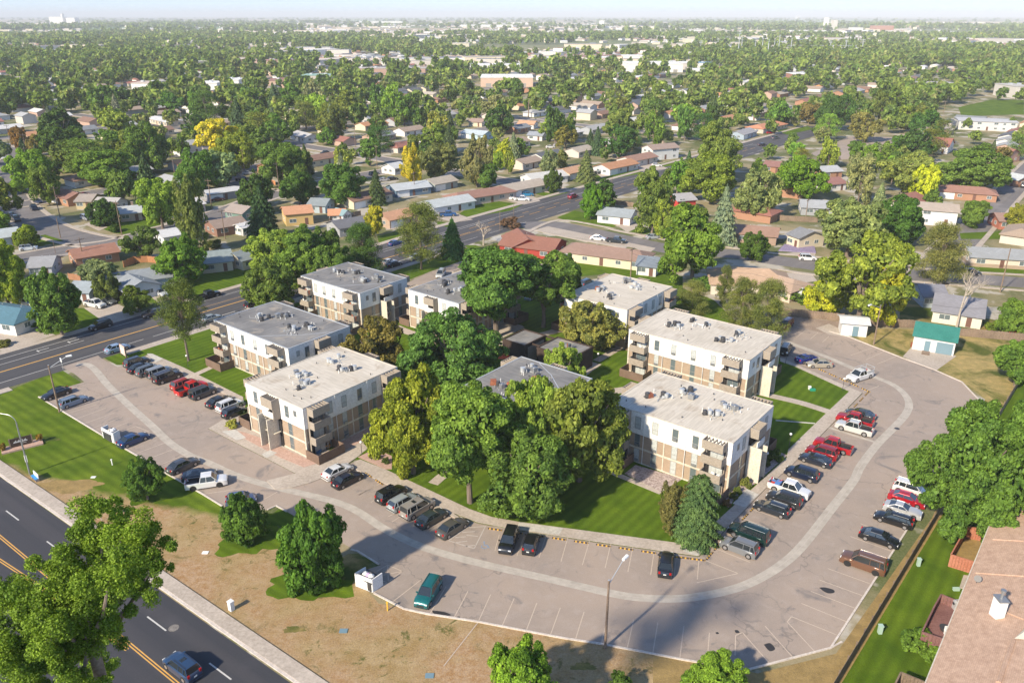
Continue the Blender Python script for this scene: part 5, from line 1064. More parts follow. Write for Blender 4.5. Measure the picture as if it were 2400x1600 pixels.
hs('a', 1590, 500, 1665, 482, 5, (.66, .66, .66), wW, 'white sunroom addition beside the low brown roofed house', h=2.4, rh=.8)
hs('a', 1890, 385, 2070, 370, 9, (.55, .29, .17), wY, 'yellow walled two storey house with orange roof', h=3.8)
hs('a', 2085, 325, 2200, 330, 8, (.24, .28, .30), (.42, .50, .54), 'blue grey house behind the yellow walled house')
hs('a', 2225, 400, 2275, 398, 4, (.55, .28, .16), (.66, .65, .62), 'small white barn shed with orange roof', h=2.4, rh=1.3, parts=('nogd',), cat='shed')
hs('a', 1050, 560, 1280, 520, 9, (.60, .61, .62), wW, 'long white flat roofed building behind the round bright tree', rh=.5)
hs('b', -60, 478, 130, 448, 9, (.15, .155, .175), (.35, .36, .38), 'dark grey roofed house left of the yellow green tree')
hs('b', 262, 428, 450, 390, 9, (.50, .28, .17), (.45, .33, .25), 'orange roofed house with open carport')
hs('b', 330, 235, 560, 208, 9, (.46, .50, .53), wBl, 'dark blue walled house with pale roof')
hs('b', 575, 200, 725, 172, 8.5, (.40, .36, .31), (.35, .40, .40), 'tan roofed house right of the dark blue house')
hs('b', 565, 345, 840, 300, 9, (.45, .49, .50), wW, 'long light grey roofed white house with blue pickup in its drive')
hs('b', 790, 288, 1060, 248, 9, (.30, .17, .13), (.55, .45, .36), 'brown roofed house behind the bright oval lawn', hip=.7)
hs('b', 1075, 240, 1320, 195, 9.5, (.43, .37, .31), (.70, .63, .50), 'beige roofed house with cream walls and green bushes')
hs('b', 1235, 165, 1470, 138, 9, (.55, .55, .53), wW, 'pale roofed house behind the dark bushy tree')
hs('b', 1475, 130, 1590, 105, 8, (.52, .31, .19), wC, 'small orange roofed house left of the pale evergreen')
hs('b', 1740, 100, 1930, 62, 9, (.47, .24, .13), (.60, .60, .60), 'orange roofed white and brick house beside the red parked car')
hs('b', 1895, 50, 2060, 18, 9, (.34, .20, .15), (.60, .55, .50), 'brown roofed house beyond the orange roofed one')
hs('u', 2110, 1000, 2290, 985, 8.5, (.33, .25, .21), (.70, .70, .68), 'two storey white house with brown roof and brick chimney', h=5.0, parts=('ch',))
hs('b', 1110, 560, 1460, 600, 10.5, (.27, .125, .09), wRd, 'bright red walled house with brown roof at the street corner', rh=2.0, parts=('nogd',))
hs('b', 1180, 530, 1250, 600, 9, (.27, .125, .09), wRd, 'front gabled wing of the bright red house', rh=1.9, parts=('nogd',))
hs('b', 1600, 628, 1960, 672, 9, (.30, .20, .16), (.70, .60, .44), 'long beige ranch house with brown roof and rear patio cover', hip=.6, parts=('nogd',))
hs('b', 1740, 385, 1955, 405, 8.5, (.30, .34, .37), wW, 'white corner house with blue grey roof', parts=('nogd',))
hs('b', 2010, 712, 2110, 722, 7, (.18, .22, .27), wW, 'small white garage with dark roof behind the leafy tree', cat='garage', parts=('nogd',))
hs('b', 2210, 300, 2330, 290, 8, (.38, .37, .38), (.5, .06, .05), 'red barn like house behind the tall dense tree', h=4)
hs('b', -20, 395, 25, 405, 3.5, (.22, .33, .36), (.75, .75, .74), 'tiny white shed with blue grey roof beside the dark trees', h=2.4, rh=1.2, parts=('nogd',), cat='shed')
hs('c', 350, 500, 640, 525, 9.5, (.32, .20, .15), (.36, .25, .19), 'brown roofed ranch house behind the silver spruce', parts=('nogd',))
hs('c', 800, 525, 860, 545, 9, (.22, .23, .25), wC, 'cream gable fronted house with dark roof behind the lavender', h=3.2, parts=('nogd',))
hs('c', 340, 790, 560, 800, 12, (.47, .33, .23), (.66, .58, .48), 'orange tan hip roofed house behind the olive pines', hip=.8, rh=2.4, parts=('nogd',))
hs('c', 590, 830, 700, 860, 9, (.44, .32, .24), (.6, .5, .4), 'lower tan wing of the orange tan hip roofed house', hip=.5, parts=('nogd',))
hs('c', 700, 915, 735, 920, 3, (.55, .57, .58), (.62, .63, .62), 'round topped white metal shed behind the brown dirt yard', h=2.0, rh=.8, parts=('nogd',), cat='shed')
hs('c', 1905, 650, 2330, 675, 9, (.30, .32, .34), (.66, .56, .46), 'long grey roofed house with cream and brick walls at the right edge', parts=('brick', 'nogd'))
hs('c', 1700, 960, 2020, 1005, 13, (.25, .25, .28), (.68, .64, .54), 'large low grey roofed house with wide cream gable behind the bare tree', rh=2.0, parts=('nogd',))
hs('c', 1590, 900, 1720, 905, 9, (.22, .22, .25), (.36, .42, .48), 'blue grey walled house left of the large low roof', parts=('nogd',))
hs('c', 1570, 350, 1840, 370, 8.5, (.40, .34, .29), wW, 'two storey white house with tan roof in the right neighbourhood', h=4.8, parts=('nogd',))
hs('c', 1800, 240, 2010, 255, 9.5, (.33, .18, .14), wBk, 'brown roofed house right of the lime yellow tree', hip=.8)
hs('c', 2090, 425, 2250, 430, 9, (.32, .21, .18), (.42, .16, .11), 'brick house with brown roof at the right edge')
hs('c', 900, 115, 1025, 108, 9, (.42, .44, .46), wBk, 'pale roofed house with solar panels in the right neighbourhood')
hs('c', 935, 195, 1040, 185, 9, (.30, .15, .13), wW, 'dark red roofed house below the solar panel house')
hs('c', 560, 75, 680, 85, 9, (.28, .15, .13), wBk, 'dark red roofed house with solar panels below the school lot')
hs('c', 790, 335, 1010, 345, 10, (.36, .38, .40), (.35, .36, .38), 'grey roofed house with white pergola behind the utility pole')
hs('c', 2160, 150, 2300, 175, 9, (.50, .54, .56), wBk, 'pale blue roofed house at the upper right edge')
hs('v', 490, 865, 670, 830, 11, (.55, .25, .15), (.60, .50, .42), 'bright orange roofed house with red car in its drive', hip=.6)
hs('v', 370, 905, 460, 880, 9, (.34, .34, .36), (.35, .42, .50), 'grey roofed house left of the bright orange roof')
hs('v', 430, 775, 530, 780, 9, (.50, .50, .50), wW, 'pale roofed house behind the bright orange roof')
hs('v', 1730, 945, 1860, 955, 15, (.33, .14, .10), wW, 'brown roofed church hall with white trim at the upper right', rh=3, h=3.5)
hs('v', 2080, 1005, 2290, 1030, 14, (.33, .15, .11), (.5, .3, .22), 'long brown roofed school wing at the upper right edge', rh=2.5, h=3.5)
hs('v', 1880, 815, 2300, 830, 18, (.50, .51, .53), (.6, .6, .58), 'long pale flat roofed school building beyond the grove', rh=.4, h=5, parts=('nogd',))
hs('u', 150, 800, 160, 790, 7, (.7, .7, .68), wW, 'small white gabled house among dark trees at upper centre', rh=2)
hs('u', 860, 890, 1010, 905, 9, (.45, .53, .58), (.45, .62, .72), 'pale blue walled house deep among the centre trees')
hs('u', 900, 815, 990, 820, 9, (.35, .25, .21), wC, 'brown roofed cream house above the pale blue house')
hs('u', 1230, 830, 1340, 835, 8, (.55, .33, .2), wW, 'orange roofed white house beside the dead white trunk')
hs('u', 350, 715, 470, 712, 9, (.45, .48, .5), (.4, .2, .15), 'pale roofed brick house in the dark centre left trees')
hs('u', 320, 1130, 400, 1115, 8, (.55, .57, .57), wW, 'pale roofed white house left of the bright yellow tree')
hs('u', 1300, 905, 1400, 910, 8, (.3, .33, .38), wW, 'blue grey roofed house in the centre trees')
hs('t', 1070, 800, 1210, 830, 11, (.62, .63, .63), (.6, .52, .4), 'white roofed tan building in the upper left trees', rh=.8)
hs('t', 2050, 900, 2150, 925, 9, (.45, .45, .46), wW, 'pale roofed house at the end of the parked car street')
# commercial buildings farther away
CB = []
def block(c, x1, x2, y, h, dep, roofc, wallc, label, name='warehouse', cat='warehouse', group=None):
    (ax, ay) = Q(c, x1, y); (bx, by) = Q(c, x2, y); yy = (ay + by) / 2; e = empty(name, ((ax + bx) / 2, yy + dep / 2, 0), 0); tag(e, label, cat, group); L = abs(bx - ax)
    o = MB().box(-L / 2, L / 2, -dep / 2, dep / 2, 0, h).build('wall', M['siding'], e); o.color = (*wallc, 1)
    o = MB().box(-L / 2 - .3, L / 2 + .3, -dep / 2 - .3, dep / 2 + .3, h + .01, h + .5).build('roof', M['roofm'], e); o.color = (*roofc, 1)
    n = max(2, int(L / 14)); mb = MB()
    for k in range(min(n, 12)): MB().box(-L / 2 + L * (k + .3) / n, -L / 2 + L * (k + .6) / n, -dep / 2 - .1, -dep / 2 + .1, .1, min(3.2, h * .6)).build('dock_door', M['wframe'], e)
    mb = MB()
    for k in range(min(n, 8)): MB().box(-L / 2 + L * (k + .4) / n, -L / 2 + L * (k + .4) / n + 2.5, -1, 1.5, h + .4, h + 1.8).build('rooftop_unit', M['lmetal'], e)
    CB.append(((ax + bx) / 2, yy + dep / 2, L / 2 + dep / 2))
wh = (.80, .79, .76)
for a_ in (('u', 960, 1320, 600, 8, 45, wh, (.62, .45, .34), 'white roofed store with pinkish front wall in the far centre', 'store', 'store'), ('u', 850, 1260, 490, 6, 40, wh, wh, 'row of low white commercial roofs behind the pinkish store', 'store', 'store'), ('u', 1980, 2352, 500, 9, 60, wh, wh, 'large bright white warehouse in the far centre right'),
           ('u', 1950, 2090, 430, 8, 40, wh, wh, 'smaller bright white warehouse behind the large one'), ('u', 1740, 1880, 450, 9, 40, wh, (.6, .5, .42), 'tan walled white roofed warehouse in the far centre'), ('u', 80, 580, 520, 7, 22, (.5, .45, .42), (.45, .30, .24), 'long brick motel building with pitched gables in the far centre left', 'motel', 'building'),
           ('u', 590, 720, 350, 8, 50, (.66, .6, .48), (.66, .6, .45), 'tan roofed hall in the far centre left', 'hall', 'building'), ('u', 760, 880, 340, 10, 50, (.66, .6, .48), (.66, .6, .45), 'taller tan roofed hall right of the other tan hall', 'hall', 'building'), ('u', 670, 800, 235, 9, 60, wh, wh, 'white industrial roof far away at centre left'),
           ('t', 1840, 2080, 605, 6, 25, (.33, .17, .14), (.55, .4, .3), 'long reddish brown roofed building at the upper left of centre', 'building', 'building'), ('t', 2080, 2280, 575, 7, 25, (.30, .46, .40), (.5, .45, .4), 'pale green roofed building right of the reddish brown roof', 'building', 'building'), ('t', 1580, 2000, 465, 8, 25, (.40, .22, .18), (.5, .36, .3), 'long row building with red brown roof in the upper left', 'building', 'building'),
           ('t', 1220, 1500, 625, 6, 25, wh, wh, 'long white commercial roof at the upper left', 'store', 'store'), ('t', 1540, 1650, 610, 7, 25, wh, wh, 'white hall right of the long commercial roof', 'store', 'store'), ('t', 620, 820, 715, 6, 25, (.6, .57, .5), (.62, .55, .45), 'tan flat roofed building at the far left', 'store', 'store'), ('t', 910, 1060, 625, 6, 25, (.6, .5, .42), wh, 'tan and white flat roofed building at the upper left', 'store', 'store'),
           ('v', 90, 270, 545, 8, 40, wh, wh, 'white warehouse at the right of the far centre'), ('v', 0, 90, 480, 7, 40, wh, (.6, .55, .5), 'pale warehouse next to the blue roofed shop'), ('v', 110, 250, 470, 6, 20, (.25, .42, .6), wh, 'low shop with pale blue roof in the far centre right', 'store', 'store'), ('v', 400, 700, 400, 7, 30, wh, wh, 'white substation control building below the pylons'), ('v', 1125, 1240, 375, 9, 30, wh, wh, 'white boxy building at the right end of the substation'),
           ('v', 1640, 1900, 640, 7, 24, (.5, .47, .43), (.55, .5, .44), 'white apartment row in the far right neighbourhood', 'building', 'building'), ('v', 760, 870, 565, 7, 24, wh, (.4, .2, .15), 'brick house with flat white roof in the right distance', 'building', 'building'), ('v', 2280, 2400, 680, 9, 30, (.5, .48, .45), (.58, .55, .5), 'tall pale building at the upper right edge', 'building', 'building'),
           ('v', 1330, 1450, 220, 22, 60, (.5, .3, .22), (.50, .26, .19), 'red brick campus building on the far right skyline', 'building', 'building'), ('v', 978, 1000, 205, 50, 25, wh, wh, 'slim white tower block on the far right skyline', 'tower_block', 'tower'), ('v', 1030, 1062, 208, 40, 30, wh, (.66, .62, .56), 'wider pale tower block beside the slim one', 'tower_block', 'tower'),
           ('t', 345, 440, 168, 48, 60, wh, wh, 'large white grain elevator on the far left skyline', 'grain_elevator', 'silo'), ('t', 460, 520, 168, 42, 60, wh, wh, 'smaller white grain elevator right of the large one', 'grain_elevator', 'silo'), ('t', 428, 440, 166, 68, 25, wh, wh, 'narrow white head house rising between the grain elevators', 'grain_elevator', 'silo'),
           ('u', 820, 1180, 190, 12, 120, wh, wh, 'longest white industrial roof on the far centre skyline'), ('u', 80, 420, 160, 12, 120, wh, wh, 'pale industrial roofs on the far left of centre'), ('u', 1200, 1420, 172, 12, 100, wh, wh, 'white industrial roof at the far centre right'), ('u', 1780, 1810, 195, 35, 40, wh, wh, 'small white block tower in the far centre right', 'tower_block', 'tower'), ('u', 1890, 2040, 118, 18, 200, wh, wh, 'long white shed close to the horizon right of centre'),
           ('v', 785, 805, 130, 45, 60, wh, wh, 'tiny white building near the horizon at right', 'building', 'building'), ('t', 1400, 1460, 155, 14, 60, wh, wh, 'white farm shed beyond the green field'), ('t', 1920, 2040, 160, 14, 60, wh, wh, 'row of white sheds beyond the green field'), ('t', 900, 980, 235, 8, 40, (.7, .6, .48), (.7, .6, .48), 'tan shed at the edge of the pale field'), ('v', 1180, 1240, 218, 14, 60, wh, wh, 'white hall left of the red brick campus building'), ('v', 1480, 1640, 200, 14, 60, (.62, .54, .42), (.62, .5, .4), 'tan campus roofs right of the red brick building', 'building', 'building')):
    block(*a_)
HAZE = 1.15e-4
# ================================================================== CARS
SPEC = { # length, half width, hood profile [(x frac, z)], greenhouse base rear/front, roof rear/front, roof z, belt z, wheel x's, wheel r
 'sedan': dict(L=4.75, w=.91, prof=[(0, .62), (.03, .90), (.08, 1.0), (.20, 1.03), (.35, 1.02), (.66, .98), (.72, .95), (.86, .86), (.95, .72), (1, .55)], g=(.12, .73), r=(.27, .56), rz=1.44, wx=(.19, .81), wr=.33, gr=.17),
 'coupe': dict(L=4.8, w=.95, prof=[(0, .65), (.03, .95), (.10, 1.02), (.20, 1.02), (.35, 1.0), (.60, .98), (.68, .97), (.86, .90), (.95, .76), (1, .55)], g=(.13, .66), r=(.30, .50), rz=1.36, wx=(.19, .81), wr=.35, gr=.16),
 'suv': dict(L=4.7, w=.94, prof=[(0, .62), (.015, .95), (.03, 1.10), (.20, 1.12), (.35, 1.11), (.68, 1.08), (.76, 1.05), (.88, 1.0), (.96, .86), (1, .6)], g=(.02, .76), r=(.09, .60), rz=1.74, wx=(.18, .82), wr=.37, gr=.20),
 'bigsuv': dict(L=5.2, w=1.0, prof=[(0, .66), (.012, 1.0), (.02, 1.2), (.20, 1.21), (.35, 1.2), (.70, 1.17), (.77, 1.16), (.90, 1.10), (.97, .98), (1, .65)], g=(.015, .765), r=(.05, .63), rz=1.90, wx=(.19, .81), wr=.40, gr=.24),
 'boxsuv': dict(L=4.75, w=.96, prof=[(0, .66), (.012, 1.0), (.02, 1.16), (.20, 1.16), (.35, 1.16), (.70, 1.15), (.75, 1.14), (.93, 1.10), (.985, .98), (1, .65)], g=(.015, .73), r=(.035, .65), rz=1.84, wx=(.19, .82), wr=.42, gr=.26),
 'wagon': dict(L=4.75, w=.90, prof=[(0, .6), (.015, .9), (.03, 1.0), (.20, 1.02), (.35, 1.01), (.66, .98), (.73, .95), (.87, .87), (.95, .74), (1, .55)], g=(.02, .74), r=(.10, .57), rz=1.50, wx=(.18, .81), wr=.33, gr=.18),
 'hatch': dict(L=4.1, w=.88, prof=[(0, .6), (.02, .92), (.04, 1.0), (.20, 1.03), (.35, 1.03), (.70, 1.0), (.77, .96), (.88, .88), (.96, .74), (1, .55)], g=(.03, .78), r=(.14, .60), rz=1.50, wx=(.18, .82), wr=.32, gr=.17),
 'pickup': dict(L=5.7, w=1.0, prof=[(0, .68), (.008, 1.0), (.012, 1.14), (.20, 1.14), (.35, 1.14), (.71, 1.14), (.76, 1.13), (.92, 1.08), (.98, .98), (1, .68)], g=(.36, .76), r=(.39, .64), rz=1.86, wx=(.19, .81), wr=.42, gr=.26)}
def car_mesh(kind):
    s = SPEC[kind]; L = s['L']; w = s['w']; pf = s['prof']
    def top(t):
        for (a, za), (b, zb) in zip(pf, pf[1:]):
            if a <= t <= b: return za + (zb - za) * (t - a) / (b - a + 1e-9)
        return pf[-1][1]
    wr = s['wr']; ws = [x * L for x in s['wx']]
    xs = sorted(set([round(p[0] * L, 3) for p in pf] + [round(x + d, 3) for x in ws for d in (-wr * 1.15, -wr * .95, -wr * .5, 0, wr * .5, wr * .95, wr * 1.15)] + [.022 * L, .34 * L, .36 * L]))
    bed = kind == 'pickup'
    v = []; rings = []
    for x in xs:
        t = x / L; z = top(t); zb = s['gr']
        for wx in ws:
            d = abs(x - wx)
            if d < wr * 1.1: zb = max(zb, math.sqrt(max((wr * 1.12) ** 2 - d * d, 0)) + wr * .92)
        zb = min(zb, z - .12); en = 1 - .16 * max(0, (abs(t - .5) - .40) / .10) ** 1.5
        ww = w * en; b = len(v)
        half = [(0, z + .02), (ww * .55, z + .015), (ww * .86, z - .02), (ww * .97, z - .10), (ww, (z + zb) / 2 + .05), (ww * .97, zb)]
        if bed and t < .345 and t > .0: half = [(0, z - (.0 if t < .02 else .5)), (ww * .80, z - (.0 if t < .02 else .5)), (ww * .84, z), (ww * .97, z - .03), (ww, (z + zb) / 2 + .05), (ww * .97, zb)]
        ring = [(x - L / 2, -y, zz) for y, zz in half[::-1]] + [(x - L / 2, y, zz) for y, zz in half[1:]]
        v += ring; rings.append((b, len(ring)))
    f = []
    for (b0, n), (b1, _) in zip(rings, rings[1:]):
        for k in range(n - 1): f.append((b0 + k, b0 + k + 1, b1 + k + 1, b1 + k))
    f.append(tuple(rings[0][0] + k for k in range(rings[0][1]))[::-1]); f.append(tuple(rings[-1][0] + k for k in range(rings[-1][1])))
    mb = MB(); mb.v = v; mb.f = [q[::-1] for q in f]
    # underbody, roof and pillars
    g0, g1 = (q * L - L / 2 for q in s['g']); r0, r1 = (q * L - L / 2 for q in s['r']); rz = s['rz']; zb0 = top(s['g'][0]) - .02; zb1 = top(s['g'][1]) - .0
    bw = w * .90; rw = w * .70
    n = 5; P = []
    for i in range(n):
        x = r0 + (r1 - r0) * i / (n - 1); cr = .035 * math.sin(math.pi * (i + .3) / (n - .4))
        P.append([(x, -rw, rz - .03), (x, -rw * .6, rz + cr), (x, 0, rz + cr * 1.2), (x, rw * .6, rz + cr), (x, rw, rz - .03)])
    b = len(mb.v)
    for row in P: mb.v += row
    for i in range(n - 1):
        for k in range(4): a = b + i * 5 + k; mb.f.append((a, a + 5, a + 6, a + 1))
    bq = (g1 + g0) / 2
    for sy in (-1, 1):
        for (x0_, z0_, x1_) in ((g1, zb1, r1), (g0, zb0, r0)):
            mb.tube((x0_, sy * bw, z0_), (x1_, sy * rw, rz - .02), .045, .04, 5, False)
        mb.tube((r0, sy * rw, rz - .02), (r1, sy * rw, rz - .02), .045, .045, 5, False)
        xm = r0 + (r1 - r0) * (.52 if kind != 'pickup' else .5); mb.tube((xm - .03, sy * bw, top(.5) - .02), (xm, sy * rw, rz - .02), .04, .035, 5, False)
        if kind in ('suv', 'bigsuv', 'wagon', 'boxsuv'): xq = r0 + (r1 - r0) * .16; mb.tube((xq - .05, sy * bw, top(.2)), (xq, sy * rw, rz - .02), .06, .05, 5, False)
    body = mb.mesh('body', M['paint'], True)
    G_ = {}
    def glass(nm, pts): q = MB(); q.face(pts); G_[nm] = q.mesh(nm, M['cglass'])
    e_ = .012
    glass('windscreen', [(g1, -bw, zb1), (g1, bw, zb1), (r1, rw, rz - .03), (r1, -rw, rz - .03)])
    glass('rear_window', [(g0, bw, zb0), (g0, -bw, zb0), (r0, -rw, rz - .03), (r0, rw, rz - .03)])
    sw = MB(); sw2 = MB()
    zm = top(.5) - .02
    sw.face([(g0, -bw, zb0), (g1, -bw, zb1), (r1, -rw, rz - .03), (r0, -rw, rz - .03)]); sw2.face([(g1, bw, zb1), (g0, bw, zb0), (r0, rw, rz - .03), (r1, rw, rz - .03)])
    G_['side_windows'] = [sw.mesh('side_windows', M['cglass']), sw2.mesh('side_windows', M['cglass'])]
    t = MB(); t.box(-L / 2 + .1, L / 2 - .12, -w * .86, w * .86, s['gr'] - .02, .5)
    for x in ws:
        t.box(x - L / 2 - wr * 1.1, x - L / 2 + wr * 1.1, -w * .90, w * .90, .4, wr * 2 - .0)
    under = t.mesh('underbody', M['trim'])
    q = MB(); q.box(L / 2 - .10, L / 2 + .03, -w * .45, w * .45, .42, .62); q.box(L / 2 - .2, L / 2 + .02, -w * .8, w * .8, .26, .36); grille = q.mesh('grille', M['trim'])
    q = MB(); q.box(-L / 2 - .03, -L / 2 + .1, -w * .86, w * .86, .36, .50); bump = q.mesh('rear_bumper', M['trim'] if kind not in ('pickup',) else M['chrome'])
    hz = top(.95) - .12; tz = .86 if kind in ('sedan', 'coupe') else 1.0
    hl = MB().box(-.14, .05, -.16, .16, -.09, .07).mesh('headlight', M['head']); tl = MB().box(-.03, .14, -.12, .12, -.12, .12 if kind in ('sedan', 'coupe', 'hatch') else .20).mesh('taillight', M['tail'])
    mi = MB().box(-.08, .06, -.10, .10, -.07, .07).mesh('wing_mirror', M['paint']); pl = MB().box(-.012, .012, -.17, .17, -.08, .08).mesh('licence_plate', M['plate'])
    tw = .235; ty = MB().tube((0, -tw / 2, 0), (0, tw / 2, 0), wr, wr, 20).mesh('tyre', M['black'], True)
    rm = MB().tube((0, -tw / 2 - .012, 0), (0, tw / 2 + .012, 0), wr * .62, wr * .62, 14).mesh('rim', M['rim'], True)
    ex = []
    if kind in ('suv', 'bigsuv', 'wagon'):
        q = MB(); 
        for sy in (-1, 1): q.tube((r0 + .15, sy * rw * .86, rz + .06), (r1 - .25, sy * rw * .86, rz + .06), .022, n=5); q.cbox((r0 + .2, sy * rw * .86, rz + .03), (.06, .04, .06)); q.cbox((r1 - .3, sy * rw * .86, rz + .03), (.06, .04, .06))
        ex.append(('roof_rails', q.mesh('roof_rails', M['lmetal'] if kind != 'suv' else M['trim'])))
    if kind == 'pickup':
        q = MB(); q.box(-L / 2 + .08, -L / 2 + L * .345, -w * .82, w * .82, .64, .67); q.box(-L / 2 + .0 * L, -L / 2 + .07, -w * .84, w * .84, .55, 1.15); ex.append(('bed_liner', MB().box(-L / 2 + .08, -L / 2 + L * .34, -w * .83, w * .83, .60, .70).box(-L / 2 + .08, -L / 2 + L * .34, -w * .84, -w * .78, .70, 1.13).box(-L / 2 + .08, -L / 2 + L * .34, w * .78, w * .84, .70, 1.13).mesh('bed_liner', M['trim']))); ex.append(('tailgate', MB().box(-L / 2 + .0, -L / 2 + .07, -w * .86, w * .86, .62, 1.15).mesh('tailgate', M['paint'])))
    if kind == 'boxsuv': ex.append(('spare_wheel', MB().tube((-L / 2 - .22, 0, 1.0), (-L / 2, 0, 1.0), .36, n=16).mesh('spare_wheel', M['black'], True)))
    if kind in ('sedan', 'coupe', 'suv', 'bigsuv', 'boxsuv'): ex.append(('sunroof', MB().box((r0 + r1) / 2 + .0, (r0 + r1) / 2 + .5, -rw * .5, rw * .5, rz + .02, rz + .045).mesh('sunroof', M['cglass'])))
    return dict(s=s, body=body, G=G_, under=under, grille=grille, bump=bump, hl=hl, tl=tl, mi=mi, pl=pl, ty=ty, rm=rm, ex=ex, hz=hz, tz=tz, ws=ws, wr=wr, r1=r1, g1=g1, zb1=zb1)
CM = {k: car_mesh(k) for k in SPEC}; CARN = {'sedan': ('sedan', 'car'), 'coupe': ('coupe', 'car'), 'suv': ('suv', 'car'), 'bigsuv': ('large_suv', 'car'), 'boxsuv': ('off_road_suv', 'car'), 'wagon': ('station_wagon', 'car'), 'hatch': ('hatchback', 'car'), 'pickup': ('pickup_truck', 'pickup truck')}
def car_at(x, y, ang, kind, col, label, group=None, sunroof=False, blackrim=False, simple=False, z=.02):
    m = CM[kind]; s = m['s']; L = s['L']; w = s['w']; e = empty(CARN[kind][0], (x, y, z), ang); tag(e, label, CARN[kind][1], group); c4 = (*col, 1)
    def a(nm, me, loc=(0, 0, 0), par=None, rz=0): o = link(nm, me, par or e); o.location = loc; o.rotation_euler = (0, 0, rz); o.color = c4; return o
    a('body', m['body']); a('windscreen', m['G']['windscreen']); a('rear_window', m['G']['rear_window'])
    for q in m['G']['side_windows']: a('side_window', q)
    a('underbody', m['under'])
    for wx in m['ws']:
        for sy in (-1, 1):
            wh_ = a('wheel', m['ty'], (wx - L / 2, sy * (w - .125), m['wr'])); r = link('rim', m['rm'] if not blackrim else m['ty'], wh_)
            if blackrim: r.scale = (.6, 1.06, .6)
    if simple: return e
    a('grille', m['grille']); a('rear_bumper', m['bump'])
    for sy in (-1, 1):
        a('headlight', m['hl'], (L / 2 - .11, sy * w * .64, m['hz'] - .03)); a('taillight', m['tl'], (-L / 2 + .05, sy * w * .70, m['tz'] - .04)); a('wing_mirror', m['mi'], (m['g1'] - .25, sy * (w + .06), m['zb1'] + .10))
    a('licence_plate', m['pl'], (-L / 2 - .035, 0, .72 if kind != 'pickup' else .5))
    for nm, me in m['ex']:
        if nm == 'sunroof' and not sunroof: continue
        a(nm, me)
    return e
BK = (.012, .013, .016); WH = (.78, .78, .77); SI = (.42, .43, .44); DG = (.06, .065, .075); RD = (.42, .012, .015); NB = (.012, .022, .055); CH = (.42, .38, .31); GB = (.18, .24, .33)
def C(c, x, y, ang, kind, col, label, **kw):
    X, Y = Q(c, x, y, .75); return car_at(X, Y, R(ang), kind, col, label, **kw)
hL = 28      # heading of the left rows
def ang2(c, p, q): a = Q(c, *p); b = Q(c, *q); return math.degrees(math.atan2(b[1] - a[1], b[0] - a[0]))
aL = ang2('m', (700, 632), (1075, 575)); aLi = ang2('h', (1205, 765), (1420, 655)); aB = ang2('n', (1545, 345), (1592, 180)); aR = ang2('o', (1917, 862), (1620, 755)); aRi = ang2('o', (1075, 712), (790, 600)); aLd = ang2('d', (700, 712), (970, 612))
g1_ = None
C('d', 515, 468, aLd + 180, 'sedan', BK, 'black sedan nosed against the grass at the far end of the left outer row')
C('d', 672, 540, aLd, 'wagon', GB, 'pale grey blue station wagon with roof rack beside the black sedan')
C('d', 1222, 890, aLd, 'sedan', (.012, .045, .14), 'bright blue sedan parked beside the white dumpster enclosure')
C('d', 1678, 1125, aLd, 'sedan', DG, 'charcoal sedan parked left of the white pickup with black bed')
C('m', 668, 440, aL, 'coupe', (.04, .05, .058), 'dark grey muscle coupe touching the white pickup')
C('m', 735, 510, aL, 'pickup', WH, 'white crew cab pickup with black bed and black wheels', blackrim=True)
C('m', 1060, 668, aL, 'hatch', (.07, .10, .20), 'slate blue hatchback half hidden behind the round dark tree')
aLu = ang2('d', (1960, 560), (2060, 520)) if False else 33
aLu = aLd
C('d', 1255, 185, aLu, 'suv', (.035, .042, .055), 'dark blue grey suv at the top end of the left inner row')
C('d', 1290, 232, aLu, 'sedan', BK, 'black sedan second from the top of the left inner row')
C('d', 1365, 262, aLu, 'suv', (.10, .11, .115), 'grey suv third from the top of the left inner row')
C('d', 1462, 280, aLu, 'boxsuv', (.26, .27, .27), 'silver boxy off road suv with pale hood in the left inner row', blackrim=True)
C('d', 1537, 322, aLu, 'bigsuv', (.020, .012, .018), 'black large suv just above the red vehicles')
C('d', 1690, 388, aLu, 'suv', (.40, .035, .02), 'faded red suv directly above the red pickup')
C('d', 1755, 425, aLu, 'pickup', (.62, .015, .010), 'bright red pickup with empty open bed', blackrim=True)
C('d', 1862, 465, aLu, 'boxsuv', DG, 'dark grey boxy suv with spare wheel beside the red pickup')
C('d', 2015, 540, aLu, 'sedan', (.018, .020, .026), 'black sedan directly above the white crossover')
C('d', 2110, 578, aLu, 'suv', WH, 'white crossover between two black cars near the corner block')
C('d', 2148, 640, aLu, 'hatch', BK, 'black hatchback next to the corner block patio')
C('h', 1140, 592, aLi, 'sedan', WH, 'white sedan parked on the concrete walkway')
C('h', 1232, 668, aLi, 'sedan', (.014, .012, .018), 'glossy black sedan beside the white sedan')
C('h', 1635, 805, aLi, 'suv', BK, 'black suv with red tail lights at the top of the middle row', sunroof=True)
C('h', 1745, 872, aLi, 'wagon', (.36, .40, .41), 'silver blue station wagon in the middle row')
C('h', 1875, 935, aLi, 'bigsuv', (.33, .30, .27), 'large beige suv with roof rails and sunroof', sunroof=True)
C('h', 2005, 1018, aLi, 'sedan', (.035, .05, .052), 'dark teal grey sedan between the beige suv and the brown sedan')
C('n', 780, 98, aLi, 'sedan', (.10, .095, .085), 'brownish grey sedan beside the white hatched bay')
C('n', 1178, 192, aB + 180, 'suv', BK, 'black suv parked nose out beside the blue wheelchair symbol')
C('n', 1335, 208, aB, 'hatch', (.015, .015, .017), 'black hatchback parked nose in at the lawn side')
C('n', 2282, 350, aB, 'sedan', (.015, .018, .024), 'lone dark sedan at the right end of the lower inner row')
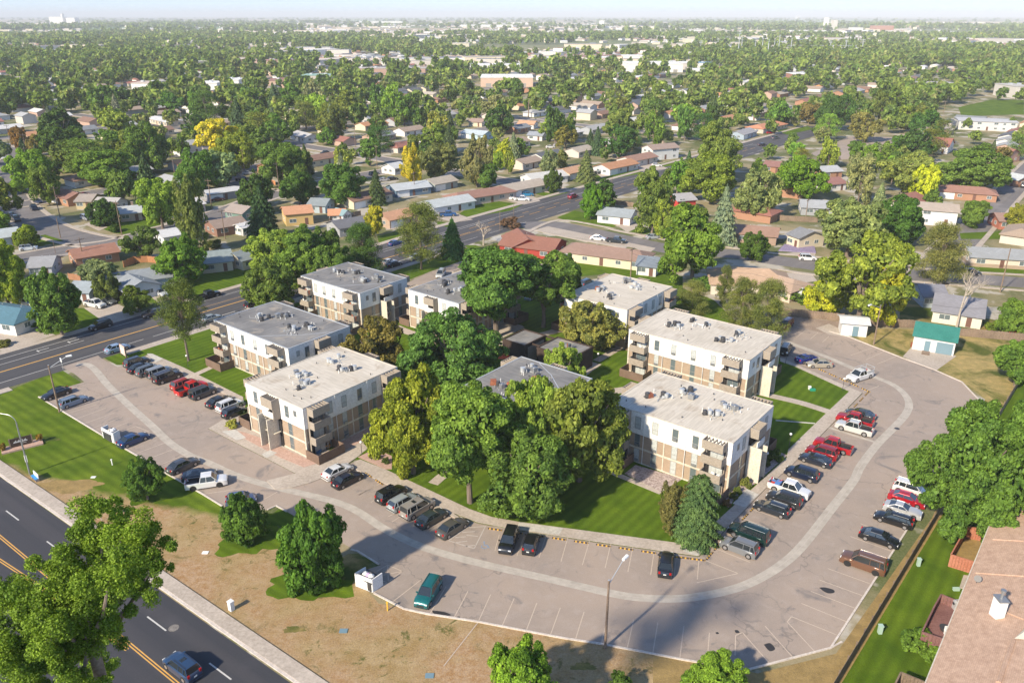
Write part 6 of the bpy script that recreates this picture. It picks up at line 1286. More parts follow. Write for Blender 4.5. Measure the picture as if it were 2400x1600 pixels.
C('n', 612, 555, ang2('n', (735, 525), (625, 710)), 'suv', (.008, .13, .13), 'teal green suv alone in the lower outer row')
C('o', 1000, 597, aRi, 'suv', (.20, .21, .22), 'grey suv with silver roof rails at the bottom of the right inner row')
C('o', 1065, 505, aRi, 'bigsuv', (.006, .030, .026), 'very dark green large suv above the grey suv')
C('o', 1230, 325, aRi, 'wagon', (.02, .028, .040), 'dark navy station wagon below the black and silver suv')
C('o', 1315, 262, aRi, 'suv', (.03, .032, .036), 'black suv squeezed against the white work pickup')
wp_ = C('o', 1350, 190, aRi + 180, 'pickup', WH, 'white work pickup with blue and red tools in its bed')
C('o', 1438, 82, aRi, 'suv', (.010, .018, .045), 'navy blue suv above the white work pickup')
aj = ang2('j', (1020, 800), (870, 860)) if False else aRi
C('j', 440, 1468, aRi, 'sedan', (.022, .028, .045), 'dark navy sedan just below the dark red suv')
C('j', 498, 1402, aRi, 'suv', (.28, .010, .018), 'dark red suv touching the bright red pickup')
C('j', 600, 1342, aRi, 'pickup', (.40, .010, .016), 'bright red pickup with grey bed cover in the right row')
C('j', 795, 1180, aRi, 'pickup', (.60, .60, .58), 'pale silver pickup parked beside the drain strip')
C('j', 800, 1108, aRi, 'pickup', (.38, .010, .016), 'red pickup hidden behind the pale silver pickup')
C('j', 850, 1050, aRi, 'sedan', (.05, .06, .07), 'dark grey car at the top of the right inner row')
C('o', 1872, 708, aR, 'bigsuv', (.17, .085, .05), 'bronze large suv with black wheels in the outer right row', blackrim=True)
C('o', 1985, 530, aR + 180, 'sedan', (.012, .014, .018), 'black sedan parked nose out between the bronze suv and next black car')
C('o', 2085, 400, aR, 'wagon', (.012, .013, .016), 'black wagon like car below the silver coupe')
C('o', 2150, 332, aR + 180, 'coupe', (.48, .49, .50), 'silver coupe with dark rear window beside the kerb')
C('o', 2180, 258, aR + 180, 'sedan', (.40, .012, .022), 'red sedan partly under the huge green tree')
C('o', 2210, 192, aR + 180, 'suv', WH, 'white car mostly hidden by the huge green tree')
wt = C('j', 845, 702, ang2('j', (950, 690), (730, 760)), 'pickup', WH, 'white pickup with ladder rack stopped near the top of the lot')
C('j', 472, 590, ang2('j', (570, 600), (380, 600)), 'sedan', CH, 'champagne sedan beside the bright blue coupe')
C('j', 360, 542, ang2('j', (260, 560), (460, 520)), 'coupe', (.015, .025, .19), 'bright blue coupe near the globe lamp')
C('j', 160, 460, ang2('j', (140, 520), (200, 420)), 'bigsuv', BK, 'black suv peeking out behind the largest white roofed block')
C('j', 165, 232, ang2('j', (200, 200), (120, 250)), 'suv', (.16, .010, .014), 'dark red suv backed up to the dirt yard')
C('b', 665, 830, ang2('b', (690, 800), (640, 860)), 'suv', (.42, .43, .42), 'silver minivan in the entrance behind the hidden grey block')
C('b', 352, 762, 50, 'sedan', (.02, .022, .026), 'black sedan parked at the near kerb of the diagonal street')
C('b', 318, 748, 50, 'sedan', (.6, .6, .6), 'white car just behind the black kerbside sedan')
C('b', 500, 712, 51, 'sedan', (.42, .44, .45), 'silver car behind the lower branches of the big pine')
C('b', 1272, 975, 60, 'suv', (.42, .55, .60), 'pale blue suv glimpsed under the tallest courtyard trees')
C('b', 1640, 890, 51, 'suv', (.05, .09, .13), 'dark blue suv beside the low white roof rear corner')
C('s', 2000, 600, 51, 'suv', BK, 'black car behind the taupe balcony of the low white roofed block')
C('a', 782, 1322, 51, 'sedan', (.28, .38, .52), 'light blue sedan driving past the apartment sign')
C('a', 1412, 1122, 51, 'sedan', (.33, .36, .35), 'grey green sedan driving behind the tall lone pine')
C('a', 1700, 1035, 51, 'suv', (.03, .03, .04), 'dark car on the street just above the left grey block')
C('a', 670, 1172, 51 + 180, 'suv', (.015, .016, .018), 'black crossover parked on the far kerb of the street')
C('a', 1015, 1090, 51 + 180, 'sedan', (.06, .055, .06), 'dark grey sedan parked on the far kerb behind the crossover')
C('a', 1392, 972, 51, 'pickup', (.008, .008, .01), 'black pickup parked by the worn lawn across the street')
C('b', 360, 622, 51, 'sedan', (.01, .06, .22), 'blue sedan on the street below the yellow green tree')
C('b', 1548, 312, 51, 'suv', (.28, .01, .03), 'dark red suv driving up the diagonal street')
C('b', 1765, 294, 51, 'sedan', (.33, .35, .37), 'silver car ahead of the dark red suv')
C('a', 125, 1160, -25, 'suv', WH, 'white suv in the driveway of the turquoise roofed house')
C('a', 632, 1030, -25, 'pickup', WH, 'white pickup in the driveway of the pale blue garage')
C('a', 715, 1008, -25, 'sedan', (.13, .14, .14), 'grey car with bluish windscreen beside the white pickup in the driveway')
C('a', 1070, 952, -40, 'sedan', (.6, .62, .64), 'white car in the driveway behind the tall lone pine')
C('a', 572, 455, -40, 'suv', (.40, .42, .46), 'silver suv in the driveway of the brick chimney house')
C('a', 252, 345, -40, 'sedan', (.02, .03, .07), 'navy car in the driveway under the corner tree')
C('a', 190, 655, 20, 'suv', (.55, .62, .68), 'pale blue suv on the cross street at the left edge')
C('a', 185, 1022, -25, 'suv', WH, 'white car hidden behind the dark street tree')
C('a', 1455, 330, 30, 'sedan', (.12, .02, .02), 'dark red car under the white metal carport')
C('a', 1720, 752, 20, 'sedan', (.02, .08, .25), 'blue car in front of the cream house wing')
C('a', 1508, 122, -60, 'suv', WH, 'white van on the narrow street between the trees')
C('a', 1622, 198, 20, 'pickup', (.02, .02, .022), 'black pickup turning near the orange fence')
C('a', 1655, 155, 15, 'sedan', (.5, .5, .5), 'pale car in the driveway above the black pickup')
C('b', 712, 432, 10, 'pickup', (.02, .10, .28), 'blue pickup in the driveway of the long light grey house')
C('b', 1125, 320, -20, 'sedan', WH, 'white sedan in the driveway left of the white driveway pickup')
C('b', 1208, 330, -10, 'pickup', WH, 'white driveway pickup in front of the beige roofed house')
C('b', 1242, 298, 5, 'suv', (.02, .22, .42), 'bright blue suv beside the beige roofed house')
C('b', 1950, 112, 5, 'sedan', (.42, .01, .02), 'red car in the driveway of the orange roofed brick house')
C('b', 2105, 104, 0, 'sedan', WH, 'white car on the lawn side drive beyond the red car')
C('b', 1735, 152, 10, 'pickup', (.03, .04, .055), 'dark pickup in front of the far orange roofs')
C('b', 1715, 590, -20, 'sedan', WH, 'white sedan parked on the side street behind the ranch house')
C('b', 1838, 607, -18, 'pickup', (.03, .04, .05), 'dark pickup on the side street beside the white sedan')
C('b', 2085, 580, 15, 'sedan', (.42, .45, .48), 'silver car half hidden by the big leafy tree at the side street')
C('b', 285, 200, 30, 'sedan', (.5, .5, .52), 'silver car left of the dark car above the dark blue house')
C('b', 340, 193, 30, 'sedan', (.02, .02, .025), 'dark car above the dark blue house')
C('c', 835, 722, -10, 'suv', WH, 'white suv on the side street in front of the lavender')
C('c', 1930, 820, -5, 'suv', (.03, .04, .06), 'dark suv in the shade of the dull olive tree')
C('v', 605, 912, 10, 'sedan', (.42, .01, .02), 'red car in front of the bright orange roofed house')
C('v', 550, 995, 20, 'sedan', (.02, .02, .025), 'dark car on the road below the bright orange roof')
C('v', 640, 950, 30, 'suv', (.10, .12, .14), 'grey car on the road right of the dark one')
C('u', 1440, 1010, 10, 'sedan', WH, 'white car glimpsed between trees at upper centre')
C('u', 1490, 998, 10, 'sedan', (.5, .52, .55), 'silver car just right of the glimpsed white car')
C('k', 1432, 1372, -36.4 + 180, 'suv', (.025, .06, .13), 'navy blue suv driving on the black arterial road', sunroof=True)
C('j', 1500, 1568, aR, 'sedan', (.5, .5, .5), 'car hidden below the branches') if False else None
# pickup cargo and rack
def on_truck(e, mb, name, mat, label, cat):
    o = mb.build(name, mat); o.location = e.location; o.rotation_euler = e.rotation_euler; tag(o, label, cat)
on_truck(wp_, MB().cbox((-1.55, -.1, .95), (.7, 1.3, .5)).cbox((-2.3, .3, .85), (.5, .5, .3)), 'tool_box', flat('blue_toolbox', (.10, .22, .50), .5), 'blue box loaded in the bed of the white work pickup', 'box')
on_truck(wp_, MB().cbox((-2.2, -.4, .9), (.5, .45, .4)).tube((-2.5, -.7, .9), (-1.2, .6, 1.3), .05), 'red_tool', flat('red_tool', (.5, .05, .03), .5), 'red tools lying in the bed of the white work pickup', 'tools')
mb = MB()
for x in (-2.6, -1.0):
    for sy in (-1, 1): mb.tube((x, sy * .85, 1.1), (x, sy * .85, 2.15), .035, n=6)
    mb.tube((x, -.85, 2.15), (x, .85, 2.15), .035, n=6)
for sy in (-1, 1): mb.tube((-2.8, sy * .85, 2.15), (.9, sy * .85, 2.15), .035, n=6); mb.box(-2.6, -.8, sy * .88 - .03, sy * .88 + .03, 1.15, 1.65)
rk = mb.build('ladder_rack', M['lmetal'], wt)
o = MB().cbox((0, 0, 0), (1, 1, 1)).build('bed_cover', M['trim'], None); bpy.data.objects.remove(o)
# ================================================================== STREET FURNITURE
def thing(name, mb, mat, label, cat, loc=(0, 0, 0), rz=0, group=None, smooth=False):
    o = mb.build(name, mat, None, smooth); o.location = loc; o.rotation_euler = (0, 0, rz); return tag(o, label, cat, group)
def lamp(c, base, top, head, label, wood=True, zt=None):
    X, Y = Q(c, *base); H = zt or hgt(X, Y, SP(c, *top)[1]); e = empty('light_pole', (X, Y, 0)); tag(e, label, 'light pole')
    MB().tube((0, 0, 0), (0, 0, H), .16, .11, 10).build('pole', M['wood'] if wood else M['lmetal'], e, True)
    hx, hy = Q(c, *head, H + .9); d = Vector((hx - X, hy - Y, .9)); mb = MB(); mb.tube((0, 0, H - .5), d + Vector((0, 0, H)), .045, .04, 7); mb.tube((0, 0, H - .3), (0, 0, H + .05), .10, n=8); mb.build('arm', M['lmetal'], e, True)
    u = Vector((d.x, d.y, 0)).normalized() if math.hypot(d.x, d.y) > .1 else Vector((1, 0, 0)); p = d + Vector((0, 0, H)); mb = MB(); mb.tube(p - u * .1, p + u * .75, .16, .20, 9); mb.tube(p + u * .75, p + u * .85, .20, .1, 9); mb.build('lamp_head', M['white'], e, True)
    return e
lamp('o', (55, 1312), (85, 838), (185, 690), 'brown wooden light pole at the bottom edge of the lot with long arm')
lamp('d', (548, 648), (447, 218), (610, 138), 'pale wooden light pole beside the left outer row of cars')
lamp('j', (970, 420), (1025, 60), (945, 55), 'tall wooden light pole on the weedy strip beside the white shed')
X, Y = Q('d', 275, 1218); e = empty('street_lamp', (X, Y, 0)); tag(e, 'galvanised curved arm street lamp beside the bus bench at the left edge', 'street lamp'); mb = MB()
H = hgt(X, Y, SP('d', 0, 745)[1]); mb.tube((0, 0, 0), (0, 0, H), .13, .09, 10); pr = Vector((0, 0, H)); tgt = Q('d', -40, 660, H + 1.2)
dv = Vector((tgt[0] - X, tgt[1] - Y, 0)); pts = [Vector((0, 0, H)) + dv * (1 - math.cos(a * math.pi / 16)) * .45 + Vector((0, 0, 1.2 * math.sin(a * math.pi / 16))) for a in range(9)] + [dv + Vector((0, 0, H + 1.3))]
for a_, b_ in zip(pts, pts[1:]): mb.tube(a_, b_, .055, n=7)
mb.build('pole', M['metal'], e, True); MB().cbox((0, 0, 2.6), (.35, .06, 1.1)).build('small_sign', M['white'], e)
MB().tube(pts[-1], pts[-1] + dv.normalized() * .9, .17, .2, 9).build('lamp_head', M['lmetal'], e, True)
for c, x, y, yt, lb in (('h', 1365, 460, 355, 'beside the pink gravel at the front corner block'), ('o', 628, 560, 473, 'in front of the conical spruce on the lawn tip'), ('i', 1912, 700, 588, 'on the lawn right of the right hand block'), ('j', 160, 600, 508, 'next to the bright blue coupe'), ('j', 683, 845, 778, 'beside the corner of the right lawn'), ('r', 1765, 1200, 1115, 'under the tall lone pine'), ('g', 1572, 1000, 945, 'in the court beside the rear patio fence'), ('i', 1722, 850, 782, 'by the bushes at the stair walls'), ('j', 192, 1340, 1250, 'on the shaded lawn above the navy sedan'), ('e', 2545, 100, 50, 'hidden')):
    if lb == 'hidden' or 'shaded lawn above' in lb: continue
    X, Y = Q(c, x, y); H = min(max(hgt(X, Y, SP(c, 0, yt)[1]), 2.2), 3.8); e = empty('globe_lamp', (X, Y, 0)); tag(e, 'white globe lamp post ' + lb, 'lamp post')
    MB().tube((0, 0, 0), (0, 0, H), .05, .04, 8).build('post', M['dmetal'], e); g = bmesh.new(); bmesh.ops.create_uvsphere(g, u_segments=14, v_segments=8, radius=.20); me = bpy.data.meshes.new('globe'); g.to_mesh(me); g.free(); me.materials.append(M['white']); me.polygons.foreach_set('use_smooth', [True] * len(me.polygons)); o = link('globe', me, e); o.location = (0, 0, H + .15)
def enclosure(c, pts, label, seed, h=1.8, open_=None):
    P = QL(c, pts); cx = sum(p[0] for p in P) / len(P); cy = sum(p[1] for p in P) / len(P); e = empty('dumpster_enclosure', (cx, cy, 0)); tag(e, label, 'enclosure')
    for k in range(len(P)):
        if k == open_: continue
        a_, b_ = P[k], P[(k + 1) % len(P)]; mb = MB(); kerb_mb(mb, [(a_[0] - cx, a_[1] - cy), (b_[0] - cx, b_[1] - cy)], .12, h); mb.build('fence_panel', M['white'], e)
    d = tag(MB().box(-1.1, 1.1, -.75, .75, .1, 1.25).box(-1.2, 1.2, -.85, .85, 1.25, 1.32).build('dumpster', M['dmetal']), 'dark metal dumpster inside the enclosure ' + ('at the bottom of the lot' if seed else 'beside the blue sedan'), 'dumpster'); d.location = (cx, cy, 0); d.rotation_euler = (0, 0, WA)
    random.seed(seed)
    for k in range(4):
        o = link('rubbish_bag', MID['broad'][k] if False else None, None) if False else None
        mb = MB(); mb.tube((0, 0, 0), (0, 0, .25), .34, .40, 9); mb.tube((0, 0, .25), (0, 0, .5), .40, .10, 9)
        thing('rubbish_bag', mb, (M['white'], M['white'], flat('lilac_bag', (.5, .35, .55), .5), M['dmetal'])[k] if seed else (M['white'], M['cream'], M['white'], M['white'])[k], ('white' if k != (2 if seed else 1) else ('lilac' if seed else 'cream')) + (' and dark' if k == 3 and seed else '') + ' rubbish bag in the ' + ('lower' if seed else 'left') + ' enclosure, ' + ('at one end', 'in the middle', 'beside the middle', 'at the other end')[k], 'rubbish bag', (cx + random.uniform(-.6, .6), cy + random.uniform(-.4, .4), 1.33))
eb = QL('n', [(105, 500), (225, 560), (290, 515), (175, 462)])
enclosure('n', [(103, 515), (222, 562), (292, 512), (178, 470)], 'white dumpster enclosure with open front at the bottom of the lot', 1, open_=2)
enclosure('d', [(950, 880), (1055, 935), (1112, 905), (1010, 855)], 'white dumpster enclosure with heaped rubbish beside the blue sedan', 0, open_=2)
def fence(name, c, pts, h, mat, label, post=2.5, th=.08, gap=None, z=0):
    P = QL(c, pts) if c else pts; e = empty(name, (P[0][0], P[0][1], 0)); tag(e, label, 'fence'); mb = MB(); pm = MB(); o0 = P[0]
    for a_, b_ in zip(P, P[1:]):
        L = math.dist(a_, b_); n = max(1, round(L / post)); d = ((b_[0] - a_[0]) / L, (b_[1] - a_[1]) / L)
        random.seed(int(L * 10)); nb = int(L / .55)
        for k in range(nb):
            s0 = L * k / nb; s1 = L * (k + 1) / nb - .03; hh = h + random.uniform(-.05, .05)
            q = [(a_[0] - o0[0] + d[0] * s, a_[1] - o0[1] + d[1] * s) for s in (s0, s1)]; kerb_mb(mb, q, th * .5, hh, .04)
        for k in range(n + 1):
            s = L * k / n; p = (a_[0] - o0[0] + d[0] * s - d[1] * .09, a_[1] - o0[1] + d[1] * s + d[0] * .09); pm.cbox((p[0], p[1], (h + .1) / 2), (.11, .11, h + .1))
    mb.build('boards', mat, e); pm.build('fence_posts', mat, e); return e
fence('board_fence', 'F', [(1905, 1600), (2145, 1200), (2290, 965), (2352, 862), (2420, 760)], 1.4, M['oldfence'], 'long dark weathered board fence between the parking lot and the townhouse')
fence('board_fence', 'j', [(90, 150), (690, 210)], 1.8, M['oldfence'], 'weathered board fence behind the brown dirt yard left of the white shed')
fence('board_fence', 'j', [(885, 250), (1090, 258), (1380, 270)], 1.8, M['oldfence'], 'weathered board fence between the white shed and the green roofed garage')
fence('board_fence', 'j', [(1750, 340), (2180, 380), (2400, 400)], 1.8, M['oldfence'], 'weathered board fence right of the green roofed garage')
fence('board_fence', 'j', [(1090, 255), (1160, 262)], 1.9, surf('new_cedar', (.50, .20, .06), (.60, .28, .10), 1, 5), 'short run of new orange cedar boards in the old fence')
fence('board_fence', 'a', [(830, 790), (900, 760), (990, 755), (1080, 765)], 1.8, surf('cedar', (.36, .16, .07), (.44, .22, .11), 1, 5), 'orange brown board fence right of the silvery tree')
fence('board_fence', 'a', [(1770, 225), (1840, 240)], 1.8, surf('cedar2', (.50, .22, .09), (.55, .26, .12), 1, 5), 'short orange fence near the black pickup in the left neighbourhood')
fence('board_fence', 'a', [(460, 870), (540, 880)], 1.7, surf('cedar3', (.30, .15, .08), (.38, .2, .12), 1, 5), 'reddish board fence beside the pale blue garage')
fence('board_fence', 'c', [(560, 470), (700, 480), (900, 490)], 1.8, M['oldfence'], 'fence behind the brown ranch house on the right')
fence('board_fence', 'b', [(1830, 370), (1950, 385)], 1.6, M['oldfence'], 'grey fence beside the white corner house')
fence('board_fence', 'b', [(130, 440), (0, 470), (-80, 490)], 1.6, M['oldfence'], 'dark fence behind the orange carport house')
# sheds at the lot
hs('j', 705, 165, 885, 180, 4.2, (.62, .64, .65), wW, 'small white shed with blue grey door at the edge of the lot', rh=.5, h=2.9, parts=('nogd',), name='shed', cat='shed', detail=0)
sx, sy = Q('j', 785, 290); o = MB().box(-.55, .55, -.06, .06, .05, 2.2).build('door', M['bluegrey']); 
sh_ = [q for q in bpy.data.objects if q.get('label', '').startswith('small white shed with blue')][0]; o.parent = sh_; o.location = (.25, -2.13, 0)
gx = QL('j', [(1320, 460), (1700, 525)]); cx, cy = (gx[0][0] + gx[1][0]) / 2, (gx[0][1] + gx[1][1]) / 2; ga = math.atan2(gx[1][1] - gx[0][1], gx[1][0] - gx[0][0]); GL_ = math.dist(*gx)
gc = (cx - math.sin(ga) * 3.4, cy + math.cos(ga) * 3.4); e = empty('garage', (gc[0], gc[1], 0), ga); tag(e, 'white detached garage with teal green metal roof', 'garage'); HOUSES.append((gc[0], gc[1], GL_, 7, ga))
wl, rf = hmesh(GL_, 6.8, 3.0, 1.7, .35); w_ = link('wall', wl, e); w_.color = (*wW, 1); rf.materials.clear(); rf.materials.append(M['teal_roof']); link('roof', rf, e)
MB().box(.5, 3.4, -3.46, -3.38, .05, 2.35).build('garage_door', M['bluegrey'], e); MB().box(-1.6, -.6, -3.46, -3.38, .05, 2.2).build('door', M['bluegrey'], e)
thing('plywood_ramp', MB().box(-.7, .7, -1.0, 1.0, .03, .12), M['wood'], 'wooden ramp leaning at the door of the green roofed garage', 'ramp', (cx - math.cos(ga) * 1.1 + math.sin(ga) * 1.1, cy - math.sin(ga) * 1.1 - math.cos(ga) * 1.1, 0), ga)
# signs
X, Y = Q('d', 205, 965); e = empty('apartment_sign', (X, Y, 0), R(-36)); tag(e, 'dark brown wooden sign with white lettering in a flower bed by the arterial road', 'sign')
e.rotation_euler = (0, 0, math.atan2(Q('d', 280, 950)[1] - Q('d', 140, 985)[1], Q('d', 280, 950)[0] - Q('d', 140, 985)[0]))
MB().box(-2.1, 2.1, -.12, .12, .35, 2.3).build('board', M['darkbrown'], e); mb = MB(); mb.box(-2.2, -1.95, -.14, .14, 0, 2.4); mb.box(1.95, 2.2, -.14, .14, 0, 2.4); mb.build('posts', M['wood'], e)
mb = MB()
random.seed(3)
for k in range(13):
    x = -1.35 + k * .2; hh = .12 + .16 * ((k * 7) % 3); mb.box(x, x + .12, -.16, -.13, 1.30, 1.30 + hh + .1); mb.box(x - .02, x + .20, -.165, -.131, 1.34, 1.42)
mb.box(.2, .24, -.158, -.135, .92, 1.35); mb.box(-.1, 1.0, -.156, -.13, .95, .97)
for k in range(7): mb.box(-.1 + k * .16, -.02 + k * .16, -.16, -.13, .92, 1.02)
mb.build('lettering', M['white'], e); e.scale = (.72, .72, .72)
thing('planter_bed', MB().box(-2.8, 2.8, -1.2, .9, 0, .25), M['gravel'], 'stone edged flower bed under the dark brown sign', 'planter', (X, Y, 0), e.rotation_euler[2])
for k, s in enumerate((-2.5, 2.5)): 
    o = link('orange_flowers', MID['broad'][k], None); c_, s_ = math.cos(e.rotation_euler[2]), math.sin(e.rotation_euler[2]); o.location = (X + c_ * s, Y + s_ * s, .8); o.scale = (.5, .5, .7); o.color = (.16, .11, .03, 1); tag(o, 'clump of orange flowers at the ' + ('left' if k == 0 else 'right') + ' end of the dark brown sign', 'flowers')
X, Y = Q('r', 1165, 1105); e = empty('entrance_sign', (X, Y, 0), R(-45)); tag(e, 'slanted pinkish wooden entrance sign beside the diagonal street', 'sign')
MB().box(-1.2, 1.2, -.1, .1, .5, 2.4).build('board', surf('faded_sign', (.55, .40, .34), (.66, .52, .46), 2, 5, .8, world=False), e); mb = MB(); mb.box(-1.35, -1.2, -.12, .12, 0, 2.5); mb.box(1.2, 1.35, -.12, .12, 0, 2.5); mb.build('posts', M['wood'], e)
mb = MB(); mb.box(-.8, .8, -.13, -.11, 1.5, 1.85); mb.box(-.5, .5, -.13, -.11, 1.0, 1.15); mb.build('white_panel', M['white'], e)
X, Y = Q('r', 592, 1225); e = empty('road_sign', (X, Y, 0), R(-40)); tag(e, 'small white regulatory sign on a post at the lot entrance', 'sign'); MB().tube((0, 0, 0), (0, 0, 2.3), .035, n=6).build('post', M['lmetal'], e); MB().box(-.32, .32, -.03, .03, 1.6, 2.4).build('sign_plate', M['white'], e)
X, Y = Q('k', 795, 240); e = empty('pedestrian_sign', (X, Y, 0), R(0)); H = hgt(X, Y, SP('k', 0, 118)[1]); H = min(max(H, 2.9), 4.2); e.location = (*Q('k', 800, 232), 0)
tag(e, 'yellow diamond pedestrian crossing sign on a post beside the arterial road', 'road sign'); MB().tube((0, 0, 0), (0, 0, H), .04, n=6).build('post', M['lmetal'], e)
ys = MB(); s_ = .62; ys.v = [(0, -.06, H - 2 * s_), (s_, -.06, H - s_), (0, -.06, H), (-s_, -.06, H - s_), (0, -.03, H - 2 * s_), (s_, -.03, H - s_), (0, -.03, H), (-s_, -.03, H - s_)]; ys.f = [(0, 1, 2, 3), (7, 6, 5, 4), (0, 4, 5, 1), (1, 5, 6, 2), (2, 6, 7, 3), (3, 7, 4, 0)]
yo = ys.build('sign_plate', flat('sign_yellow', (.85, .75, .02), .4), e); zc = H - s_
mb = MB(); mb.tube((0, -.065, zc + .28), (0, -.08, zc + .28), .075, n=10); mb.box(-.06, .06, -.08, -.065, zc - .05, zc + .20)
mb.face([(-.04, -.072, zc - .02), (.06, -.072, zc - .02), (.20, -.072, zc - .33), (.13, -.072, zc - .33)]); mb.face([(-.06, -.073, zc - .02), (.03, -.073, zc - .02), (-.12, -.073, zc - .33), (-.19, -.073, zc - .33)]); mb.face([(-.05, -.074, zc + .18), (-.05, -.074, zc + .10), (-.2, -.074, zc - .05), (-.22, -.074, zc)]); mb.face([(.05, -.075, zc + .10), (.05, -.075, zc + .18), (.22, -.075, zc + .02), (.2, -.075, zc - .04)]); mb.build('walking_figure', M['trim'], yo)
e.rotation_euler = (0, 0, R(-15))
X, Y = Q('d', 345, 1262); e = empty('bus_bench', (X, Y, 0), R(-42)); tag(e, 'blue and white bus bench beside the sidewalk at the left', 'bench'); MB().box(-.9, .9, -.1, .0, .45, 1.1).build('backrest', M['white'], e); MB().box(-.9, .9, -.55, -.1, .40, .48).build('seat', flat('bench_blue', (.03, .22, .50), .5), e); mb = MB(); mb.box(-.8, -.65, -.5, 0, 0, .4); mb.box(.65, .8, -.5, 0, 0, .4); mb.build('legs', M['conc'], e)
def small(name, c, x, y, dims, mat, label, cat, rz=0, cap=True):
    X, Y = Q(c, x, y); mb = MB(); mb.box(-dims[0] / 2, dims[0] / 2, -dims[1] / 2, dims[1] / 2, 0, dims[2] * .9); mb.box(-dims[0] / 2 - .04, dims[0] / 2 + .04, -dims[1] / 2 - .04, dims[1] / 2 + .04, dims[2] * .9, dims[2]); return thing(name, mb, mat, label, cat, (X, Y, 0), R(rz))
gbx = flat('pale_green_box', (.38, .52, .44), .5)
small('utility_box', 'k', 1825, 935, (.55, .5, 1.25), M['white'], 'white utility cabinet beside the arterial sidewalk', 'utility box', -36)
small('utility_box', 'l', 658, 850, (.35, .35, 1.1), gbx, 'pale green utility pedestal beside the fence nearer the huge tree', 'utility box'); small('utility_box', 'l', 422, 1262, (.4, .4, 1.1), gbx, 'pale green utility pedestal beside the fence lower down', 'utility box')
small('utility_box', 'l', 890, 1000, (.7, .3, .35), gbx, 'low pale green box lying on the townhouse lawn', 'utility box'); small('marker_post', 'n', 325, 690, (.12, .12, 1.2), flat('yellow_post', (.75, .45, .04), .5), 'thin yellow marker post on the dry grass below the lot', 'post')
small('marker_post', 'd', 1033, 1135, (.12, .12, 1.0), M['white'], 'thin white and yellow marker post on the green verge', 'post'); small('ground_hatch', 'n', 15, 835, (.8, .6, .08), M['bluegrey'], 'flat blue grey utility lid in the dry grass at left', 'ground hatch'); small('ground_hatch', 'n', 620, 1150, (.8, .6, .08), M['bluegrey'], 'flat blue grey utility lid in the dry grass near the bottom edge', 'ground hatch')
small('ground_hatch', 'd', 858, 1248, (.6, .4, .08), M['white'], 'flat white lid on the green verge', 'ground hatch'); small('ground_hatch', 'm', 725, 1180, (.7, .5, .08), M['white'], 'small white lid in the bare earth patch', 'ground hatch')
small('garden_box', 'j', 380, 835, (.4, .4, .7), M['white'], 'small white box beside the green object on the right lawn', 'box'); small('garden_box', 'j', 408, 848, (.9, .5, .45), flat('garden_green', (.02, .28, .16), .5), 'small green garden object on the right lawn', 'box')
small('air_conditioner_box', 'j', 1320, 440, (.4, .5, .9), M['rust'], 'rusty red cabinet at the left wall of the green roofed garage', 'cabinet')
thing('manhole_cover', MB().tube((0, 0, .012), (0, 0, .03), .42, n=20).tube((0, 0, .012), (0, 0, .022), .56, n=24), surf('manhole_iron', (.12, .11, .10), (.24, .22, .20), 3, 8), 'round manhole cover with pale ring in the arterial road', 'manhole', (*Q('k', 1368, 1078), 0))
thing('manhole_cover', MB().tube((0, 0, .02), (0, 0, .038), .40, n=18), M['dmetal'], 'dark manhole cover in the curved gutter', 'manhole', (*Q('j', 1185, 1192), 0))
thing('play_house', MB().box(-1, 1, -.8, .8, 0, 1.2).prism([(-1.1, -.9), (1.1, -.9), (1.1, .9), (-1.1, .9)], 1.2, 1.3), flat('toy_red', (.60, .10, .04), .6), 'bright red toy play house roof behind the right fence', 'play house', (*Q('j', 2225, 345), 0), .2)
# orange sun umbrellas in the courtyard
for k, (c, x, y) in enumerate((('g', 690, 905), ('g', 480, 745))):
    X, Y = Q(c, x, y, 2.4); mb = MB(); mb.tube((0, 0, 2.1), (0, 0, 2.7), 1.5, .05, 8, False); e = empty('patio_umbrella', (X, Y, 0)); tag(e, ('orange red patio umbrella beside the dark brown laundry building', 'orange patio umbrella deep under the courtyard trees')[k], 'umbrella'); mb.build('canopy', M['orange'], e); MB().tube((0, 0, 0), (0, 0, 2.7), .03, n=6).build('pole', M['lmetal'], e)
o = thing('wading_pool', MB().tube((0, 0, .1), (0, 0, .55), .75, .85, 16), flat('tub_blue', (.04, .16, .36), .4), 'blue plastic tub inside the patio of the front corner block', 'tub', (*Q('h', 950, 430), 0))
o = thing('patio_table', MB().box(-.9, .9, -.5, .5, .65, .75).box(-.8, -.7, -.4, -.3, 0, .65).box(.7, .8, .3, .4, 0, .65).box(-.8, -.7, .3, .4, 0, .65).box(.7, .8, -.4, -.3, 0, .65), flat('orange_wood', (.5, .24, .07), .6), 'orange wooden table inside the patio of the front corner block', 'table', (*Q('h', 1020, 400), 0), .5)
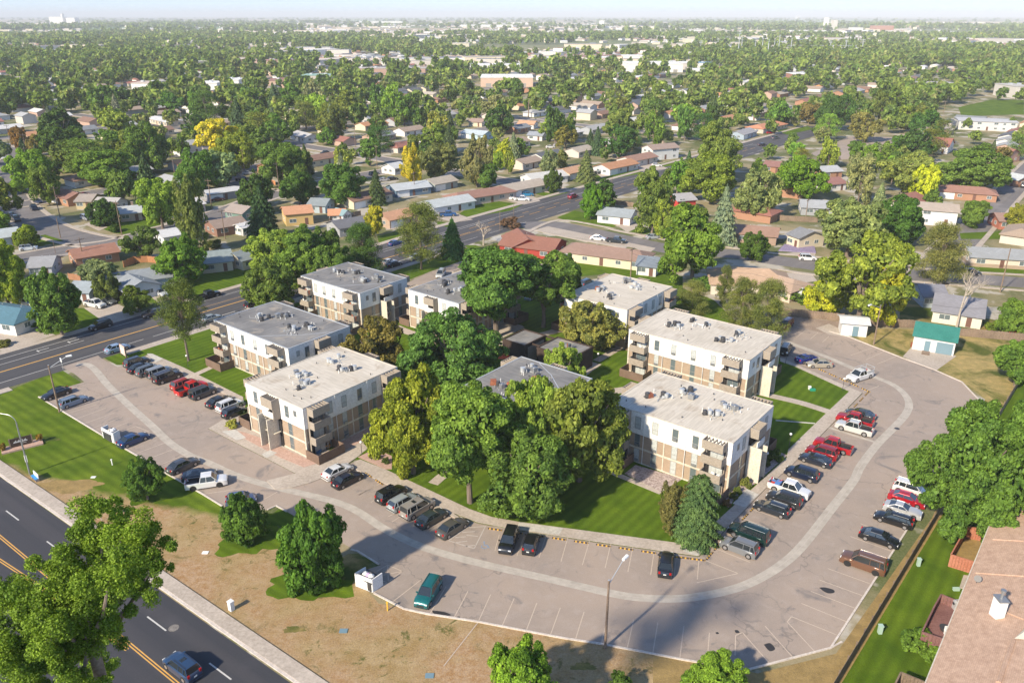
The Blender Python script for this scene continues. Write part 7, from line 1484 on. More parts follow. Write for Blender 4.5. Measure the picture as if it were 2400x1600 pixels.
# utility poles and wires
def upole(c, x, yb, yt, label, cross=True, r=.15):
    X, Y = Q(c, x, yb); H = min(hgt(X, Y, SP(c, 0, yt)[1]), 16); e = empty('utility_pole', (X, Y, 0)); tag(e, label, 'utility pole'); MB().tube((0, 0, 0), (0, 0, H), r, r * .7, 8).build('pole', M['wood'], e, True)
    if cross: mb = MB(); mb.cbox((0, 0, H - .6), (2.4, .12, .14)); [mb.tube((q, 0, H - .55), (q, 0, H - .3), .05, n=6) for q in (-1.1, -.5, .5, 1.1)]; o = mb.build('crossarm', M['wood'], e); o.rotation_euler = (0, 0, UA)
    return X, Y, H
U = [upole('b', 1932, 858, 655, 'brown utility pole behind the low white roofed block'), upole('a', 1505, 600, 400, 'utility pole among the brown roofed houses at left'), upole('a', 405, 590, 455, 'wooden pole on the corner of the left intersection', False), upole('a', 565, 770, 590, 'utility pole with transformer behind the brown brick roof'), upole('b', 490, 300, 150, 'utility pole under the bright yellow tree'),
     upole('a', 2235, 385, 250, 'utility pole right of the yellow walled house'), upole('c', 820, 470, 330, 'utility pole with transformer beside the white pergola'), upole('c', 2120, 955, 660, 'tall leaning brown pole at the right edge', False), upole('c', 460, 905, 790, 'pole behind the orange tan hip roof', False), upole('c', 1410, 1140, 960, 'brown pole next to the blue white wall under the big tree', False),
     upole('b', 1152, 440, 360, 'thin grey pole beside the bright oval lawn', False, .08), upole('b', 1060, 545, 410, 'pale metal street pole beside the purplish bush', False, .08), upole('b', 1802, 340, 190, 'pole on the near side of the diagonal street', False, .1), upole('u', 1290, 810, 690, 'dead white trunk like pole in the centre trees', False, .35), upole('b', 930, 170, 60, 'pole with short arm behind the brown roof'), upole('a', 1535, 235, 140, 'pole beside the narrow parked car street', False),
     upole('a', 372, 695, 600, 'pale metal sign pole on the left corner', False, .07), upole('v', 1795, 790, 700, 'wooden pole beside the far grove', False)]
def wire(p, q, label):
    mb = MB(); n = 10; P = [Vector(p).lerp(Vector(q), i / n) - Vector((0, 0, 1.2 * math.sin(math.pi * i / n))) for i in range(n + 1)]
    for a_, b_ in zip(P, P[1:]): mb.tube(a_, b_, .03, n=4, caps=False)
    tag(mb.build('power_line', M['dmetal']), label, 'power line')
wq = lambda c, x, y, z: (*Q(c, x, y, z), z)
wire((U[0][0], U[0][1], U[0][2] - .5), wq('c', 460, 800, 8.5), 'sagging power line from the brown pole behind the low white block to the right'); wire((U[0][0], U[0][1], U[0][2] - 1.6), wq('c', 460, 830, 7.2), 'lower sagging cable from the brown pole behind the low white block'); wire(wq('c', 460, 830, 7.2), wq('c', 1410, 965, 9), 'long power line behind the olive pines'); wire(wq('c', 1410, 965, 9), wq('c', 2120, 1060, 9), 'power line crossing in front of the large low grey roof')
wire((U[3][0], U[3][1], U[3][2] - .5), (U[1][0], U[1][1], U[1][2] - .5), 'power line between the two left utility poles')
# substation pylons
for k, (x, y0, y1) in enumerate(((240, 330, 262), (378, 400, 200), (400, 380, 255), (493, 385, 265), (543, 372, 262), (583, 395, 270), (625, 370, 268), (657, 372, 240), (742, 365, 262), (870, 330, 272), (1010, 375, 280), (1118, 368, 275), (1233, 368, 270), (120, 375, 280))):
    X, Y = Q('v', x, y0); H = hgt(X, Y, SP('v', 0, y1)[1]); H = min(H, 45); mb = MB(); mb.tube((0, 0, 0), (0, 0, H), .9, .35, 6)
    for q in (.95, .84): mb.cbox((0, 0, H * q), (7, .5, .5))
    thing('transmission_pylon', mb, M['lmetal'], ('slender pale pylon of the distant substation, %s from the left' % ('second', 'third', 'fourth', 'fifth', 'sixth', 'seventh', 'eighth', 'ninth', 'tenth', 'eleventh', 'twelfth', 'thirteenth', 'last', 'first')[k]), 'pylon', (X, Y, 0), .2 * k, 'substation pylons')
mb = MB(); 
for k in range(10):
    X, Y = Q('v', 720 + k * 52, 366); mb.tube((X, Y, 0), (X, Y, 13), .4, n=4)
    if k: mb.tube((X, Y, 12.5), (pX, pY, 12.5), .3, n=4); mb.tube((X, Y, 8.5), (pX, pY, 8.5), .3, n=4)
    pX, pY = X, Y
tag(mb.build('substation_frame', M['lmetal']), 'low pale steel framework of the distant substation', 'substation')
# wheel stops, each an individual
ws_m = MB().box(-.9, .9, -.09, .09, 0, .13)
wsm = ws_m.mesh('wheel_stop'); 
def strp():
    m, n, l, b = newmat('striped_stop'); sp = n.new('ShaderNodeSeparateXYZ'); l.new(obj_co(n), sp.inputs[0]); f = math_(n, l, 'FRACT', math_(n, l, 'MULTIPLY', sp.outputs[0], 1.9)); f = math_(n, l, 'GREATER_THAN', f, .62)
    l.new(mixc(n, l, f, (.07, .05, .04), (.62, .36, .05)), b.inputs['Base Color']); b.inputs['Roughness'].default_value = .8; return m
wsm.materials.append(strp())
ORD = ('first', 'second', 'third', 'fourth', 'fifth', 'sixth', 'seventh', 'eighth', 'ninth', 'tenth', 'eleventh', 'twelfth', 'thirteenth', 'last')
def stops(c, p, q, n, where, off=0):
    a_ = Q(c, *p); b_ = Q(c, *q); an = math.atan2(b_[1] - a_[1], b_[0] - a_[0])
    for k in range(n):
        t = (k + .5) / n; o = link('wheel_stop', wsm); o.location = (a_[0] + (b_[0] - a_[0]) * t, a_[1] + (b_[1] - a_[1]) * t, .02); o.rotation_euler = (0, 0, an); tag(o, ORD[k] + ' striped wheel stop from the left ' + where, 'wheel stop', 'striped wheel stops')
stops('n', (1005, 112), (2240, 295), 8, 'in the lower inner row'); stops('o', (540, 675), (760, 702), 2, 'at the sharp corner of the lot'); stops('o', (760, 702), (870, 575), 2, 'beside the grey suv'); stops('o', (1010, 425), (1120, 310), 2, 'between the dark green suv and navy wagon'); stops('j', (450, 640), (950, 865), 5, 'along the upper inner edge'); stops('j', (780, 1010), (930, 850), 3, 'above the dark grey car'); stops('h', (1380, 610), (1570, 740), 2, 'right of the glossy black sedan')
# ================================================================== TOWNHOUSE at the lower right
ez = 5.6; pa = Q('l', 1150, 465, ez); pb = Q('l', 700, 1568, ez); an = math.atan2(pb[1] - pa[1], pb[0] - pa[0]); L = math.dist(pa, pb) + 14; d = (math.cos(an), math.sin(an)); nrm = (-d[1], d[0])
if nrm[0] < 0: nrm = (-nrm[0], -nrm[1])
e = empty('townhouse', (pa[0], pa[1], 0)); tag(e, 'long townhouse row with pinkish tan shingle roof at the lower right corner', 'building')
def tp(s, o, z): return (d[0] * s + nrm[0] * o, d[1] * s + nrm[1] * o, z)
Wd = 9.5; rz_ = ez + 3.0; mb = MB(); mb.face([tp(0, 0, ez), tp(L, 0, ez), tp(L, Wd, rz_), tp(0, Wd, rz_)]); mb.face([tp(0, Wd, rz_), tp(L, Wd, rz_), tp(L, 2 * Wd, ez), tp(0, 2 * Wd, ez)]); mb.face([tp(0, 0, ez - .2), tp(0, Wd, rz_ - .2), tp(L, Wd, rz_ - .2), tp(L, 0, ez - .2)]); mb.face([tp(0, 0, ez - .2), tp(L, 0, ez - .2), tp(L, 0, ez), tp(0, 0, ez)]); mb.face([tp(0, 0, ez - .2), tp(0, 0, ez), tp(0, Wd, rz_), tp(0, Wd, rz_ - .2)])
def thr():
    m, n, l, b = newmat('pink_tan_shingles'); p = obj_co(n); mp = n.new('ShaderNodeMapping'); mp.inputs['Rotation'].default_value = (0, 0, -an); l.new(p, mp.inputs['Vector'])
    br = n.new('ShaderNodeTexBrick'); br.inputs['Scale'].default_value = 1; br.inputs['Brick Width'].default_value = .34; br.inputs['Row Height'].default_value = .16; br.inputs['Mortar Size'].default_value = .008; br.inputs['Bias'].default_value = 0
    br.inputs['Color1'].default_value = (.52, .345, .24, 1); br.inputs['Color2'].default_value = (.41, .265, .185, 1); br.inputs['Mortar'].default_value = (.20, .13, .10, 1); l.new(mp.outputs[0], br.inputs['Vector'])
    c = mixc(n, l, .45, br.outputs['Color'], mixc(n, l, ramp(n, l, noise(n, l, p, 1.4, 6, .75), .35, .65), (.31, .20, .14), (.60, .43, .32))); l.new(c, b.inputs['Base Color']); b.inputs['Roughness'].default_value = .95; return m
thm = thr(); rf = mb.build('roof', thm, e)
mb = MB(); mb.prism([tp(.4, .5, 0)[:2], tp(L - .4, .5, 0)[:2], tp(L - .4, 2 * Wd - .5, 0)[:2], tp(.4, 2 * Wd - .5, 0)[:2]], 0, ez - .05); mb.build('wall', M['brick'], e)
mb = MB(); mb.face([tp(0, -.05, ez - .02), tp(L, -.05, ez - .02), tp(L, .06, ez + .06), tp(0, .06, ez + .06)]); mb.face([tp(0, -.05, ez - .25), tp(L, -.05, ez - .25), tp(L, -.05, ez - .02), tp(0, -.05, ez - .02)]); mb.build('gutter', M['cream'], e)
def onroof(x, y): # photo point on the near roof plane
    z = ez
    for _ in range(30):
        p = Q('l', x, y, z); o = (p[0] - pa[0]) * nrm[0] + (p[1] - pa[1]) * nrm[1]; z = ez + max(0, o) * 3.0 / Wd
    return p[0] - pa[0], p[1] - pa[1], z
cb = onroof(1150, 1165); mb = MB(); mb.cbox((cb[0], cb[1] + .3, cb[2] + .7), (.85, 1.1, 2.6)); mb.build('chimney', M['white'], e); c2 = [q for q in e.children if q.name.startswith('chimney')][0]
mb = MB(); mb.cbox((cb[0], cb[1] + .3, cb[2] + 2.05), (1.0, 1.25, .12)); mb.tube((cb[0], cb[1] + .3, cb[2] + 2.1), (cb[0], cb[1] + .3, cb[2] + 2.9), .14, n=10); mb.tube((cb[0], cb[1] + .3, cb[2] + 2.9), (cb[0], cb[1] + .3, cb[2] + 3.1), .26, n=10); mb.build('chimney_cap', M['metal'], c2)
sdp = onroof(1015, 955); mb = MB(); mb.tube((sdp[0], sdp[1], sdp[2]), (sdp[0], sdp[1], sdp[2] + .6), .04, n=6); mb.tube((sdp[0], sdp[1] - .05, sdp[2] + .6), (sdp[0] - .05, sdp[1] - .12, sdp[2] + .66), .36, .36, 16); mb.build('satellite_dish', M['dmetal'], e)
for (x0, y0, x1, y1) in ((1115, 690, 1307, 700), (1010, 895, 1307, 915), (1240, 1310, 1150, 1568), (1195, 1135, 1307, 1180)):
    a_ = Vector(onroof(x0, y0)); b_ = Vector(onroof(x1, y1)); mb = MB(); mb.tube(a_ + Vector((0, 0, .03)), b_ + Vector((0, 0, .03)), .09 if x1 > x0 else .22, n=6); mb.build('ridge_strip', thm, e)
dx = onroof(1265, 1300); mb = MB(); mb.face([(dx[0] - .3, dx[1], dx[2] + .1), (dx[0] + 4, dx[1] - 1.3, dx[2] + .8), (dx[0] + 4, dx[1] + 1.8, dx[2] + 1.6)]); mb.face([(dx[0] - .3, dx[1], dx[2] + .1), (dx[0] + 4, dx[1] + 1.8, dx[2] + 1.6), (dx[0] + 4, dx[1] + 3, dx[2] + .6)]); mb.build('dormer', M['cream'], e)
# patio enclosures of the townhouse
def encl(c, P, h, mat, label, floor=None, rails=False, z0=0):
    pp = QL(c, P, h); e = empty('patio_enclosure', (pp[0][0], pp[0][1], 0)); tag(e, label, 'patio fence'); o0 = pp[0]; Lp = [(x - o0[0], y - o0[1]) for x, y in pp]
    for a_, b_ in zip(Lp, Lp[1:]):
        mb = MB(); Ls = math.dist(a_, b_); n = max(2, int(Ls / .3))
        for k in range(n):
            t0, t1 = k / n, (k + .93) / n; kerb_mb(mb, [(a_[0] + (b_[0] - a_[0]) * t, a_[1] + (b_[1] - a_[1]) * t) for t in (t0, t1)], .07, h + (k % 3) * .015, z0)
        kerb_mb(mb, [a_, b_], .16, h + .08, h + .04); mb.build('fence_panel', mat, e)
    if floor: MB().sheet(Lp, floor[1]).build('floor', floor[0], e)
encl('w', [(800, 160), (650, 130), (505, 390), (670, 440), (790, 480), (860, 330)], 1.7, M['redwood'], 'reddish board fence enclosing a small patio of the townhouse', (M['dryg'], .03))
encl('w', [(600, 830), (415, 755), (350, 870), (240, 1100), (440, 1165)], 2.3, M['plumwood'], 'plum coloured timber deck enclosure beside the townhouse', (M['plumwood'], 1.3), z0=.3)
encl('w', [(300, 1575), (45, 1470), (-30, 1620)], 2.2, M['oldfence'], 'pale edged deck enclosure at the very bottom by the townhouse', (M['dmetal'], 1.0))
X, Y = Q('w', 550, 870, 1.4); thing('grill', MB().box(-.4, .4, -.3, .3, 1.3, 2.1).tube((-.4, 0, 2.1), (.4, 0, 2.1), .3, n=10), M['lmetal'], 'pale covered barbecue grill on the plum coloured deck', 'grill', (X, Y, 0)); X, Y = Q('w', 440, 1070, 1.5); thing('fire_bowl', MB().tube((0, 0, 1.32), (0, 0, 1.8), .3, .5, 12), M['dmetal'], 'round dark bowl on the plum coloured deck', 'fire bowl', (X, Y, 0)); X, Y = Q('w', 475, 1115, 1.5); thing('patio_chair', MB().box(-.3, .3, -.3, .3, 1.7, 1.78).box(-.3, .3, .24, .3, 1.78, 2.3).box(-.28, -.22, -.28, .28, 1.32, 1.7).box(.22, .28, -.28, .28, 1.32, 1.7), M['white'], 'white plastic chair on the plum coloured deck', 'chair', (X, Y, 0))
slab('patio_slab', QL('w', [(620, 580), (720, 590), (660, 715), (580, 695)]), .1, M['conc'], 'small concrete patio slab beside the townhouse', 'walkway')
# ================================================================== FILL: farther neighbourhood
EXC = QL('F', [(-300, 960), (-60, 880), (560, 690), (900, 600), (1090, 520), (1270, 470), (1480, 585), (1800, 640), (2352, 660), (2352, 1700), (-300, 1700)])
EXC3 = QL('v', [(850, 1120), (860, 1040), (1130, 925), (1560, 930), (1700, 990), (1400, 1110)]); EXC4 = QL('v', [(1880, 700), (2120, 650), (2380, 650), (2380, 830), (1880, 830)])
EXC2 = QL('F', [(-300, 960), (560, 690), (1090, 520), (1500, 395), (1640, 350), (1560, 330), (1130, 440), (900, 480), (700, 560), (430, 590), (-300, 700)])
SEG = []
for pts, w_ in ROADS:
    for a_, b_ in zip(pts, pts[1:]): SEG.append((a_, b_, w_ / 2))
SEGN = np.array([(a[0], a[1], b[0], b[1], w) for a, b, w in SEG])
def near_road(x, y, pad):
    ax, ay, bx, by, w = SEGN.T; dx, dy = bx - ax, by - ay; t = np.clip(((x - ax) * dx + (y - ay) * dy) / (dx * dx + dy * dy + 1e-9), 0, 1)
    return bool((np.hypot(x - ax - t * dx, y - ay - t * dy) < w + pad).any())
def in_view(x, y, m=12): return y > 60 and abs(x) < y * .66 + m + 12
rf_ = random.Random(2024); nhand = len(HOUSES); handH = list(HOUSES)
HM = [hmesh(13, 8.5, 2.7, 1.5), hmesh(16, 9, 2.7, 1.6), hmesh(14, 9, 2.7, 1.6, .5, .7), hmesh(18, 9, 2.8, 1.5), hmesh(11, 8, 4.6, 1.6)]
HD = [(13, 8.5, 2.7, 1.5), (16, 9, 2.7, 1.6), (14, 9, 2.7, 1.6), (18, 9, 2.8, 1.5), (11, 8, 4.6, 1.6)]
RC = [('grey', rGy), ('pale grey', rLG), ('white', (.62, .62, .61)), ('brown', rBr), ('tan', rTn), ('orange', rOr), ('beige', rBe), ('dark grey', rDk), ('reddish brown', (.32, .14, .11))]; WC = [wW, wC, wBk, wGy, (.6, .55, .5), (.5, .35, .28), wW]
cand = []
for o in list(range(58, 1500, 37)) + list(range(-60, -1200, -37)):
    for s in range(-400, 2200, 23):
        x, y = SA(s + rf_.uniform(-4, 4), o + rf_.uniform(-3, 3))
        if not in_view(x, y) or y < 165 or y > 1500 or ptin(x, y, EXC) or ptin(x, y, EXC2) or ptin(x, y, EXC3) or ptin(x, y, EXC4): continue
        if near_road(x, y, 6): continue
        if any(math.hypot(x - q[0], y - q[1]) < (q[2] + 12) / 2 + 4 for q in handH) or any(math.hypot(x - q[0], y - q[1]) < q[2] + 8 for q in CB): continue
        if rf_.random() < .12: continue
        cand.append((x, y))
cand.sort(key=lambda p: p[1]); HF = []
def sector(x, y): u = PX(x, y, 3)[0]; return 'left' if u < 800 else 'centre' if u < 1600 else 'right'
WS = (' with ', ' behind ', ' beside ', ' at ', ' left ', ' right ', ' in ', ' above ', ' among ', ' deep ', ' beyond ', ' below ', ' facing ', ' showing ', ' next ', ' of the '); LMS = []
for q in LM:
    s_ = q[2]
    for w_ in WS: s_ = s_.split(w_)[0]
    if [1 for r in LM if r[2].startswith(s_ + ' ')].__len__() == 1 and 3 <= len(s_.split()) <= 7: LMS.append((*PX(q[0], q[1], 2), q[0], q[1], s_))
USED = {}
def where(x, y, head):
    u, v = PX(x, y, 3); best = sorted((abs(u - m[0]) + 2.2 * abs(v - m[1]), m) for m in LMS)[:3]; opts = []
    for d_, m in best:
        if d_ > 420: continue
        dx, dy = u - m[0], v - m[1]; far_ = 'far ' if d_ > 190 else 'just ' if d_ < 80 else ''
        dr = ('right of' if dx > 0 else 'left of') if abs(dx) > 2.0 * abs(dy) else ('behind' if dy < 0 else 'in front of') if abs(dx) < .7 * abs(dy) else ('behind and right of' if dx > 0 else 'behind and left of') if dy < 0 else ('in front and right of' if dx > 0 else 'in front and left of')
        opts.append('%s %s%s the %s' % (head, far_, dr, m[4]))
    opts = [o_ for o_ in opts if len(o_.split()) <= 16]
    for o_ in opts:
        if o_ not in USED: USED[o_] = 1; return o_
    return opts[0] if opts and False else '%s in the %s part of the town, %s' % (head, sector(x, y), depthw(y))
def depthw(y): return 'nearer' if y < 330 else 'middle distance' if y < 520 else 'far'
NI = 300 - nhand; WN = ['white', 'cream', 'brick', 'blue grey', 'light brown', 'dull red', 'white']
for i, (x, y) in enumerate(cand):
    k = rf_.choice((0, 1, 1, 2, 3, 4, 0)); rc = rf_.choice(RC if sector(x, y) != 'left' else RC[:5] + RC); wi = rf_.randrange(7); wc = WC[wi]; an_ = AANG + (math.pi / 2 if rf_.random() < .2 else 0)
    if i < NI:
        lb = where(x, y, '%s roofed %s house' % (rc[0], WN[wi]) if rf_.random() < 2 else '')
        house_at(x, y, an_, HD[k][0], HD[k][1], rc[1], wc, lb, HD[k][2], HD[k][3], False, ('x', 'nogd') if y > 300 else ('x',), meshes=HM[k], group='houses of the surrounding neighbourhood', detail=1 if y < 560 else 0)
    else: HF.append((x, y, an_, k, rc[1], wc))
# ---- distant buildings beyond the counted ones
def fcol_mat(name, c): return flat(name, c, .85)
buck = {}
def addb(x, y, an_, L, W, h, rh, rc, wc):
    for key, fn in ((rc, 0), (wc, 1)):
        q = buck.setdefault(key, MB()); ca, sa = math.cos(an_), math.sin(an_); T_ = lambda p: (x + p[0] * ca - p[1] * sa, y + p[0] * sa + p[1] * ca, p[2]); b = len(q.v); hx, hy = L / 2, W / 2
        if fn: q.v += [T_(p) for p in ((-hx, -hy, 0), (hx, -hy, 0), (hx, hy, 0), (-hx, hy, 0), (-hx, -hy, h), (hx, -hy, h), (hx, hy, h), (-hx, hy, h))]; q.f += [tuple(b + i for i in f_) for f_ in ((0, 1, 5, 4), (1, 2, 6, 5), (2, 3, 7, 6), (3, 0, 4, 7))]
        else: q.v += [T_(p) for p in ((-hx - .4, -hy - .4, h), (hx + .4, -hy - .4, h), (hx + .4, 0, h + rh), (-hx - .4, 0, h + rh), (hx + .4, hy + .4, h), (-hx - .4, hy + .4, h))]; q.f += [tuple(b + i for i in f_) for f_ in ((0, 1, 2, 3), (3, 2, 4, 5), (1, 4, 2), (0, 3, 5))]
for x, y, an_, k, rc, wc in HF: addb(x, y, an_, HD[k][0], HD[k][1], HD[k][2], HD[k][3], rc, wc)
nz = lambda x, y, s: math.sin(x * s + 1.3 * math.sin(y * s * .7)) * math.cos(y * s * .9 + 1.1 * math.sin(x * s * 1.3 + 2))
for i in range(9000):
    y = 1100 + (6200) * rf_.random() ** 1.5; x = rf_.uniform(-.66, .66) * y
    if nz(x, y, .0035) + rf_.uniform(-.6, .6) < -.1 + (y > 3600) * .25: continue
    big = rf_.random() < .14; L = rf_.uniform(28, 80) if big else rf_.uniform(12, 22); addb(x, y, rf_.choice((0, AANG, .2)), L, L * .5, rf_.uniform(6, 10) if big else 4, .2 if big else 1.6, rf_.choice(((.62, .62, .61), (.66, .65, .62), rBe, rGy, rTn, (.58, .5, .42), (.32, .17, .13))), rf_.choice((wW, (.6, .55, .5), wC)))
V_ = MB(); mats = []; fm = []
for c_, q in buck.items():
    b = len(V_.v); V_.v += q.v; V_.f += [tuple(b + i for i in f_) for f_ in q.f]; fm += [len(mats)] * len(q.f); mats.append(fcol_mat('distant_paint_%d' % len(mats), c_))
o = V_.build('distant_buildings', None); [o.data.materials.append(m_) for m_ in mats]; o.data.polygons.foreach_set('material_index', fm)
tag(o, 'countless small roofs of the town fading into the distance', 'buildings', kind='stuff')
# ---- trees between the houses
rects = []
for (x, y, L, W, a_) in handH:
    if y > 520: continue
    u0, v0 = PX(x, y, 4.5); u1, v1 = PX(x, y - 3, 0); hw = L * .42 / math.hypot(y, CAMH) * FPX; rects.append((u0 - hw, u0 + hw, v0 - 2, v1 + 2, y))
for c_, x0, x1, y0, y1, D_ in (('v', 890, 1480, 935, 1080, 330), ('v', 1920, 2380, 700, 790, 520), ('v', 470, 700, 940, 1040, 300), ('u', 960, 1320, 530, 600, 760), ('u', 1980, 2352, 440, 500, 900)):
    a_, b_ = SP(c_, x0, y0), SP(c_, x1, y1); rects.append((a_[0], b_[0], a_[1], b_[1], D_))
GRN = [('mid green', cG), ('dark green', cD), ('olive green', cO), ('light green', cLG), ('deep green', cM), ('greyish green', cS), ('green', (.075, .125, .035)), ('dull olive', (.12, .12, .05))]; WT = [.2, .17, .14, .14, .14, .05, .12, .04]
tc = []; HQ = {}
for q in list(HOUSES) + HF:
    for i in (-1, 0, 1):
        for j in (-1, 0, 1): HQ.setdefault((int(q[0] // 40) + i, int(q[1] // 40) + j), []).append(q)
step = 10.5
yy = 165.0
while yy < 1100:
    step = 11.5 + max(0, yy - 600) * .008
    xx = -yy * .67 - 15
    while xx < yy * .67 + 15:
        x = xx + rf_.uniform(-.48, .48) * step; y = yy + rf_.uniform(-.48, .48) * step; xx += step
        if ptin(x, y, EXC) or ptin(x, y, EXC2) or ptin(x, y, EXC3) or ptin(x, y, EXC4) and rf_.random() < .8: continue
        if nz(x, y, .021) < -.55 or rf_.random() < (.25 if y > 560 else .22 if x < y * .15 else .28): continue
        if near_road(x, y, 1.5 if y > 300 else 3.0): continue
        if any(abs(x - q[0]) < 9.5 and -13 < y - q[1] < 9 for q in HQ.get((int(x // 40), int(y // 40)), ())) and rf_.random() < (.82 if y < 500 else .62): continue
        if any(math.hypot(x - q[0], y - q[1]) < min(q[2], 50) + 4 for q in CB): continue
        if any(math.hypot(x - q[0], y - q[1]) < q[2] + 2.2 for q in TREES if abs(q[1] - y) < 30): continue
        r = (3.0 + 6.0 * rf_.random() ** 1.7) * (1.1 if x < y * .1 else 1.0); H = r * rf_.uniform(1.3, 1.9) + 2.4
        u, v = PX(x, y, H * .5); _, vt = PX(x, y, H); _, vb = PX(x, y, 0); hw = r / math.hypot(y, CAMH) * FPX; hit = False
        for a0, a1, b0, b1, hy_ in rects:
            if hy_ > y - 2 and u + hw * .75 > a0 and u - hw * .75 < a1 and vt + 3 < b1 and vb > b0 - 2: hit = True; break
        if hit and rf_.random() < .93: continue
        tc.append((x, y, r, H))
    yy += step
tc.sort(key=lambda t: t[1] / t[2] ** .5)
NT = max(0, 300 - len(TREES)); kinds = ['broad', 'broad', 'broad', 'open', 'open', 'column', 'cone', 'pine', 'broad']
for x, y, r, H in tc[:NT]:
    k = rf_.choice(kinds); g = rf_.choices(GRN, WT)[0]
    if rf_.random() < .02: g = ('yellow green', cYG)
    if k == 'cone': g = rf_.choice((('dark blue green', (.045, .075, .045)), ('blue grey', (.11, .145, .12)))); r *= .6; H *= 1.1
    if k == 'column': r *= .72; H *= 1.25
    word = {'broad': 'rounded', 'open': 'loose crowned', 'column': 'tall narrow', 'cone': 'conical', 'pine': 'bushy pine like'}[k]
    lb = where(x, y, '%s%s %s tree' % ('large ' if r > 6 else 'small ' if r < 3.8 else '', word, g[0])); tree(x, y, r, H, k, tuple(c * rf_.uniform(.85, 1.15) for c in g[1]), lb, y < 235, 'trees among the neighbourhood houses')
# distant woodland as one mass
def farleaf():
    m = M['leaf'].copy(); m.name = 'distant_leaves'; n = m.node_tree.nodes; l = m.node_tree.links
    oi = [q for q in n if q.type == 'OBJECT_INFO'][0]; p = geo_pos(n); f1 = noise(n, l, p, .055, 2, .5); f2 = noise(n, l, p, .09, 2, .5, 1.0)
    c = mixc(n, l, ramp(n, l, f1, .38, .60), (.055, .100, .030), (.120, .170, .050)); c = mixc(n, l, ramp(n, l, f2, .55, .66), c, (.14, .155, .085)); c = mixc(n, l, ramp(n, l, noise(n, l, p, .07, 2), .72, .76), c, (.24, .24, .05))
    for lk in list(oi.outputs['Color'].links): l.new(c, lk.to_socket)
    return m
FL = farleaf()
def lod(n, ls, K, s): return crown_broad(n, K, ls, 0, .8, s)
LOD = [[lod(1500, .10, 12, 300 + i) for i in range(4)], [lod(480, .17, 9, 310 + i) for i in range(4)], [lod(120, .32, 7, 320 + i) for i in range(4)], [lod(34, .58, 6, 330 + i) for i in range(4)]]
far = [(x, y, r, H, 0 if y < 480 else 1 if y < 800 else 2) for x, y, r, H in tc[NT:]]
for i in range(33000):
    y = 1080 + (5400 if i % 4 else 14000) * rf_.random() ** 1.45; x = rf_.uniform(-.67, .67) * y
    dn = nz(x, y, .006) * .6 + nz(x, y, .0017) * .6 + rf_.uniform(-.6, .6) + (.12 if y < 1500 else -.05 if y < 2300 else -.25 if y < 3000 else -.5)
    if 2250 < y < 2750 and x > 200: dn += .9
    if dn < 0: continue
    if y < 1700 and any(math.hypot(x - q[0], y - q[1]) < q[2] * .9 for q in CB): continue
    r = rf_.uniform(4.5, 8.5) * (1 if y < 3000 else 1.5 if y < 6000 else 2.6); far.append((x, y, r, r * 2.0 if y < 5000 else r * 1.1, 2 if y < 1700 else 3))
Vs = []
for x, y, r, H, k in far:
    A_ = LOD[k][rf_.randrange(4)]; a_ = rf_.uniform(0, 6.28); ca, sa = math.cos(a_), math.sin(a_); hh = H * .46
    Vs.append(np.stack([x + (A_[:, 0] * ca - A_[:, 1] * sa) * r, y + (A_[:, 0] * sa + A_[:, 1] * ca) * r, H * .54 + A_[:, 2] * hh / .82], 1))
AV = np.concatenate(Vs); print('far trees', len(far), 'quads', len(AV) // 4, 'houses', len(cand), 'tree cand', len(tc), 'hand trees', len(TREES) - NT, 'hand houses', nhand)
o = link('distant_woodland', quads_mesh('distant_woodland', AV, FL)); tag(o, 'endless canopy of trees covering the town into the distance', 'woodland', kind='stuff')
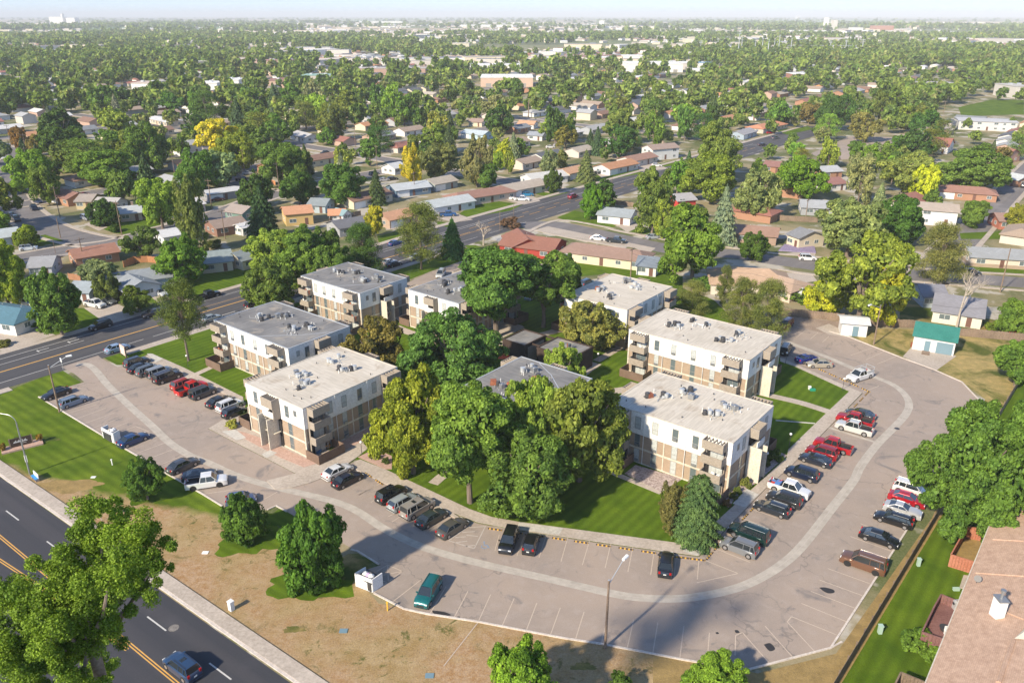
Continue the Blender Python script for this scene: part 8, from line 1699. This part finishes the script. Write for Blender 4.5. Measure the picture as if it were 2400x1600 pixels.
for j_, (pts, w_) in enumerate(ROADS[1:7]):
    prev = None
    for a_, b_ in zip(pts[::4], pts[4::4]):
        Ls = math.dist(a_, b_); nn = max(1, int(Ls / 45))
        for k in range(nn):
            t = (k + .5) / nn; d = ((b_[0] - a_[0]) / Ls, (b_[1] - a_[1]) / Ls); x = a_[0] + (b_[0] - a_[0]) * t - d[1] * (w_ / 2 + 2); y = a_[1] + (b_[1] - a_[1]) * t + d[0] * (w_ / 2 + 2)
            if not in_view(x, y, -5) or y > 430 or y < 200 or (prev and math.dist(prev, (x, y)) < 34): continue
            e = empty('utility_pole', (x, y, 0), math.atan2(d[1], d[0])); tag(e, where(x, y, 'utility pole'), 'utility pole', 'utility poles along the back streets'); MB().tube((0, 0, 0), (0, 0, 10.5), .15, .1, 7).build('pole', M['wood'], e, True); mb = MB(); mb.cbox((0, 0, 9.8), (.12, 2.4, .14)); mb.tube((0, 1.1, 9.8), (0, 1.1, 10.1), .06, n=5); mb.tube((0, -1.1, 9.8), (0, -1.1, 10.1), .06, n=5); mb.build('crossarm', M['wood'], e)
            if prev and math.dist(prev, (x, y)) < 95: wire((prev[0], prev[1], 10), (x, y, 10), where((x + prev[0]) / 2, (y + prev[1]) / 2, 'sagging street cable'))
            prev = (x, y)
# cars along the far streets
ci = 0
for pts, w_ in ROADS[1:8]:
    for a_, b_ in zip(pts, pts[1:]):
        Ls = math.dist(a_, b_); 
        for s in np.arange(6, Ls, 26):
            if rf_.random() < .55 or ci > 45: continue
            t = s / Ls; sgn = rf_.choice((-1, 1)); d = ((b_[0] - a_[0]) / Ls, (b_[1] - a_[1]) / Ls); x = a_[0] + d[0] * s - d[1] * sgn * (w_ / 2 - 1.3); y = a_[1] + d[1] * s + d[0] * sgn * (w_ / 2 - 1.3)
            if not in_view(x, y, -10) or y > 560 or y < 190: continue
            cn, cc = rf_.choice((('white', WH), ('black', BK), ('silver', SI), ('red', RD), ('grey', DG), ('blue', NB))); ci += 1
            lb = where(x, y, '%s parked street car' % cn); car_at(x, y, math.atan2(d[1], d[0]) + (math.pi if sgn > 0 else 0), rf_.choice(('sedan', 'suv', 'pickup', 'hatch')), cc, lb, group='cars parked along the residential streets', simple=True)
# ---- haze
hz = bpy.data.materials.new('haze'); hz.use_nodes = True; n = hz.node_tree.nodes; l = hz.node_tree.links; n.remove(n['Principled BSDF'])
pv = n.new('ShaderNodeVolumePrincipled'); pv.inputs['Color'].default_value = (.94, .975, 1, 1); pv.inputs['Density'].default_value = HAZE; pv.inputs['Anisotropy'].default_value = -0.12; l.new(pv.outputs[0], n['Material Output'].inputs['Volume'])
o = MB().box(-41000, 41000, -400, 30500, -1.2, 125).build('haze', hz); tag(o, 'pale summer haze over the town', 'haze', kind='stuff'); o.display_type = 'WIRE'
